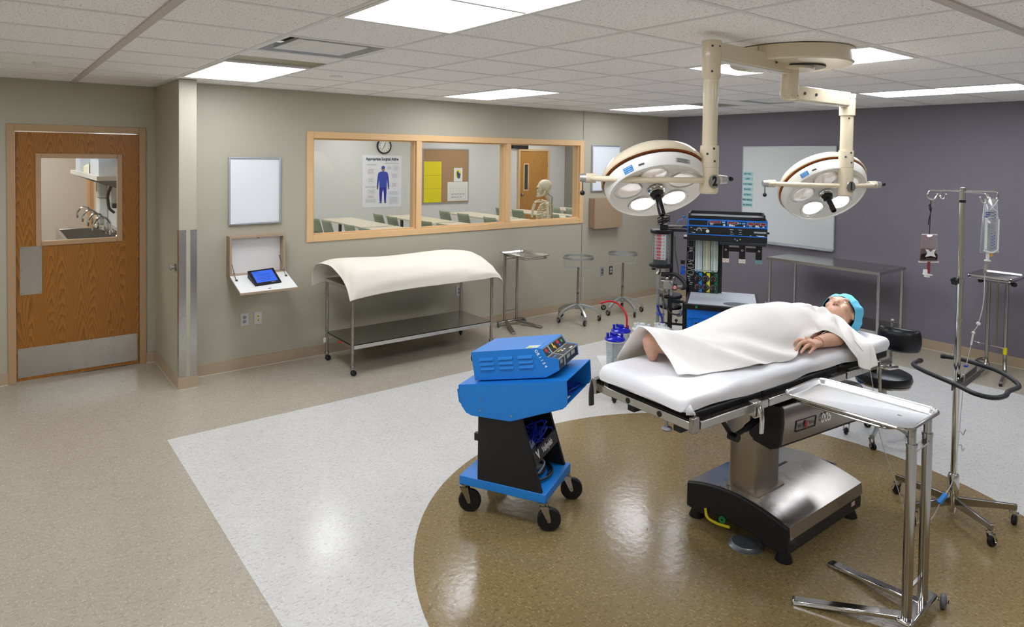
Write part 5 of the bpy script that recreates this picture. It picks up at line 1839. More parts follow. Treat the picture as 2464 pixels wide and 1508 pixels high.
# ---------------------------------------------------------------- blanket
def sec_(lx, pts):
    return [((lx if len(p) == 2 else p[0]), p[-2], p[-1]) for p in pts]
SEC = [
    sec_(-.725, [(-.70, .325, .985), (-.705, .275, 1.055), (-.712, .22, 1.125), (-.718, .17, 1.175), (-.722, .13, 1.188), (-.722, .075, 1.165), (-.72, .02, 1.11), (-.715, -.035, 1.06), (-.712, -.075, 1.015)]),
    sec_(-.62, [(.325, .96), (.29, 1.03), (.225, 1.10), (.17, 1.158), (.125, 1.170), (.06, 1.150), (.0, 1.10), (-.065, 1.052), (-.125, 1.0152)]),
    sec_(-.46, [(.325, .95), (.295, 1.02), (.235, 1.065), (.16, 1.118), (.095, 1.142), (.03, 1.135), (-.04, 1.10), (-.10, 1.055), (-.155, 1.0152)]),
    sec_(-.26, [(.325, .95), (.295, 1.02), (.23, 1.08), (.15, 1.150), (.065, 1.176), (-.02, 1.165), (-.095, 1.12), (-.155, 1.06), (-.195, 1.0152)]),
    sec_(-.06, [(.325, .95), (.295, 1.02), (.23, 1.11), (.14, 1.192), (.035, 1.220), (-.06, 1.203), (-.14, 1.13), (-.19, 1.065), (-.222, 1.0152)]),
    sec_(.11, [(.325, .95), (.295, 1.02), (.23, 1.12), (.13, 1.196), (.015, 1.222), (-.06, 1.207), (-.125, 1.145), (-.155, 1.085), (-.175, 1.046)]),
    sec_(.27, [(.325, .95), (.295, 1.02), (.23, 1.12), (.13, 1.190), (.0, 1.213), (-.07, 1.197), (-.13, 1.155), (-.165, 1.122), (-.185, 1.108)]),
    sec_(.37, [(.32, .95), (.29, 1.02), (.22, 1.11), (.11, 1.175), (-.01, 1.198), (-.09, 1.178), (-.17, 1.142), (.350, -.235, 1.112), (.335, -.262, 1.075)]),
    sec_(.43, [(.31, .96), (.28, 1.03), (.21, 1.09), (.10, 1.160), (-.015, 1.180), (-.10, 1.163), (.425, -.20, 1.122), (.395, -.28, 1.04), (.378, -.312, .985)]),
    sec_(.50, [(.30, .97), (.27, 1.03), (.20, 1.08), (.09, 1.145), (-.02, 1.160), (.505, -.11, 1.145), (.49, -.22, 1.09), (.46, -.295, 1.01), (.445, -.320, .915)]),
    sec_(.57, [(.62, .28, .99), (.615, .25, 1.03), (.605, .185, 1.055), (.575, .09, 1.095), (.565, -.02, 1.130), (.575, -.12, 1.115), (.575, -.215, 1.062), (.545, -.296, 1.008), (.53, -.322, .892)]),
    sec_(.60, [(.66, .26, 1.018), (.65, .22, 1.035), (.63, .17, 1.045), (.60, .09, 1.08), (.585, -.025, 1.114), (.62, -.12, 1.085), (.625, -.205, 1.044), (.605, -.290, 1.004), (.59, -.318, .905)]),
]
def cr(P, n, axis):
    P = np.moveaxis(np.asarray(P, float), axis, 0)
    Q = np.concatenate([P[:1] * 2 - P[1:2], P, P[-1:] * 2 - P[-2:-1]], 0)
    out = []
    for u in np.linspace(0, len(P) - 1, n):
        i = min(int(u), len(P) - 2)
        t_ = u - i
        a, b_, c_, d_ = Q[i:i + 4]
        out.append(.5 * ((2 * b_) + (c_ - a) * t_ + (2 * a - 5 * b_ + 4 * c_ - d_) * t_ ** 2 + (3 * b_ - a - 3 * c_ + d_) * t_ ** 3))
    return np.moveaxis(np.array(out), 0, axis)
P = cr(cr(SEC, 96, 0), 66, 1)
U, Vv = np.meshgrid(np.linspace(0, 1, 96), np.linspace(0, 1, 66), indexing='ij')
# folds: soft ridges running from crest to hem and along the trunk
def bf(U, Vv):
    e = np.clip(Vv * 1.4 - .3, 0, 1)
    k1 = .011 * np.exp(-((U * 3.2 - Vv * 1.25 + .42) / .07) ** 2) * np.clip((Vv - .4) * 4, 0, 1)
    k1 -= .008 * np.exp(-((U * 3.2 - Vv * 1.25 + .22) / .08) ** 2) * np.clip((Vv - .4) * 4, 0, 1)
    k1 += .009 * np.exp(-((U * 2.3 - Vv * 1.5 + .62) / .08) ** 2) * np.clip((Vv - .5) * 4, 0, 1)
    k1 -= .006 * np.exp(-((U * 2.3 - Vv * 1.5 + .42) / .09) ** 2) * np.clip((Vv - .5) * 4, 0, 1)
    k2 = .007 * np.sin(U * 30 + 4 * np.sin(Vv * 4) + Vv * 10) * e * (.35 + .65 * np.sin(U * 7 + 1) ** 2) * (U < .55)
    k3 = .007 * np.sin(Vv * 26 + U * 22 + 3 * np.sin(U * 9)) * np.exp(-((U - .74) / .15) ** 2) * np.exp(-((Vv - .62) / .25) ** 2)
    k4 = .010 * np.exp(-((Vv - .60 - .5 * (U - .66)) / .035) ** 2) * np.exp(-((U - .70) / .10) ** 2)
    k4 += .009 * np.exp(-((Vv - .74 + .6 * (U - .66)) / .035) ** 2) * np.exp(-((U - .74) / .10) ** 2)
    k5 = .012 * np.sin(U * 46 + 2 * np.sin(Vv * 6)) * np.clip((U - .62) * 5, 0, 1) * np.clip((Vv - .78) * 5, 0, 1)
    return 2.2 * (k1 + k2 + k3 + k4) + k5
P = folds(P, bf)
P[..., 2] = np.where((np.abs(P[..., 1]) < .262) & (P[..., 0] > -.86), np.maximum(P[..., 2], 1.0155), P[..., 2])
W_ = np.array([[tuple(ow(*p)) for p in row] for row in P])
blk = mat('white_blanket', 'f7f4ef', .9, bump=.4, bscale=420, var=.012, vscale=9)
bo = cloth('blanket', W_, blk, .0045, 1)
tag(bo, 'white blanket draped over the manikin on the operating table', 'blanket')
hem = MB().tube([ow(*(P[i, -3] + np.array([0, 0, .0035]))) for i in range(0, 58)], .0016, 5)
obj('hem_seam', hem, blk, bo)
hem = MB().tube([ow(*(P[1, j] + np.array([-.0015, 0, .003]))) for j in range(0, 66)], .0035, 6)
obj('hem_seam', hem, blk, bo)
# ---------------------------------------------------------------- blue electrosurgical cart and generator
M['blue'] = mat('blue_paint', '1a7fd6', .4, bump=.05, bscale=400)
M['blackpanel'] = mat('textured_black', '161616', .55, bump=.25, bscale=350)
LP = V((2.063, 3.067, 0))
CA = math.radians(-62)
t = thing('equipment_cart', 'blue wheeled cart with a sloping bin and black A-frame pedestal', 'cart', LP, CA)
# local: x along depth (s), y across (e2), z up
b = MB().box(0, .517, 0, .412, .198, .205)
for q in ((0, .517, 0, .006), (0, .517, .406, .412), (0, .006, .006, .406), (.511, .517, .006, .406)):
    b.box(*q, .157, .2)
obj('base_plate', b, M['blue'], t, bev=.003)
for x, y, yaw in ((.02, .02, .30), (.495, .02, .42), (.495, .39, .36), (.02, .39, .6)):
    caster(t, x + .035 * math.cos(yaw), y + .035 * math.sin(yaw), .0635, .158, yaw, M['chromed'], M['rubber'], M['black'], .032, off=.035)
sp_ = [(.113, .2055), (.494, .2055), (.368, .60), (.113, .60)]
for y in (.004, .368):
    obj('side_panel', MB().prism(sp_, PXZ, y, y + .02), M['blackpanel'], t)
obj('back_panel', MB().box(.128, .14, .024, .368, .36, .60), M['blackpanel'], t)
def fx(z):
    return .494 - (z - .2055) * (.126 / .3945)
sb = MB().box(.16, fx(.36) - .01, .024, .368, .345, .355)
obj('shelf', sb, M['blackpanel'], t)
zb = .375
q = obj('shelf_lip', MB().prism([(fx(zb - .035) - .006, zb - .035), (fx(zb - .035) + .002, zb - .035), (fx(zb + .03) + .002, zb + .03), (fx(zb + .03) - .006, zb + .03)], PXZ, .024, .368), mat('lip_black', '2a2a2b', .4), t)
n_ = V((.3945, 0, .126)).normalized()
up = V((-.126, 0, .3945)).normalized()
tx = text('lettering', 'Valleylab', .048, V((fx(zb) + .0035, .215, zb)), (0, 1, 0), up, M['white'], q, bold=.0012, sx=.9)
tx = text('lettering', 'V', .062, V((fx(zb) + .0035, .085, zb)), (0, 1, 0), up, M['white'], q, shear=-.25, bold=.002)
# bin: folded sheet with V bottom, open at the front
th_ = .004
y0, y1 = -.012, .402
prof = [(-.004, .715), (.630, .833), (.637, .722), (.628, .70), (.610, .688), (.311, .570), (.075, .563), (.045, .572), (.018, .604)]
bn = MB()
for y in (y0, y1 - th_):
    bn.prism(prof, PXZ, y, y + th_)
def plate(a, c_, yy0=y0 + th_, yy1=y1 - th_, tk=th_):
    d_ = V((c_[0] - a[0], 0, c_[1] - a[1])).normalized()
    n__ = V((d_.z, 0, -d_.x)) * tk
    vs = [V((a[0], yy, a[1])) for yy in (yy0, yy1)] + [V((c_[0], yy, c_[1])) for yy in (yy1, yy0)]
    vs += [v + n__ for v in vs]
    bn.add(vs, [(0, 1, 2, 3), (7, 6, 5, 4), (0, 4, 5, 1), (1, 5, 6, 2), (2, 6, 7, 3), (3, 7, 4, 0)])
plate((.630, .833), (.52, .8125)); 
plate((.52, .8125), (.455, .8004), y0 + th_, .13); plate((.52, .8125), (.455, .8004), .26, y1 - th_)
plate((.455, .8004), (-.004, .715))
plate((.311, .570), (.610, .688)); plate((.075, .563), (.311, .570)); plate((.018, .604), (.075, .563)); plate((-.004, .715), (.018, .604))
bo = obj('bin', bn, M['blue'], t)
rb = []
hole = [(.455 + (.065 * k / 8), 0) for k in range(9)]
hg = MB()
for k in range(24):
    a0, a1 = 2 * PI * k / 24, 2 * PI * (k + 1) / 24
sq = rrect(.453, .522, .128, .262, .033, 6)
inner = rrect(.4555, .5195, .1305, .2595, .031, 6)
zz = lambda x: .8004 + (x - .455) * .186
n0 = len(sq)
corner = MB()
outer = rrect(.453, .522, .128, .262, .0005, 6)
vs = [(p[0], p[1], zz(p[0]) + .0008) for p in outer] + [(p[0], p[1], zz(p[0]) + .0008) for p in inner]
vs += [(x, y, z - .004) for x, y, z in vs]
N2 = len(outer)
fs = []
for k in range(N2):
    l = (k + 1) % N2
    fs += [(k, l, N2 + l, N2 + k), (2 * N2 + l, 2 * N2 + k, 3 * N2 + k, 3 * N2 + l), (N2 + k, N2 + l, 3 * N2 + l, 3 * N2 + k)]
corner.add(vs, fs)
obj('grip_hole_edge', corner, M['blue'], bo)
obj('rear_bracket', MB().prism([(-.025, .685), (.004, .70), (.012, .60), (-.012, .615)], PXZ, .01, .05), M['blue'], t)
obj('rear_hook', MB().box(.09, .113, .004, .03, .42, .46), M['black'], t)
for x, z in ((.135, .655), (.135, .598), (.32, .600)):
    obj('bolt', screw(MB(), (x, y0, z), (0, -1, 0), .0065, .004), M['screw'], t)
# cables lying inside
bl_ = mat('blue_cable', '1b2fb0', .4)
def tangle(name, label, box, n, r, m, seed, par=None, cat='cable'):
    rs = random.Random(seed)
    mb = MB()
    x0_, x1_, ya, yb, za, zb_ = box
    pts = []
    for k in range(n):
        pts.append((rs.uniform(x0_, x1_), rs.uniform(ya, yb), za + r + (zb_ - za) * (rs.random() ** 1.4)))
    mb.tube(spl(pts, 6), r, 6)
    o = obj(name, mb, m)
    o.location = LP
    o.rotation_euler = (0, 0, CA)
    tag(o, label, cat)
    return o
tangle('blue_cable', 'tangled blue cable on the shelf in the cart pedestal', (.24, .42, .05, .35, .357, .47), 60, .0042, bl_, 4)
tangle('blue_cable', 'tangled blue cable inside the open sloping bin of the cart', (.44, .585, .05, .36, .685, .735), 44, .0042, bl_, 9)
o = thing('foot_pedal', 'grey pedal block lying on the shelf in the cart pedestal', 'pedal', LP, CA)
obj('body', MB().prism([(.36, .358), (.415, .358), (.41, .41), (.385, .435), (.36, .42)], PXZ, .05, .13), mat('grey_block', '7c8794', .45), o, bev=.01)
obj('cable', MB().tube(spl([(.412, .06, .40), (.418, .09, .416), (.408, .125, .41)], 5), .003, 6), M['black'], o)
o = obj('packet', MB().box(-.04, .04, -.025, .025, 0, .004, Matrix.Translation((.585, .05, .712)) @ Matrix.Rotation(-.37, 4, 'Y')), M['white'])
o.location, o.rotation_euler = LP, (0, 0, CA)
tag(o, 'small white packet with red print inside the cart bin', 'packet')
obj('red_print', MB().box(-.02, .02, -.012, .012, .0042, .0046, Matrix.Translation((.585, .05, .712)) @ Matrix.Rotation(-.37, 4, 'Y')), mat('red_print', 'c86a66', .5), o)
cp = []
for k in range(40):
    a = k * .42
    r_c = .115 + .02 * math.sin(a * .37)
    cp.append((.30 + r_c * 1.35 * math.cos(a), .20 + r_c * 1.25 * math.sin(a), .214 + .0005 * k + .004 * math.sin(a * 1.3)))
o = obj('power_cord', MB().tube(spl(cp, 4), .0065, 6), M['black'])
o.location, o.rotation_euler = LP, (0, 0, CA)
tag(o, 'coiled black power cord on the blue base of the cart', 'cord')
obj('plug', MB().box(-.022, .022, -.016, .016, -.012, .012, Matrix.Translation((.40, .21, .245)) @ Matrix.Rotation(.5, 4, 'Z')), mat('plug_grey', '8e9494', .4), o, bev=.005)
o2 = MB().tube(rnd([(.30, .10, .225), (.42, .12, .235), (.43, .25, .27), (.30, .27, .265)], .05), .006, 8)
obj('grey_loop', o2, mat('grey_cord', '9aa0a6', .35), o)

# generator: sits on the sloping top
g = thing('electrosurgical_generator', 'blue electrosurgical generator with a louvered side, on the sloping cart top', 'generator', LP, CA)
ga = math.radians(10.6)
ex, ez = V((math.cos(ga), 0, math.sin(ga))), V((-math.sin(ga), 0, math.cos(ga)))
G0 = V((.078, 0, .742))
def gp_(a, y, h):
    return G0 + ex * a + ez * h + V((0, y, 0))
gy0, gy1 = .032, .352
side = [(0, 0), (.428, 0), (.512, .035), (.516, .096), (.452, .108), (.428, .155), (.0, .155)]
sidei = [(0.0, 0.0), (.428, 0.0), (.452, .108), (.428, .155), (0, .155)]
gb = MB()
for y in (gy0, gy1 - .003):
    gb.prism(side, lambda a, h, t_: gp_(a, t_, h), y, y + .003)
def gpl(a, c_, m_, name, par, tk=.003, ya=gy0 + .003, yb=gy1 - .003):
    vs = [gp_(a[0], yy, a[1]) for yy in (ya, yb)] + [gp_(c_[0], yy, c_[1]) for yy in (yb, ya)]
    d_ = V((c_[0] - a[0], c_[1] - a[1]))
    n__ = (ex * d_.y - ez * d_.x).normalized() * -tk
    vs += [v + n__ for v in vs]
    return vs, [(0, 1, 2, 3), (7, 6, 5, 4), (0, 4, 5, 1), (1, 5, 6, 2), (2, 6, 7, 3), (3, 7, 4, 0)]
gb.add(*gpl((0, .155), (.405, .155), None, '', None))
gb.add(*gpl((.405, .155), (.428, .150), None, '', None))
gb.add(*gpl((0, 0), (0, .155), None, '', None))
gb.add(*gpl((0, .001), (.428, .001), None, '', None))
go = obj('housing', gb, M['blue'], g, bev=.0015)
cream_ = mat('bezel_grey', '9d9f93', .45)
blk = mat('panel_black', '121318', .3)
# front bezel: display slope, keypad ledge, socket face
fz = MB()
prof2 = [(.40, .003), (.43, .003), (.509, .037), (.513, .093), (.452, .105), (.427, .150), (.40, .150)]
fz.prism(prof2, lambda a, h, t_: gp_(a, t_, h), gy0 + .0035, gy1 - .0035)
bz = obj('bezel', fz, cream_, g, bev=.002)
def face_patch(p, q, ya, yb, m_, name, par, off=.0012):
    d_ = V((q[0] - p[0], q[1] - p[1]))
    n__ = (ex * d_.y - ez * d_.x).normalized()
    if n__.dot(ex + ez) < 0:
        n__ = -n__
    vs = [gp_(p[0], ya, p[1]), gp_(p[0], yb, p[1]), gp_(q[0], yb, q[1]), gp_(q[0], ya, q[1])]
    vs = [v + n__ * off for v in vs] + [v - n__ * .0005 for v in vs]
    return obj(name, MB().add(vs, [(0, 1, 2, 3), (7, 6, 5, 4), (0, 4, 5, 1), (1, 5, 6, 2), (2, 6, 7, 3), (3, 7, 4, 0)]), m_, par)
def lerp(p, q, t_):
    return (p[0] + (q[0] - p[0]) * t_, p[1] + (q[1] - p[1]) * t_)
DA, DB = (.452, .105), (.427, .150)     # display slope
KA, KB = (.513, .093), (.452, .105)     # keypad ledge
red = mat('led_red', '6e0f16', .3, emit='d01828', es=.25)
blu = mat('key_blue', '2f78c8', .4)
whi = mat('key_white', 'e6e6e0', .4)
yelk = mat('key_yellow', 'e3cf3a', .4)
grn = mat('led_green', '22a03c', .3, emit='22c044', es=.3)
for ya, yb in ((gy0 + .006, gy0 + .075), (gy0 + .095, gy1 - .012)):
    p = face_patch(lerp(DA, DB, .08), lerp(DA, DB, .92), ya, yb, blk, 'display_panel', bz)
w_ = gy1 - gy0
for y_, wd, m_, t0, t1 in ((.022, .03, red, .45, .8), (.045, .018, blu, .2, .4), (.20, .035, red, .5, .85), (.212, .02, blu, .2, .42), (.265, .012, grn, .4, .7), (.135, .014, yelk, .35, .9), (.152, .012, mat('led_orange', 'd98a2a', .4), .15, .6)):
    face_patch(lerp(DA, DB, t0), lerp(DA, DB, t1), gy0 + y_, gy0 + y_ + wd, m_, 'display', bz, .002)
face_patch(lerp(KA, KB, .06), lerp(KA, KB, .94), gy0 + .006, gy0 + .085, blk, 'keypad', bz)
face_patch(lerp(KA, KB, .06), lerp(KA, KB, .94), gy0 + .100, gy1 - .012, blk, 'keypad', bz)
for y_, wd, m_, t0, t1 in ((.02, .05, blu, .45, .62), (.12, .03, yelk, .70, .80), (.155, .03, yelk, .70, .80), (.15, .02, whi, .45, .62), (.185, .02, whi, .45, .62), (.19, .045, blu, .86, .92), (.225, .04, whi, .12, .2), (.225, .04, whi, .22, .28), (.14, .03, blu, .12, .18)):
    face_patch(lerp(KA, KB, t0), lerp(KA, KB, t1), gy0 + y_, gy0 + y_ + wd, m_, 'key', bz, .002)
SA, SB = (.509, .037), (.513, .093)
for ya, yb in ((gy0 + .01, gy0 + .085), (gy0 + .11, gy1 - .012)):
    face_patch(lerp(SA, SB, .05), lerp(SA, SB, .86), ya, yb, blk, 'socket_panel', bz)
for y_, wd in ((.025, .035), (.13, .05), (.20, .06)):
    face_patch(lerp(SA, SB, .45), lerp(SA, SB, .8), gy0 + y_, gy0 + y_ + wd, cream_, 'socket', bz, .0025)
face_patch((.44, .0065), (.503, .033), gy0 + .008, gy1 - .008, M['dark'], 'lower_lip', bz, .012)
for c_ in range(3):
    for r_ in range(3):
        a0 = .045 + c_ * .118
        h0 = .056 + (2 - r_) * .026
        vs = [gp_(a0, gy0, h0), gp_(a0 + .088, gy0, h0), gp_(a0 + .088, gy0, h0 + .016), gp_(a0, gy0, h0 + .016), gp_(a0 + .003, gy0 - .009, h0 + .001), gp_(a0 + .085, gy0 - .009, h0 + .001)]
        obj('louver', MB().add(vs, [(0, 1, 2, 3), (4, 3, 2, 5), (0, 3, 4), (1, 5, 2), (0, 4, 5, 1)]), M['blue'], g)
wl = mat('worn_white', '8fbbe6', .6)
for r_ in range(4):
    for c_ in range(9):
        a0 = .02 + r_ * .055
        y_ = gy0 + .06 + c_ * .026
        vs = [gp_(a0, y_, .1563), gp_(a0 + .045, y_, .1563), gp_(a0 + .045, y_ + .016, .1563), gp_(a0, y_ + .016, .1563)]
        obj('vent_slot', MB().add(vs + [v + ez * .0012 for v in vs], [(0, 3, 2, 1), (4, 5, 6, 7), (0, 1, 5, 4), (1, 2, 6, 5), (2, 3, 7, 6), (3, 0, 4, 7)]), wl, g)
hw = mat('white_marker', 'e9eef2', .5)
for k, ch in enumerate('OR1154'):
    h_ = .146 - k * .0165
    text('lettering', ch, .022, gp_(.395 + k * .0085, gy0 - .0006, h_ - .004), -ez + ex * .35, ex + ez * .35, hw, go, bold=.0006)
obj('sticker', MB().add([gp_(.33, gy0 + .01, .1585), gp_(.40, gy0 + .01, .1585), gp_(.40, gy0 + .07, .1585), gp_(.33, gy0 + .07, .1585)] + [gp_(.33, gy0 + .01, .1592), gp_(.40, gy0 + .01, .1592), gp_(.40, gy0 + .07, .1592), gp_(.33, gy0 + .07, .1592)], [(0, 3, 2, 1), (4, 5, 6, 7), (0, 1, 5, 4), (1, 2, 6, 5), (2, 3, 7, 6), (3, 0, 4, 7)]), mat('sticker_pale', 'd3dfd6', .3), go)
obj('sticker_spot', MB().ball((0, 0, 0), (.016, .016, .0006), 14, 4, Matrix.Translation(gp_(.35, gy0 + .025, .1595)) @ Matrix.Rotation(-ga, 4, 'Y')), mat('sticker_green', 'b9cf3f', .4), go)
for a_, h_ in ((.02, .015), (.395, .02)):
    obj('screw', screw(MB(), gp_(a_, gy0, h_), (0, -1, 0), .0045, .002), M['screw'], g)
obj('rear_foot', MB().lathe([(0, 0), (.02, 0), (.02, -.012), (0, -.014)], gp_(0, .06, .12), tuple(ex), 14), M['black'], g)
rf = MB()
for a_, y_ in ((.03, gy0 + .03), (.03, gy1 - .03), (.38, gy0 + .03), (.38, gy1 - .03)):
    f_o = gp_(a_, y_, .0)
    rf.lathe([(0, 0), (.012, 0), (.010, -.011), (0, -.011)], f_o, tuple(ez), 10)
obj('rubber_feet', rf, M['rubber'], g)
# ---------------------------------------------------------------- anesthesia machine
AL = (4.467, 3.353, 0)
AR = math.radians(-56)
t = thing('anesthesia_machine', 'tall black and blue anesthesia machine with flow tubes and bellows, behind the operating table', 'anesthesia machine', AL, AR)
M['ablue'] = mat('machine_blue', '0d6fd6', .4)
bx = lambda *a: MB().box(*a)
# cabinet with open-front drawers
c = bx(0, .012, 0, .58, .10, .772).box(.533, .545, 0, .58, .10, .772).box(.012, .533, .56, .58, .10, .772).box(.012, .533, 0, .56, .10, .13).box(.012, .533, 0, .018, .70, .772)
cab = obj('cabinet', c, M['ablue'], t, bev=.002)
for k, (z0, z1) in enumerate(((.535, .685), (.335, .52), (.14, .32))):
    d = obj('drawer', bx(.048, .50, -.006, .012, z0, z1 - .075).box(.048, .50, -.006, .012, z1 - .018, z1).box(.048, .066, -.006, .012, z1 - .075, z1 - .018).box(.482, .50, -.006, .012, z1 - .075, z1 - .018), M['ablue'], t, bev=.002)
    obj('grip_recess', bx(.066, .482, .014, .03, z1 - .078, z1 - .015), M['black'], d)
    obj('frame_strip', bx(.012, .533, 0.001, .012, z1 + .002, z1 + .012), M['ablue'], t)
obj('cabinet_side', bx(.012, .046, 0.001, .012, .13, .70), M['ablue'], t)
obj('cabinet_side', bx(.502, .533, 0.001, .012, .13, .70), M['ablue'], t)
ct = obj('counter', bx(-.02, .565, -.012, .62, .774, .814), M['black'], t, bev=.004)
obj('work_surface', bx(.005, .54, .02, .60, .814, .818), mat('pale_worktop', 'c9cdd6', .3), ct)
obj('glass_mat', MB().prism([(.40 + .12 * math.cos(a), .10 + .075 * math.sin(a)) for a in [k * PI / 12 for k in range(24)]], PXY, .818, .8195), mat('grey_mat', '6f757a', .15), ct)
obj('green_lamp', MB().lathe([(0, 0), (.011, 0), (.009, .005), (0, .006)], (.075, -.012, .795), (0, -1, 0), 12), mat('green_lamp', '1e7a38', .3), ct)
obj('pull_tray', bx(.10, .26, -.022, -.012, .778, .786), M['black'], ct)
# base frame and casters
obj('base_frame', bx(-.30, .56, .0, .06, .075, .10).box(-.30, .56, .52, .58, .075, .10).box(-.30, -.25, .06, .52, .075, .10).box(.50, .545, .06, .52, .075, .10), M['black'], t, bev=.004)
for x, y in ((-.27, .04), (.52, .04), (-.27, .54), (.52, .54)):
    caster(t, x, y, .035, .076, .5, M['dark'], M['rubber'], M['grey'], .024, off=.015)
# uprights
for x, y in ((-.036, .03), (-.036, .50), (.235, .53)):
    obj('upright', bx(x, x + .03, y, y + .03, .10, .818 if y < .1 else 1.29), M['black'], t, bev=.003)
# flow meter panel
fpn = obj('flow_panel', bx(-.036, .235, .50, .53, .818, 1.30), M['black'], t, bev=.003)
tk = mat('print_white', 'd9dadc', .5)
for z0, z1 in ((1.215, 1.275), (1.10, 1.175), (1.035, 1.065), (.975, 1.005)):
    q = MB().frame(-.028, .026, z0, z1, .0022, .4985, .5)
    obj('outline', q, tk, fpn)
pl = MB()
random.seed(11)
for z in (1.205, 1.198, 1.185, 1.18, 1.09, 1.083, 1.07, 1.025, 1.018, .965, .955, .948, .93, .915, .90, .885):
    w_ = random.uniform(.012, .04)
    x = random.uniform(-.028, .0)
    pl.box(x, x + w_, .4985, .5, z, z + .0035)
o = obj('printing', pl, tk, fpn)
kb = MB()
kb.lathe([(0, 0), (.018, 0), (.018, .006), (0, .008)], (0, .4985, 1.245), (0, -1, 0), 16)
kb.lathe([(0, 0), (.022, 0), (.022, .004), (0, .005)], (0, .4985, 1.135), (0, -1, 0), 18)
obj('side_gauge', kb, mat('gauge_dark', '26282b', .3), fpn)
cols = [('d3e0e6', '2a8fd8'), ('e2e0c0', 'e2dc2a'), ('d3e0da', '136b35')]
for k in range(3):
    x0 = .037 + k * .066
    m1 = mat('flow_scale_%d' % k, cols[k][0], .35)
    m2 = mat('gas_colour_%d' % k, cols[k][1], .45)
    f = obj('flow_module', bx(x0, x0 + .060, .484, .499, 1.02, 1.282), m1, t)
    obj('rib', bx(x0 + .026, x0 + .034, .476, .486, 1.02, 1.282), M['white'], f)
    for dx in (.013, .047):
        obj('flow_tube', MB().cyl((x0 + dx, .482, 1.025), (x0 + dx, .482, 1.278), .006, n=10), glass('tube_glass_%d%d' % (k, int(dx * 1000)), 'f4faf8', .12), f)
    tk_ = MB()
    for n_ in range(16):
        tk_.box(x0 + .017, x0 + .024, .4825, .484, 1.04 + n_ * .0148, 1.0415 + n_ * .0148)
    obj('scale_marks', tk_, M['dark'], f)
    obj('valve_knob', MB().lathe([(0, 0), (.011, 0), (.010, .018), (0, .02)], (x0 + .018, .499, 1.004), (0, -1, 0), 12), m2, f)
    pz = obj('gas_strip', bx(x0 + .034, x0 + .062, .494, .4995, .826, .995), m2, t)
    for z in (.945, .868):
        gz = obj('gauge', MB().lathe([(0, 0), (.032, 0), (.032, .012), (.028, .013), (.027, .010), (0, .010)], (x0 + .024, .4985, z), (0, -1, 0), 24), mat('gauge_black', '1b1d20', .25), t)
        gt = MB()
        for n_ in range(9):
            a = math.radians(225 - n_ * 33)
            ca, sa = math.cos(a), math.sin(a)
            gt.tube([(x0 + .024 + .018 * ca, .4875, z + .018 * sa), (x0 + .024 + .025 * ca, .4875, z + .025 * sa)], .0014, 4)
        obj('gauge_marks', gt, tk, gz)
        a = math.radians(100 + 70 * k + (z > .9) * 60)
        obj('needle', MB().tube([(x0 + .024, .487, z), (x0 + .024 + .02 * math.cos(a), .487, z + .02 * math.sin(a))], .0014, 4), mat('needle_red', 'd23a40', .4), gz)
obj('panel_bar', bx(.035, .225, .490, .498, 1.006, 1.016), mat('bar_white', 'cfd2d6', .4), fpn)
# console on top
yf = .30
con = obj('console', bx(-.023, .617, yf, .66, 1.30, 1.486), M['black'], t, bev=.003)
bb = MB()
bb.frame(-.023, .617, 1.422, 1.486, .011, yf - .006, yf)
for x in (.138, .297, .452):
    bb.box(x, x + .008, yf - .006, yf, 1.433, 1.475)
bb.box(-.023, .617, yf - .006, yf, 1.350, 1.357)
bb.box(-.023, -.017, yf - .006, yf, 1.357, 1.422)
obj('blue_trim', bb, M['ablue'], con)
obj('console_side_trim', bx(-.027, -.0232, yf + .02, .64, 1.35, 1.486), M['ablue'], con)
dred = mat('digit_red', '5a1218', .3, emit='b01c28', es=.12)
kblue = mat('key_light_blue', '6fb4ee', .4)
for x0, x1, z0, z1 in ((.155, .245, 1.458, 1.470), (.308, .345, 1.455, 1.470), (.358, .38, 1.455, 1.468), (.465, .505, 1.452, 1.468), (.52, .548, 1.452, 1.467), (.563, .60, 1.450, 1.466)):
    dd = obj('display', bx(x0, x1, yf - .0035, yf - .0005, z0, z1), dred, con)
    obj('display_rim', MB().frame(x0 - .003, x1 + .003, z0 - .003, z1 + .003, .0018, yf - .004, yf - .0005), tk, dd)
for x0, x1, z0, z1 in ((.256, .284, 1.457, 1.471), (.382, .396, 1.454, 1.467), (.40, .41, 1.454, 1.467), (.418, .43, 1.454, 1.467), (.432, .443, 1.454, 1.467)):
    obj('key', bx(x0, x1, yf - .003, yf - .0005, z0, z1), kblue, con)
sy = MB()
for x, z, r in ((.275, 1.440, .010), (.435, 1.438, .008), (.585, 1.434, .009), (.322, 1.440, .011), (.355, 1.438, .006), (.34, 1.439, .008), (.53, 1.438, .010), (.545, 1.436, .009)):
    sy.lathe([(0, 0), (r, 0), (r, .002), (0, .002)], (x, yf - .0005, z), (0, -1, 0), 12)
for x, z, w_ in ((.16, 1.452, .03), (.16, 1.446, .025), (.16, 1.440, .024), (.47, 1.445, .025), (.47, 1.436, .028)):
    sy.box(x, x + w_, yf - .0025, yf - .0005, z - .0015, z + .0015)
obj('symbols', sy, tk, con)
dk = obj('dial', MB().lathe([(0, 0), (.027, 0), (.027, .006), (.020, .010), (0, .011)], (.072, yf, 1.388), (0, -1, 0), 24), mat('dial_dark', '33353a', .3), con)
obj('dial_arc', MB().tube([(.072 + .019 * math.cos(a), yf - .012, 1.388 + .019 * math.sin(a)) for a in [k * PI / 8 - .2 for k in range(10)]], .003, 5), tk, dk)
obj('white_button', MB().lathe([(0, 0), (.014, 0), (.014, .006), (0, .007)], (.142, yf, 1.384), (0, -1, 0), 20), M['white'], con)
pt = MB()
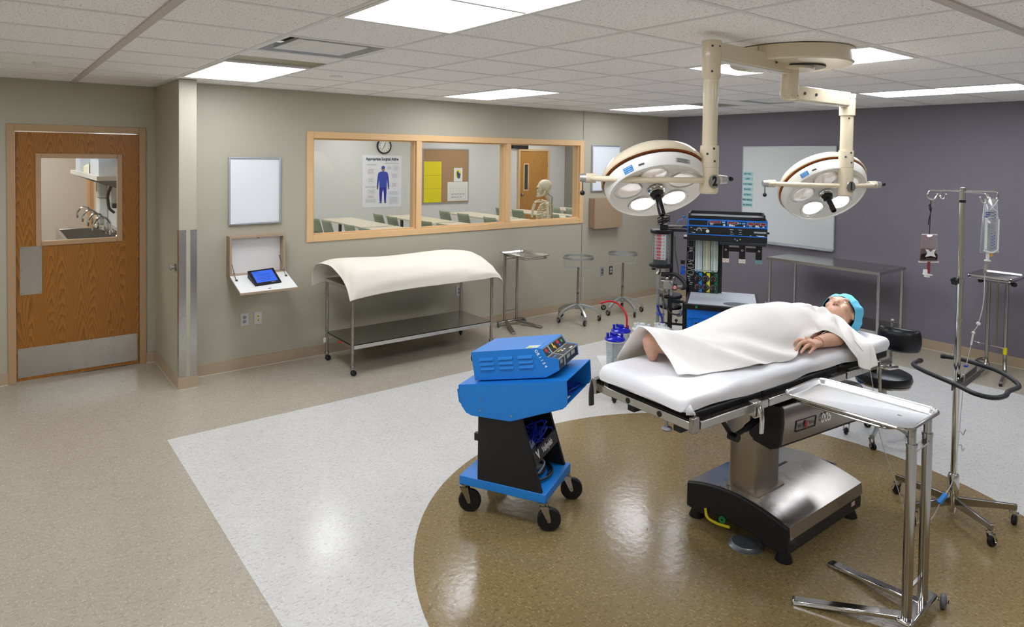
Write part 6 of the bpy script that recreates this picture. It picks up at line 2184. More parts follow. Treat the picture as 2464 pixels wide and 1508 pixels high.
for x, z, w_ in ((.0, 1.41, .015), (.03, 1.395, .012), (.01, 1.368, .03), (.02, 1.365, .02), (.095, 1.408, .045), (.32, 1.405, .03), (.39, 1.405, .025), (.323, 1.368, .03), (.39, 1.368, .028), (.532, 1.363, .06), (.545, 1.359, .05), (.48, 1.362, .012)):
    pt.box(x, x + w_, yf - .0018, yf - .0004, z - .002, z + .002)
obj('printing', pt, tk, con)
for x in (.335, .405):
    sw = obj('switch', bx(x - .016, x + .016, yf - .008, yf - .0005, 1.372, 1.398), M['black'], con, bev=.002)
    obj('switch_mark', bx(x - .008, x + .008, yf - .0095, yf - .0085, 1.384, 1.388), tk, sw)
obj('name_plate', bx(.512, .608, yf - .0025, yf - .0005, 1.383, 1.397), mat('plate_grey', '9aa0a6', .4), con)
low = obj('lower_console', bx(-.023, .24, yf + .03, .60, 1.262 + .035, 1.30).box(.24, .608, yf + .012, .60, 1.272, 1.30), mat('console_slate', '23262d', .4), t, bev=.002)
obj('lower_skirt', bx(.24, .606, yf + .004, yf + .011, 1.283, 1.345), mat('console_slate', '2a2e36', .4), low)
obj('side_bar', bx(-.055, .012, yf - .02, yf + .05, 1.308, 1.328), M['black'], t, bev=.003)
obj('white_cap', bx(-.052, -.028, yf - .018, yf + .01, 1.328, 1.345), M['white'], t, bev=.003)
ib = obj('indicator_block', bx(.345, .415, yf - .004, yf + .004, 1.298, 1.338), M['black'], low, bev=.003)
for x, z, c_ in ((.363, 1.326, '5fb7ea'), (.381, 1.316, 'e8e8ea'), (.405, 1.325, 'd9de3a')):
    obj('indicator', MB().lathe([(0, 0), (.0055, 0), (.0045, .003), (0, .004)], (x, yf - .0045, z), (0, -1, 0), 12), mat('indicator_' + c_, c_, .3), low)
fp = MB()
for n_ in range(6):
    fp.box(.485, .59 - (n_ % 3) * .01, yf + .0028, yf + .0038, 1.296 + n_ * .0075, 1.298 + n_ * .0075)
obj('fine_print', fp, mat('print_dim', '6f747c', .5), low)
tr = obj('top_tray', bx(-.02, .60, yf + .012, .66, 1.486, 1.500).box(-.02, .60, yf + .012, yf + .024, 1.5, 1.512).box(-.02, .60, .648, .66, 1.5, 1.53).box(-.02, -.008, yf + .024, .648, 1.5, 1.53).box(.588, .60, yf + .024, .648, 1.5, 1.53), M['black'], t, bev=.002)
obj('tray_liner', bx(-.007, .587, yf + .025, .647, 1.5005, 1.5025), M['board'], tr)
obj('side_knob', MB().lathe([(0, 0), (.009, 0), (.009, .016), (0, .017)], (.617, yf + .03, 1.385), (1, 0, 0), 10), M['black'], t)
obj('blue_connector', MB().ball((-.06, yf + .10, 1.49), (.012, .012, .012), 10, 8).tube(spl([(-.06, yf + .1, 1.478), (-.07, yf + .1, 1.465), (-.10, yf + .09, 1.462), (-.115, yf + .08, 1.44)], 4), .004, 6), mat('connector_blue', '2d78c6', .4), t)
# vaporizer manifold
mn = obj('manifold', bx(.316, .400, yf + .08, yf + .10, 1.212, 1.246).box(.454, .533, yf + .08, yf + .10, 1.212, 1.246), M['black'], t)
for k, x in enumerate((.268, .400, .533)):
    v_ = obj('manifold_post', bx(x, x + .05, yf + .075, yf + .105, 1.150, 1.275), M['black'], t, bev=.003)
    obj('mount_block', bx(x - .002, x + .052, yf + .068, yf + .112, 1.116, 1.150), mat('mount_%d' % k, 'dccbc0' if k < 2 else '6f9296', .4), v_, bev=.002)
    obj('post_screw', MB().lathe([(.004, 0), (.009, 0), (.009, .003), (.004, .003), (.004, 0)], (x + .025, yf + .075, 1.225), (0, -1, 0), 12), M['screw'], v_)
    hb = MB()
    for dx, dz in ((.012, 0), (.038, 0), (.025, .009), (.025, -.009)):
        hb.cyl((x + dx, yf + .0675, 1.133 + dz), (x + dx, yf + .069, 1.133 + dz), .003, n=6)
    obj('ports', hb, M['dark'], v_)
# bellows
BX, BY = -.238, .235
obj('bellows_top', MB().lathe([(0, 1.355), (.088, 1.355), (.092, 1.363), (.092, 1.380), (.085, 1.388), (0, 1.388)], (BX, BY, 0), n=32), M['black'], t)
obj('bellows_base', MB().lathe([(0, 1.063), (.085, 1.063), (.097, 1.072), (.097, 1.088), (.085, 1.096), (0, 1.096)], (BX, BY, 0), n=32), M['black'], t)
gl = obj('bellows_glass', MB().lathe([(.078, 1.096), (.078, 1.355), (.075, 1.355), (.075, 1.096), (.078, 1.096)], (BX, BY, 0), n=36), glass('bellows_glass', 'f4f7f7', .08, op=.03), t)
bp = [(0, 1.097)]
for k in range(7):
    z = 1.098 + k * .0065
    bp += [(.058, z), (.062, z + .003)]
obj('bellows', MB().lathe(bp + [(.058, 1.144), (0, 1.144)], (BX, BY, 0), n=32), mat('bellows_rubber', '23262c', .35), t)
dr_ = mat('scale_red', 'c8202c', .4)
scb = MB()
NS = 13
vs = []
for a_ in range(NS):
    a = math.radians(-90 - 48 + 96 * a_ / (NS - 1) - 8)
    for r_, z in ((.0745, 1.135), (.0745, 1.35), (.0738, 1.35), (.0738, 1.135)):
        vs.append((BX + r_ * math.cos(a), BY + r_ * math.sin(a), z))
fs = []
for k in range(NS - 1):
    for j in range(4):
        l = (j + 1) % 4
        fs.append((k * 4 + j, k * 4 + l, k * 4 + 4 + l, k * 4 + 4 + j))
obj('scale_card', MB().add(vs, fs + [(0, 1, 2, 3), tuple(len(vs) - 4 + j for j in (3, 2, 1, 0))]), mat('scale_card', 'e3e6e6', .5), t)
for k, n_ in enumerate(range(1600, 100, -200)):
    z = 1.342 - k * .0275
    a = math.radians(-98)
    R_ = .0795
    xd = V((-math.sin(a), math.cos(a), 0))
    text('lettering', str(n_), .027, (BX + R_ * math.cos(a), BY + R_ * math.sin(a), z), xd, (0, 0, 1), dr_, gl, bold=.0007, sx=.9)
    for sg in (-1, 1):
        aa = a + sg * .50
        obj('scale_mark', MB().box(-.007, .007, -.0003, .0003, -.0018, .0018, Matrix.Translation((BX + .0788 * math.cos(aa), BY + .0788 * math.sin(aa), z)) @ Matrix.Rotation(aa + PI / 2, 4, 'Z')), dr_, gl)
for a in (.4, 2.2, 4.0):
    obj('tie_rod', MB().cyl((BX + .084 * math.cos(a), BY + .084 * math.sin(a), 1.09), (BX + .084 * math.cos(a), BY + .084 * math.sin(a), 1.36), .004, n=8), M['chromed'], t)
obj('pole', MB().cyl((BX + .006, BY + .03, 1.388), (BX + .006, BY + .03, 1.72), .011, n=12), M['black'], t)
obj('arm_block', bx(BX - .01, BX + .055, BY - .01, BY + .06, 1.388, 1.432), M['black'], t, bev=.004)
obj('support_arm', MB().cyl((BX + .05, BY + .04, 1.412), (-.023, .36, 1.405), .012, n=12), M['chromed'], t)
obj('support_arm', bx(BX + .05, -.023, BY + .02, BY + .06, 1.372, 1.394), M['black'], t)
obj('cable_coil', MB().tube([(BX + .02 + .05 * math.cos(a * .55), BY - .01 + .03 * math.sin(a * .55), 1.44 + .022 * math.sin(a * .55 + 1) + .002 * a) for a in range(30)], .0055, 6), M['black'], t)
obj('rear_column', bx(BX + .072, BX + .10, BY + .05, BY + .09, .10, 1.372), M['black'], t, bev=.003)
obj('clamp_knob', MB().lathe([(0, 0), (.012, 0), (.018, -.01), (.018, -.022), (0, -.022)], (BX - .055, BY - .02, 1.063), n=12), M['black'], t)
obj('outlet_port', MB().tube(spl([(BX - .01, BY - .04, 1.063), (BX - .01, BY - .045, 1.035), (BX - .02, BY - .05, 1.01)], 4), .017, 10), M['chromed'], t)
obj('hanging_cord', MB().tube(spl([(-.125, .27, 1.33), (-.12, .28, 1.2), (-.10, .29, 1.08), (-.085, .29, .98)], 6), .003, 6), M['dark'], t)
obj('side_blue_block', bx(-.075, -.038, .30, .34, 1.0, 1.045).box(-.072, -.04, .31, .335, 1.05, 1.075), mat('block_blue', '1f55c0', .4), t, bev=.003)
obj('black_block', bx(-.075, -.04, .30, .34, 1.09, 1.125), M['black'], t, bev=.003)
# absorber group below the bellows
ys_ = .18
obj('rail_post', bx(-.262, -.238, ys_ - .01, ys_ + .015, .60, .995), M['grey'], t, bev=.003)
ab = obj('absorber_head', bx(-.20, -.125, ys_ - .05, ys_ + .03, .895, .965), M['alu'], t, bev=.005)
obj('cast_leg', bx(-.185, -.162, ys_ - .04, ys_ + .02, .845, .90).box(-.15, -.125, ys_ - .04, ys_ + .02, .838, .90), M['alu'], ab, bev=.004)
obj('valve_body', MB().cyl((-.225, ys_ - .01, .955), (-.185, ys_ - .01, .955), .022, n=14), M['chromed'], t)
obj('valve_dome', MB().lathe([(0, 0), (.02, 0), (.022, .02), (.012, .035), (0, .04)], (-.175, ys_ - .01, .965), n=16), M['chromed'], t)
obj('valve_dome', MB().lathe([(0, 0), (.018, 0), (.018, .03), (0, .034)], (-.125, ys_, .962), n=16), M['chromed'], t)
obj('top_fitting', bx(-.185, -.135, ys_ - .025, ys_ + .015, 1.008, 1.028), M['alu'], t, bev=.004)
obj('fitting_stem', MB().cyl((-.16, ys_, .96), (-.16, ys_, 1.01), .009, n=10), M['chromed'], t)
obj('breathing_hose', MB().tube(spl([(-.205, ys_ - .01, 1.012), (-.17, ys_ - .02, 1.02), (-.11, ys_ - .02, 1.02), (-.06, ys_ - .03, .99), (-.025, ys_ - .05, .95), (-.03, ys_ - .06, .92), (-.055, ys_ - .05, .915)], 5), .016, 10), mat('hose_black', '1a1a1c', .45), t)
obj('hose_mount', MB().cyl((-.225, ys_ - .01, 1.012), (-.195, ys_ - .01, 1.012), .019, n=14), M['black'], t)
ap = obj('apl_valve', bx(-.125, -.09, ys_ - .075, ys_ - .02, .895, .945), M['black'], t, bev=.008)
obj('red_knob', MB().lathe([(0, 0), (.016, 0), (.017, .006), (.010, .012), (0, .012)], (-.107, ys_ - .075, .920), (0, -1, 0), 16), mat('pink_knob', 'd98a8a', .4), ap)
obj('lever', MB().tube([(-.112, ys_ - .085, .925), (-.15, ys_ - .08, .968)], .0035, 6).ball((-.15, ys_ - .08, .968), .009, 8, 6), M['chromed'], ap)
obj('chrome_port', MB().cyl((-.095, ys_ - .05, .92), (-.045, ys_ - .06, .925), .013, n=12), M['chromed'], t)
obj('slant_rod', MB().cyl((-.242, ys_ - .02, .895), (-.175, ys_ - .05, .872), .009, n=10), M['chromed'], t)
for z in (.828, .735):
    obj('canister_ring', MB().lathe([(0, z - .012), (.09, z - .012), (.093, z - .006), (.093, z + .008), (.088, z + .014), (0, z + .014)], (-.145, ys_ + .04, 0), n=28), M['black'], t)
obj('canister_glass', MB().lathe([(.08, .747), (.08, .817), (.077, .817), (.077, .747), (.08, .747)], (-.145, ys_ + .04, 0), n=28), glass('absorber_glass', 'e6ecec', .12, op=.25, opcol='cfd4d2'), t)
obj('granules', MB().lathe([(0, .748), (.074, .748), (.074, .77), (0, .785)], (-.145, ys_ + .04, 0), n=24), mat('granules', 'c9cbc8', .9), t)
obj('clamp_column', bx(-.162, -.128, ys_ - .075, ys_ - .045, .575, .845), M['black'], t, bev=.004)
obj('clamp_arm', bx(-.128, -.03, ys_ - .06, ys_ - .04, .79, .812), M['black'], t, bev=.003)
obj('clamp_arm', bx(-.22, -.03, ys_ - .06, ys_ - .04, .60, .618), M['black'], t, bev=.003)
obj('pivot', MB().ball((-.215, ys_ - .05, .585), (.018, .014, .016), 10, 8), M['black'], t)
for x in (-.158, -.132):
    obj('chrome_rod', MB().cyl((x, ys_ - .055, .10), (x, ys_ - .055, .58), .007, n=10), M['chromed'], t)
obj('drop_rod', MB().cyl((-.197, ys_ - .06, .60), (-.197, ys_ - .06, .89), .0055, n=8), M['chromed'], t)
obj('curved_cord', MB().tube(spl([(-.215, ys_ - .06, .86), (-.19, ys_ - .08, .79), (-.15, ys_ - .09, .72), (-.10, ys_ - .08, .695), (-.06, ys_ - .07, .70)], 5), .007, 8), M['dark'], t)
obj('elbow', MB().tube(spl([(-.085, ys_ - .05, .69), (-.06, ys_ - .055, .695), (-.05, ys_ - .05, .73)], 4), .018, 10), M['grey'], t)
obj('lever_ball', MB().ball((-.09, ys_ - .07, .645), .013, 12, 8).tube([(-.09, ys_ - .07, .645), (-.09, ys_ - .05, .615)], .004, 6), M['black'], t)
obj('petcock', MB().tube([(-.085, ys_ - .03, .80), (-.085, ys_ - .03, .745)], .006, 8).tube([(-.10, ys_ - .03, .775), (-.07, ys_ - .03, .775)], .006, 8), M['chrome'], t)
obj('blue_tube', MB().tube(spl([(-.26, ys_, .68), (-.235, ys_ - .02, .67), (-.19, ys_ - .02, .68)], 4), .008, 8), mat('tube_blue', '2460b8', .4), t)
# side bracket with glass fittings
sb = obj('side_bracket', bx(.565, .60, .12, .22, .776, .786), M['black'], t, bev=.003)
obj('glass_fitting', MB().cyl((.585, .14, .80), (.66, .14, .815), .018, n=14).cyl((.60, .18, .83), (.66, .18, .83), .014, n=14), glass('clear_fitting', 'dfe6ea', .2, op=.2, opcol='b9c4cc'), t)
obj('hose_barb', MB().cyl((.655, .15, .74), (.655, .15, .84), .006, n=8).cyl((.672, .15, .75), (.672, .15, .83), .005, n=8), mat('barb_blue', '3a63a8', .3, .3), t)

# ---------------------------------------------------------------- suction canisters on a roll stand
SC = V((4.23, 3.73, 0))
SR = math.radians(-36)
t = thing('suction_stand', 'low roll stand that carries the four suction canisters', 'stand', SC, SR)
obj('top_plate', bx(-.26, .33, -.20, .20, .26, .279), M['white'], t, bev=.004)
obj('column', MB().cyl((0, 0, .09), (0, 0, .26), .025, n=16), M['chromed'], t)
for k in range(4):
    a = PI / 4 + k * PI / 2
    obj('base_leg', MB().tube([(0, 0, .09), (.24 * math.cos(a), .24 * math.sin(a), .075)], .014, 8), M['chromed'], t)
    caster(t, .24 * math.cos(a), .24 * math.sin(a), .025, .072, a + 1, M['dark'], M['rubber'], None, .02)
clr = glass('canister_plastic', 'f0f4f6', .14, op=.14, opcol='eef3f5', edge=.4)
bluel = mat('canister_lid_blue', '1420b4', .18)
whl = mat('canister_lid_white', 'e4eaec', .3, alpha=.92)
def canister(wx_, wy_, label, lidm, h=.225, tube=None, zb=.2795):
    t = thing('suction_canister', label, 'canister', (wx_, wy_, zb), 0, 'suction canisters')
    obj('jar', MB().lathe([(0, 0), (.058, 0), (.066, .006), (.075, h), (.073, h), (.064, .009), (.057, .003), (0, .003)], n=36), clr, t)
    mk = MB()
    for k in range(9):
        mk.box(-.0735, -.071, -.012, .012, .03 + k * .022, .0315 + k * .022)
    obj('scale', mk, mat('pale_scale', 'c8d4da', .5), t)
    obj('inner_tube', MB().cyl((-.02, .0, .02), (-.02, .0, h), .007, n=10), M['white'], t)
    obj('rim', MB().lathe([(.072, h - .012), (.080, h - .012), (.081, h), (.072, h)], n=36), M['white'], t)
    l = obj('lid', MB().lathe([(0, h), (.083, h), (.085, h + .008), (.080, h + .014), (.045, h + .032), (.03, h + .036), (0, h + .036)], n=36), lidm, t)
    obj('port', MB().cyl((.0, .0, h + .03), (.0, .0, h + .056), .026, .024, 16), lidm, l)
    obj('port', MB().cyl((-.055, .03, h + .016), (-.055, .03, h + .055), .011, n=12).cyl((-.055, .03, h + .055), (-.055, .03, h + .06), .014, n=12), lidm, l)
    obj('port', MB().cyl((.05, -.03, h + .016), (.05, -.03, h + .048), .011, n=12), lidm, l)
    obj('port', MB().cyl((.01, .055, h + .02), (.01, .055, h + .05), .009, n=10), lidm, l)
    return t
canister(4.03, 3.73, 'near clear suction canister with a glossy blue lid beside the blanket', bluel)
canister(4.27, 3.885, 'far clear suction canister with a blue lid, under the red tube', bluel)
canister(4.345, 3.715, 'middle suction canister with a milky white lid, next to the far blue lid', whl, .262)
canister(4.44, 3.575, 'suction canister with a milky white lid joined to the blue hose', whl, .275)
tag(obj('red_tube', MB().tube(spl([(4.305, 3.85, .535), (4.315, 3.87, .64), (4.30, 3.94, .72), (4.235, 3.99, .75), (4.19, 4.06, .725)], 8), .0085, 10), mat('red_tube', 'c8171d', .35)), 'short curved red suction tube on the far blue lidded canister', 'tube')
tag(obj('blue_hose', MB().tube(spl([(4.45, 3.58, .60), (4.455, 3.60, .66), (4.45, 3.62, .70), (4.42, 3.62, .76)], 8), .009, 10), mat('blue_hose', '1a2f9c', .35)), 'blue suction hose rising from a white lidded canister to the anesthesia machine', 'hose')
# ---------------------------------------------------------------- ceiling mounted surgical lamps
M['cream'] = mat('cream_enamel', 'ded0b4', .25, coat=.3, var=.02, vscale=12)
M['lampwhite'] = mat('lamp_white', 'ecebe6', .35)
M['orange'] = mat('orange_reflector', 'c86a2c', .3)
HB = V((3.52, 1.98, 0))
t = thing('ceiling_mount', 'round cream ceiling mount with the hub that carries both surgical lamps', 'lamp mount', (HB.x, HB.y, HC))
zz = lambda z: z - HC
obj('canopy', MB().lathe([(0, -.002), (.322, -.002), (.322, -.072), (.312, -.08), (.13, -.082), (.125, -.105), (.06, -.107), (0, -.107)], n=64), M['cream'], t, ang=25)
obj('canopy_seam', bx(-.3225, -.3195, -.0015, .0015, -.073, -.004), M['dark'], t)
cs_ = MB().lathe([(.0, -.083), (.15, -.083), (.15, -.092), (.0, -.092)], (.03, -.02, 0), n=40)
obj('slip_ring_slot', cs_, M['dark'], t)
obj('hub_shaft', MB().lathe([(0, -.105), (.046, -.105), (.046, zz(2.42)), (.0, zz(2.42))], n=28), M['cream'], t)
obj('hub_collar', MB().lathe([(0, zz(2.425)), (.049, zz(2.425)), (.049, zz(2.345)), (.044, zz(2.332)), (.02, zz(2.325)), (0, zz(2.325))], n=28), M['cream'], t)
hs_ = MB()
for a in range(8):
    screw(hs_, (.049 * math.cos(a * PI / 4), .049 * math.sin(a * PI / 4), zz(2.352)), (math.cos(a * PI / 4), math.sin(a * PI / 4), 0), .004, .002)
obj('hub_screws', hs_, M['screw'], t)
RGT = V((rr.x, rr.y, 0)).normalized()
FWD = V((f_.x, f_.y, 0)).normalized()
lens_em = mat('lamp_reflector', 'ffffff', .1, emit='fff6ee', es=.75)
lens_off = mat('lamp_reflector_dim', 'ece9ea', .12, .5, emit='fff4ec', es=.12)
bulb = mat('bulb', 'ffffff', .1, emit='fff8f0', es=5)

def lamp(num, post, ztop, zarm, zblk, ctr, Rl, nrm, label):
    t = thing('surgical_lamp', label, 'surgical lamp', (post.x, post.y, zblk), 0, 'ceiling mounted surgical lamps')
    o = V((post.x, post.y, zblk))
    L = lambda p: V(p) - o
    z1 = zblk
    # arm
    a0, a1 = V((HB.x, HB.y, 0)), V((post.x, post.y, 0))
    d = (a1 - a0).normalized()
    A = math.atan2(d.y, d.x)
    ln = (a1 - a0).length
    Mx = Matrix.Translation(L((HB.x, HB.y, zarm))) @ Matrix.Rotation(A, 4, 'Z')
    arm = obj('arm', MB().box(.035, ln - .02, -.032, .032, -.041, .041, Mx), M['cream'], t, bev=.006)
    obj('arm_underside', MB().box(.06, ln - .05, -.022, .022, -.047, -.0415, Mx), M['white'], arm)
    for k in (.10, .22):
        for sg in (-1, 1):
            obj('arm_bolt', MB().lathe([(0, 0), (.009, 0), (.008, .006), (0, .007)], (k, sg * .032, -.0), (0, sg, 0), 10, Mx), M['dark'], arm)
    # post
    pt = MB()
    if num == 2:
        pt.lathe([(0, ztop), (.044, ztop), (.045, ztop - .01), (.045, ztop - .17), (.041, ztop - .18), (.0355, ztop - .185), (.0355, 2.06), (0, 2.06)], L((post.x, post.y, zblk * 0)), n=28)
    else:
        pt.lathe([(0, ztop), (.046, ztop), (.046, ztop - .13), (.0375, ztop - .135), (.0375, 2.06), (0, 2.06)], L((post.x, post.y, 0)), n=28)
    obj('post', pt, M['cream'], t, ang=30)
    sl = obj('sleeve', MB().lathe([(0, 2.06), (.043, 2.06), (.044, 2.05), (.044, 1.955), (.0425, 1.954), (.0425, 1.951), (.044, 1.95), (.044, zblk - .055), (.038, zblk - .065), (0, zblk - .065)], L((post.x, post.y, 0)), n=28), M['cream'], t, ang=30)
    sb = MB()
    tw = (-FWD).normalized()
    for da, z in ((-.5, 2.02), (.3, 1.985), (.2, 2.045), (-.2, ztop - .03), (.7, ztop - .03), (-.2, ztop - .15)):
        dd = Matrix.Rotation(da, 3, 'Z') @ tw
        screw(sb, L(V((post.x, post.y, z)) + dd * .044), dd, .006, .003)
    obj('set_screws', sb, M['dark'], t)
    bd = Matrix.Rotation(.35, 3, 'Z') @ tw
    bp = V((post.x, post.y, zblk - .005)) + bd * .043
    bg = obj('number_badge', MB().lathe([(0, 0), (.034, 0), (.033, .003), (0, .004)], L(bp), bd, 24), M['ss'], t)
    text('lettering', str(num), .062, L(bp + bd * .0045), (-bd.y, bd.x, 0), (0, 0, 1), M['black'], bg, bold=.003, sx=.8)
    # yoke: half ring from pivot to pivot through the post
    rel = V((post.x, post.y, 0)) - V((ctr.x, ctr.y, 0))
    R_ = Rl + .045
    a_ = rel.dot(RGT)
    b_ = -rel.dot(FWD)
    B = b_ / math.sqrt(max(.02, 1 - (a_ / R_) ** 2))
    pts = []
    for k in range(25):
        th = PI - PI * k / 24
        pts.append(L(V((ctr.x, ctr.y, zblk)) + RGT * (R_ * math.cos(th)) - FWD * (B * math.sin(th))))
    yk = obj('yoke', MB().tube(pts, .0145, 12), M['cream'], t)
    for sg in (-1, 1):
        p0 = V((ctr.x, ctr.y, zblk)) + RGT * (sg * (Rl - .02))
        p1 = V((ctr.x, ctr.y, zblk)) + RGT * (sg * (R_ + .03))
        obj('pivot_socket', MB().cyl(L(p1 - RGT * sg * .05), L(p1), .024, n=16), M['cream'], yk)
        k_ = obj('pivot_knob', MB().cyl(L(p1), L(p1 + RGT * sg * .03), .023, .019, 16), M['alu'], yk)
        obj('pivot_pin', MB().cyl(L(p0), L(p1), .012, n=10), M['chromed'], yk)
        e = p1 + RGT * sg * (.015 if sg < 0 else .05) + V((0, 0, -.075 if sg < 0 else .005))
        obj('lock_lever', MB().cyl(L(p1 + RGT * sg * .015), L(e), .004, n=8), M['chromed'], yk)
        obj('lever_ball', MB().ball(L(e), .013, 12, 8), M['black'], yk)
    # head
    n = nrm.normalized()
    c = L(ctr)
    prof = [(0, -.125), (.35 * Rl, -.12), (.7 * Rl, -.095), (.92 * Rl, -.05), (.99 * Rl, -.015), (Rl, .006), (.985 * Rl, .012), (.955 * Rl, .006), (.94 * Rl, -.01), (0, -.01)]
    hd = obj('rear_cover', MB().lathe(prof, c, n, 56), M['cream'], t, ang=35)
    obj('orange_gasket', MB().lathe([(.90 * Rl, -.008), (.955 * Rl, -.004), (.95 * Rl, .012), (.90 * Rl, .012), (.90 * Rl, -.008)], c, n, 56), M['orange'], hd)
    obj('steel_ring', MB().lathe([(.88 * Rl, -.005), (.94 * Rl, .012), (.945 * Rl, .024), (.90 * Rl, .024), (.88 * Rl, -.005)], c, n, 56), M['chromed'], hd)
    zf = .085
    fr = obj('front_shell', MB().lathe([(.90 * Rl, .018), (.955 * Rl, .026), (.945 * Rl, .045), (.90 * Rl, zf - .005), (.885 * Rl, zf), (.87 * Rl, zf), (.86 * Rl, zf - .008), (.2 * Rl, zf - .02), (0, zf - .02)], c, n, 56), M['lampwhite'], t, ang=35)
    ref = V((0, 0, 1))
    e1 = (ref - n * ref.dot(n)).normalized()     # 'up' on the face
    e2 = n.cross(e1)
    rim_m = mat('reflector_rim', 'dcdcdc', .15, .6)
    for k in range(5):
        a = math.radians(68 + 72 * k)
        q = c + e1 * (math.sin(a) * Rl * .54) + e2 * (math.cos(a) * Rl * .54) + n * (zf - .017)
        rl = Rl * .262
        lit = (k in (2, 3))
        lr = obj('reflector', MB().lathe([(rl, .0), (rl * 1.05, .006), (rl * .98, .009), (rl * .92, .002), (rl, 0)], q, n, 30), rim_m, fr)
        obj('lens', MB().lathe([(rl * .95, .002), (rl * .6, .010), (0, .014)], q, n, 30), lens_em if lit else lens_off, fr)
        if lit:
            obj('bulb', MB().lathe([(rl * .33, .0135), (rl * .22, .0165), (0, .018)], q, n, 20), bulb, fr)
    hq = c + n * (zf - .02)
    hnd = obj('handle_mount', MB().lathe([(.030, 0), (.042, .004), (.042, .012), (.034, .016), (.036, .022), (.030, .028), (0, .028)], hq, n, 24), M['chrome'], t)
    obj('handle_guard', MB().lathe([(0, .028), (.036, .028), (.038, .034), (.030, .05), (.018, .054), (0, .054)], hq, n, 8), M['black'], hnd)
    obj('handle', MB().lathe([(.017, .05), (.017, .15), (.0155, .155), (.011, .155), (.011, .12), (0, .12)], hq, n, 20), mat('handle_graphite', '2e2b2b', .22, .6), hnd)
    # stickers on the conical band
    def sticker(ang_, h0, h1, w, m, name, lines=0, lm=None):
        A = math.radians(ang_)
        mb = MB()
        N_ = 7
        ln_ = MB()
        def pnt(u, v, off):
            aa = A + (u - .5) * w / Rl
            hgt = .046 + (zf - .052) * v
            rad = Rl * (.945 - .045 * v) + off
            return c + n * (hgt + off * .6) + e1 * (math.sin(aa) * rad) + e2 * (math.cos(aa) * rad)
        def quad(mb_, u0, u1, v0, v1, off):
            base = len(mb_.v)
            for i in range(N_):
                u = u0 + (u1 - u0) * i / (N_ - 1)
                mb_.v += [tuple(pnt(u, v0, off)), tuple(pnt(u, v1, off)), tuple(pnt(u, v0, off - .001)), tuple(pnt(u, v1, off - .001))]
            for i in range(N_ - 1):
                b0 = base + i * 4
                mb_.f += [(b0, b0 + 4, b0 + 5, b0 + 1), (b0 + 2, b0 + 3, b0 + 7, b0 + 6), (b0, b0 + 2, b0 + 6, b0 + 4), (b0 + 1, b0 + 5, b0 + 7, b0 + 3)]
            b1 = base + (N_ - 1) * 4
            mb_.f += [(base, base + 1, base + 3, base + 2), (b1, b1 + 2, b1 + 3, b1 + 1)]
        quad(mb, 0, 1, h0, h1, .0012)
        so_ = obj(name, mb, m, fr)
        for k in range(lines):
            vv = h0 + (h1 - h0) * (k + .6) / (lines + .2)
            quad(ln_, .08, .92 - .12 * (k % 2), vv - .03, vv + .03, .0017)
        if lines:
            obj('sticker_print', ln_, lm, fr)
    sticker(104 if num == 2 else 100, .25, .85, .085, mat('label_silver', 'b9bab8', .35), 'rating_label', 4, M['dark'])
    sticker(40 if num == 2 else 40, .1, .95, .055, mat('blue_sticker', '2c7fbf', .4), 'blue_sticker', 3, mat('pale_print', 'bcd6ea', .5))
    sticker(56 if num == 2 else 54, .4, .65, .03, M['dark'], 'small_print')
    # light beam from the reflectors
    ld = bpy.data.lights.new('lamp_beam', 'SPOT')
    ld.energy = SPOT_W
    ld.color = (1, .95, .88)
    ld.spot_size = math.radians(42)
    ld.spot_blend = .6
    ld.shadow_soft_size = .12
    lo = bpy.data.objects.new('lamp_beam', ld)
    C.objects.link(lo)
    q = ctr + n * .28
    lo.location = q
    lo.rotation_euler = n.to_track_quat('-Z', 'Y').to_euler()
    return t

def nrm_(toward, down, right):
    return (-FWD) * toward + V((0, 0, -1)) * down + RGT * right
lamp(2, V((2.736, 1.941, 0)), 2.562, 2.516, 1.893, V((2.605, 2.174, 1.899)), .262, nrm_(.58, .80, .09), 'left surgical lamp head on a cream post, badge number 2')
lamp(1, V((4.16, 1.96, 0)), 2.405, 2.372, 1.842, V((4.257, 2.158, 1.833)), .278, nrm_(.72, .70, .04), 'right surgical lamp head on a cream post, badge number 1')

# ---------------------------------------------------------------- IV pole with bags and tubing
IV = V((4.26, 1.36, 0))
t = thing('iv_pole', 'chrome IV pole on five casters with a black push handle', 'IV pole', IV)
obj('pole', MB().lathe([(0, .14), (.0165, .14), (.0165, .27), (.0165, 1.34), (0, 1.34)], n=18), M['chrome'], t)
obj('upper_pole', MB().lathe([(0, 1.34), (.0135, 1.34), (.0135, 1.78), (.0145, 1.78), (.0145, 1.855), (0, 1.858)], n=16), M['chrome'], t)
obj('band', MB().lathe([(.0137, 1.772), (.0165, 1.772), (.0165, 1.787), (.0137, 1.787), (.0137, 1.772)], n=16), M['black'], t)
cl_ = obj('height_clamp', MB().lathe([(.0138, 1.325), (.022, 1.325), (.022, 1.35), (.0138, 1.35), (.0138, 1.325)], n=18), M['chrome'], t)
kn = MB()
kd = (-RGT * .9 - FWD * .3).normalized()
for k in range(5):
    a = 2 * PI * k / 5
    s1, s2 = V((0, 0, 1)), kd.cross(V((0, 0, 1)))
    kn.ball(kd * .042 + V((0, 0, 1.335)) + (s1 * math.cos(a) + s2 * math.sin(a)) * .014, .010, 8, 6)
kn.lathe([(0, .02), (.006, .02), (.006, .03), (.016, .034), (.016, .05), (0, .05)], (0, 0, 1.335), kd, 12)
obj('star_knob', kn, M['black'], cl_)
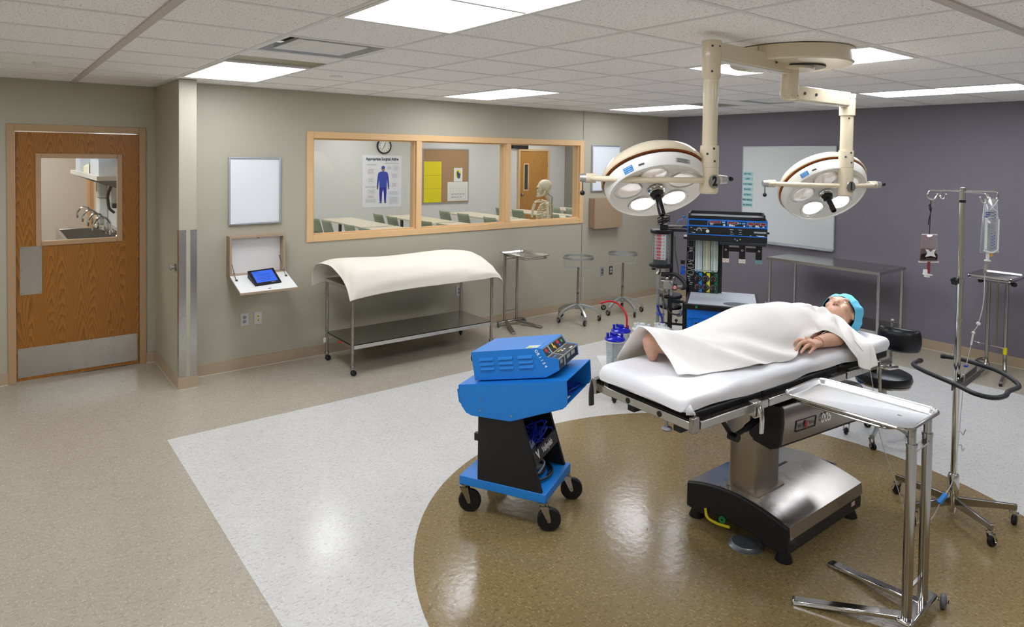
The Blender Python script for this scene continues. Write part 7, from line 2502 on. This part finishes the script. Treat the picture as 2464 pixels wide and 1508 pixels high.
for sg, d_ in ((1, RGT), (-1, RGT), (1, FWD), (-1, FWD)):
    d = d_ * sg
    L_ = .19 if d_ is RGT else .19
    zt = 1.838 if d_ is RGT else 1.832
    pts = [V((0, 0, zt)), d * (L_ - .02) + V((0, 0, zt))]
    for k in range(1, 9):
        a = PI / 2 - k * PI * 1.25 / 8
        pts.append(d * (L_ - .02) + d * (.026 * math.cos(a)) + V((0, 0, zt - .026 + .026 * math.sin(a))))
    pts.append(pts[-1] - d * .012 + V((0, 0, .022)))
    obj('hook', MB().tube(pts, .0042, 8).ball(pts[-1], .0055, 8, 6), M['chrome'], t)
obj('socket', MB().lathe([(0, .03), (.024, .03), (.028, .035), (.028, .235), (.024, .245), (.0168, .247), (0, .247)], n=22), M['chrome'], t)
for k in range(5):
    a = math.radians(304 + 72 * k)
    d_ = V((math.cos(a), math.sin(a), 0))
    pts = [d_ * .02 + V((0, 0, .105)), d_ * .29 + V((0, 0, .108))]
    L_ = MB()
    s_ = V((-d_.y, d_.x, 0)) * .009
    vs = []
    for p, h in ((d_ * .02 + V((0, 0, .10)), .030), (d_ * .305 + V((0, 0, .112)), .018)):
        vs += [p - s_ - V((0, 0, h)), p + s_ - V((0, 0, h)), p + s_ + V((0, 0, h * .6)), p - s_ + V((0, 0, h * .6))]
    L_.add(vs, [(0, 1, 2, 3), (7, 6, 5, 4), (0, 4, 5, 1), (1, 5, 6, 2), (2, 6, 7, 3), (3, 7, 4, 0)])
    obj('base_leg', L_, M['chromed'], t, bev=.003)
    yaw = a + (1.1, 2.4, -.6, .8, 1.9)[k]
    caster(t, *(d_ * .292 + V((math.cos(yaw), math.sin(yaw), 0)) * .016).xy, .029, .09, yaw, M['chrome'], M['rubber'], None, .024, off=.016)
hz = .80
P0 = [(4.395, 1.60), (4.30, 1.592), (4.225, 1.565), (4.15, 1.473), (4.061, 1.302), (4.005, 1.20), (4.03, 1.125), (4.13, 1.10), (4.24, 1.112), (4.36, 1.10), (4.45, 1.15), (4.54, 1.245), (4.566, 1.34), (4.594, 1.45), (4.582, 1.53)]
P0 = [V((x - IV.x, y - IV.y, hz + .012 * math.sin(k * .6))) for k, (x, y) in enumerate(P0)]
hn_ = obj('push_handle', MB().tube(spl(P0, 5), .0125, 12), mat('handle_foam', '222427', .45), t)
for p, q in ((P0[0], P0[1]), (P0[-1], P0[-2])):
    d_ = (p - q).normalized()
    obj('end_cap', MB().cyl(p - d_ * .004, p + d_ * .02, .015, n=12), M['black'], hn_)
p0, p1 = P0[4] * .97, P0[12] * .97
ax = (p1 - p0).normalized()
sd = V((-ax.y, ax.x, 0)) * .006
for off in (-1, 1):
    a_, b_ = p0 + sd * (2.6 * off), p1 + sd * (2.6 * off)
    if off == -1:
        a_, b_ = a_ + ax * .06, b_ - ax * .06
    vs = []
    for p in (a_, b_):
        vs += [p - sd * .4 + V((0, 0, -.016)), p + sd * .4 + V((0, 0, -.016)), p + sd * .4 + V((0, 0, .016)), p - sd * .4 + V((0, 0, .016))]
    obj('clamp_bar', MB().add(vs, [(0, 1, 2, 3), (7, 6, 5, 4), (0, 4, 5, 1), (1, 5, 6, 2), (2, 6, 7, 3), (3, 7, 4, 0)]), M['black'], hn_)
bs = MB()
for k in (-.05, .05):
    nn = V((-ax.y, ax.x, 0))
    if nn.dot(FWD) > 0:
        nn = -nn
    screw(bs, ax * k + nn * .018 + V((0, 0, hz)), nn, .009, .006)
obj('clamp_bolts', bs, M['screw'], hn_)
for z, dz in ((.49, 1), (.40, -1)):
    obj('wire_clip', MB().tube(rnd([V((0, 0, z)), RGT * .04 + V((0, 0, z - .01 * dz)), RGT * .045 + V((0, 0, z - .03)), RGT * .06 + V((0, 0, z + .005 * dz))], .01), .003, 6), M['chrome'], t)
# blood bag
BB = IV - RGT * .178
bz0, bz1 = 1.44, 1.59
t = thing('blood_bag', 'small clear bag of dark red fluid hung by a black string from the IV pole', 'IV bag', (BB.x, BB.y, 0), math.radians(-38))
def pouch(w0, w1, z0, z1, d, y=0, n=10, m=14):
    mb = MB()
    rows = []
    for i in range(m + 1):
        z = z0 + (z1 - z0) * i / m
        f = i / m
        w = w0 + (w1 - w0) * f
        th = d * math.sin(PI * min(1, max(.06, f * .94 + .03))) ** .7
        rows.append([(w / 2 * math.cos(a), th / 2 * math.sin(a), z) for a in [2 * PI * k / (2 * n) for k in range(2 * n)]])
    N = 2 * n
    vs = [p for r_ in rows for p in r_]
    fs = [(i * N + k, i * N + (k + 1) % N, (i + 1) * N + (k + 1) % N, (i + 1) * N + k) for i in range(m) for k in range(N)]
    fs += [tuple(range(N))[::-1], tuple(m * N + k for k in range(N))]
    return mb.add(vs, fs)
obj('pouch', pouch(.105, .085, bz0, bz1, .028), glass('bag_film', 'f3e6e8', .25, op=.08, opcol='ecdfe2', edge=.5), t)
obj('fluid', pouch(.101, .094, bz0 + .004, bz0 + .072, .0268), mat('blood', '2a0608', .15), t)
obj('label', MB().prism([(-.03, 1.512), (-.012, 1.508), (0, 1.495), (.012, 1.508), (.03, 1.512), (.018, 1.49), (.03, 1.468), (0, 1.474), (-.03, 1.468), (-.018, 1.49)], PXZ, -.0155, -.0145), M['white'], t)
obj('label', bx(-.026, .026, -.0152, -.0142, 1.452, 1.463), M['dark'], t)
obj('seam', bx(-.043, .043, -.002, .002, bz1 - .002, bz1 + .004).box(-.056, .056, -.002, .002, bz0 - .006, bz0 + .002), M['white'], t)
obj('string', MB().tube([(0, 0, bz1 + .002), (.002, 0, 1.79)], .0022, 6).tube(spl([(.002, 0, 1.72), (-.006, 0, 1.74), (-.003, .003, 1.76), (.006, 0, 1.735), (0, -.002, 1.71), (-.008, 0, 1.66), (-.006, 0, 1.645)], 5), .0025, 6), M['black'], t)
obj('drip_tube', MB().cyl((0, 0, bz0), (.0, 0, 1.375), .0085, n=10), mat('red_tube_dark', '8a3b40', .3), t)
obj('clamp', MB().lathe([(0, 0), (.024, 0), (.024, .005), (0, .006)], (-.004, 0, 1.365), (.1, 0, 1), 16).lathe([(0, 0), (.014, 0), (.014, -.012), (0, -.012)], (-.006, 0, 1.365), (.1, 0, 1), 14).box(-.026, -.008, -.006, .006, 1.37, 1.395), M['white'], t)
# saline bag
SB = IV + RGT * .158
t = thing('saline_bag', 'large clear saline bag with blue print hung from the right hook of the IV pole', 'IV bag', (SB.x, SB.y, 0), math.radians(-38))
sz0, sz1 = 1.495, 1.795
film = glass('saline_film', 'f4f7fa', .35, rough=.15, op=.16, opcol='f6f9fb', edge=.65)
obj('pouch', pouch(.108, .070, sz0, sz1, .055), film, t)
obj('fluid', pouch(.100, .096, sz0 + .006, sz0 + .195, .046), glass('saline_fluid', 'eef2f8', .25, op=.04), t)
for x0_, x1_ in ((-.045, -.030), (.026, .036)):
    obj('white_strip', bx(x0_, x1_, -.0235, -.0225, sz0 + .02, sz0 + .19), mat('strip_white', 'e6e9e6', .4), t)
pr = MB()
for k in range(13):
    pr.box(-.010, .004, -.0256, -.0248, sz0 + .025 + k * .0165, sz0 + .0275 + k * .0165)
    pr.box(.006, .012, -.0256, -.0248, sz0 + .030 + k * .0165, sz0 + .035 + k * .0165)
for k, (x0_, x1_) in enumerate(((-.042, .0), (-.038, -.012), (-.044, -.028))):
    pr.box(x0_, x1_, -.0205, -.0195, sz1 - .078 - k * .012, sz1 - .073 - k * .012)
obj('print', pr, mat('bag_print_blue', '2c3f9a', .5), t)
obj('fluid_line', bx(-.03, .03, -.0232, -.0222, sz0 + .196, sz0 + .199), M['white'], t)
cr_ = MB()
cr_.tube(spl([(-.03, -.014, sz1 - .01), (.0, -.018, sz1 - .05), (.02, -.02, sz1 - .07)], 4), .003, 6)
cr_.tube(spl([(.03, -.012, sz1 - .004), (.01, -.018, sz1 - .03), (-.02, -.02, sz1 - .065)], 4), .003, 6)
cr_.tube(spl([(-.04, -.012, sz0 + .012), (.0, -.022, sz0 + .004), (.03, -.02, sz0 + .018)], 4), .005, 6)
obj('creases', cr_, mat('crease_white', 'eef2f4', .3, alpha=.75), t)
obj('orange_port', bx(.0, .016, -.008, .008, sz0 - .022, sz0 - .004), mat('port_orange', 'd9a05a', .4), t, bev=.002)
obj('spike', MB().lathe([(0, sz0), (.009, sz0), (.008, sz0 - .04), (.016, sz0 - .042), (.016, sz0 - .048), (0, sz0 - .05)], (-.008, 0, 0), n=14), M['white'], t)
obj('drip_chamber', MB().cyl((-.009, 0, sz0 - .05), (-.02, 0, sz0 - .118), .0115, .009, 14), glass('chamber', 'e6eaea', .25, op=.25, opcol='c9c4bc'), t)
# tubing
def pixpt(x, y, depth):
    d_ = f_ + rr * ((x - 1232) / FPX) - uu * ((y - CY) / FPX)
    return V((0, 0, CZ)) + d_ * depth
s0 = SB + V((-.02 * math.cos(math.radians(-38)), -.02 * math.sin(math.radians(-38)), sz0 - .118))
pth = [s0] + [V(p) for p in ((4.345, 1.27, 1.22), (4.325, 1.285, 1.10), (4.30, 1.30, 1.05), (4.305, 1.31, .98), (4.285, 1.325, .86), (4.275, 1.33, .78), (4.255, 1.332, .62), (4.232, 1.335, .42), (4.212, 1.35, .22), (4.14, 1.372, .135), (4.07, 1.40, .03), (4.03, 1.44, .005), (4.0, 1.47, .005), (3.985, 1.49, .03), (3.93, 1.53, .22), (3.86, 1.57, .42), (3.76, 1.575, .62), (3.70, 1.57, .80), (3.63, 1.575, .96), (3.585, 1.63, 1.055), (3.56, 1.68, 1.09), (3.48, 1.70, 1.10), (3.40, 1.70, 1.098))]
tt = thing('iv_line', 'thin clear IV tubing from the saline bag to the floor and the manikin arm', 'tubing', tuple(pth[-1]))
sub_ = [p - pth[-1] for p in pth]
obj('tube', MB().tube(spl(sub_, 7), .0022, 6), mat('clear_tubing', 'd5d6d4', .25, alpha=.75), tt)
obj('injection_port', MB().ball(sub_[2], .011, 10, 8), M['white'], tt)
obj('y_connector', MB().ball(sub_[3], .009, 10, 8).cyl(sub_[3], sub_[4], .005, n=8), M['white'], tt)
obj('slide_clip', MB().box(-.012, .012, -.008, .008, -.004, .004, Matrix.Translation(sub_[5])), mat('clip_blue', '2440c0', .4), tt)
obj('roller_clamp', MB().box(-.034, .034, -.011, .011, -.009, .009, Matrix.Translation(sub_[10]) @ Matrix.Rotation(2.75, 4, 'Z') @ Matrix.Rotation(.75, 4, 'Y')), mat('clamp_blue', '3b8fe0', .35), tt, bev=.004)
obj('luer', MB().cyl(sub_[-2], sub_[-3], .0045, n=8), M['white'], tt)

# small joined details that nobody would pick apart
for o in bpy.data.objects:
    n = o.name.split('.')[0]
    if n in ('screws', 'set_screws', 'hub_screws', 'slots', 'text_lines', 'boxes', 'ruled_lines', 'handwriting', 'printing', 'symbols', 'scale_marks', 'gauge_marks', 'fine_print', 'print', 'screen_text', 'ports', 'rubber_feet', 'teeth', 'discs', 'creases', 'scale', 'sockets', 'sticker_print', 'clamp_bolts', 'outline'):
        if o.parent:
            o['kind'] = 'stuff'
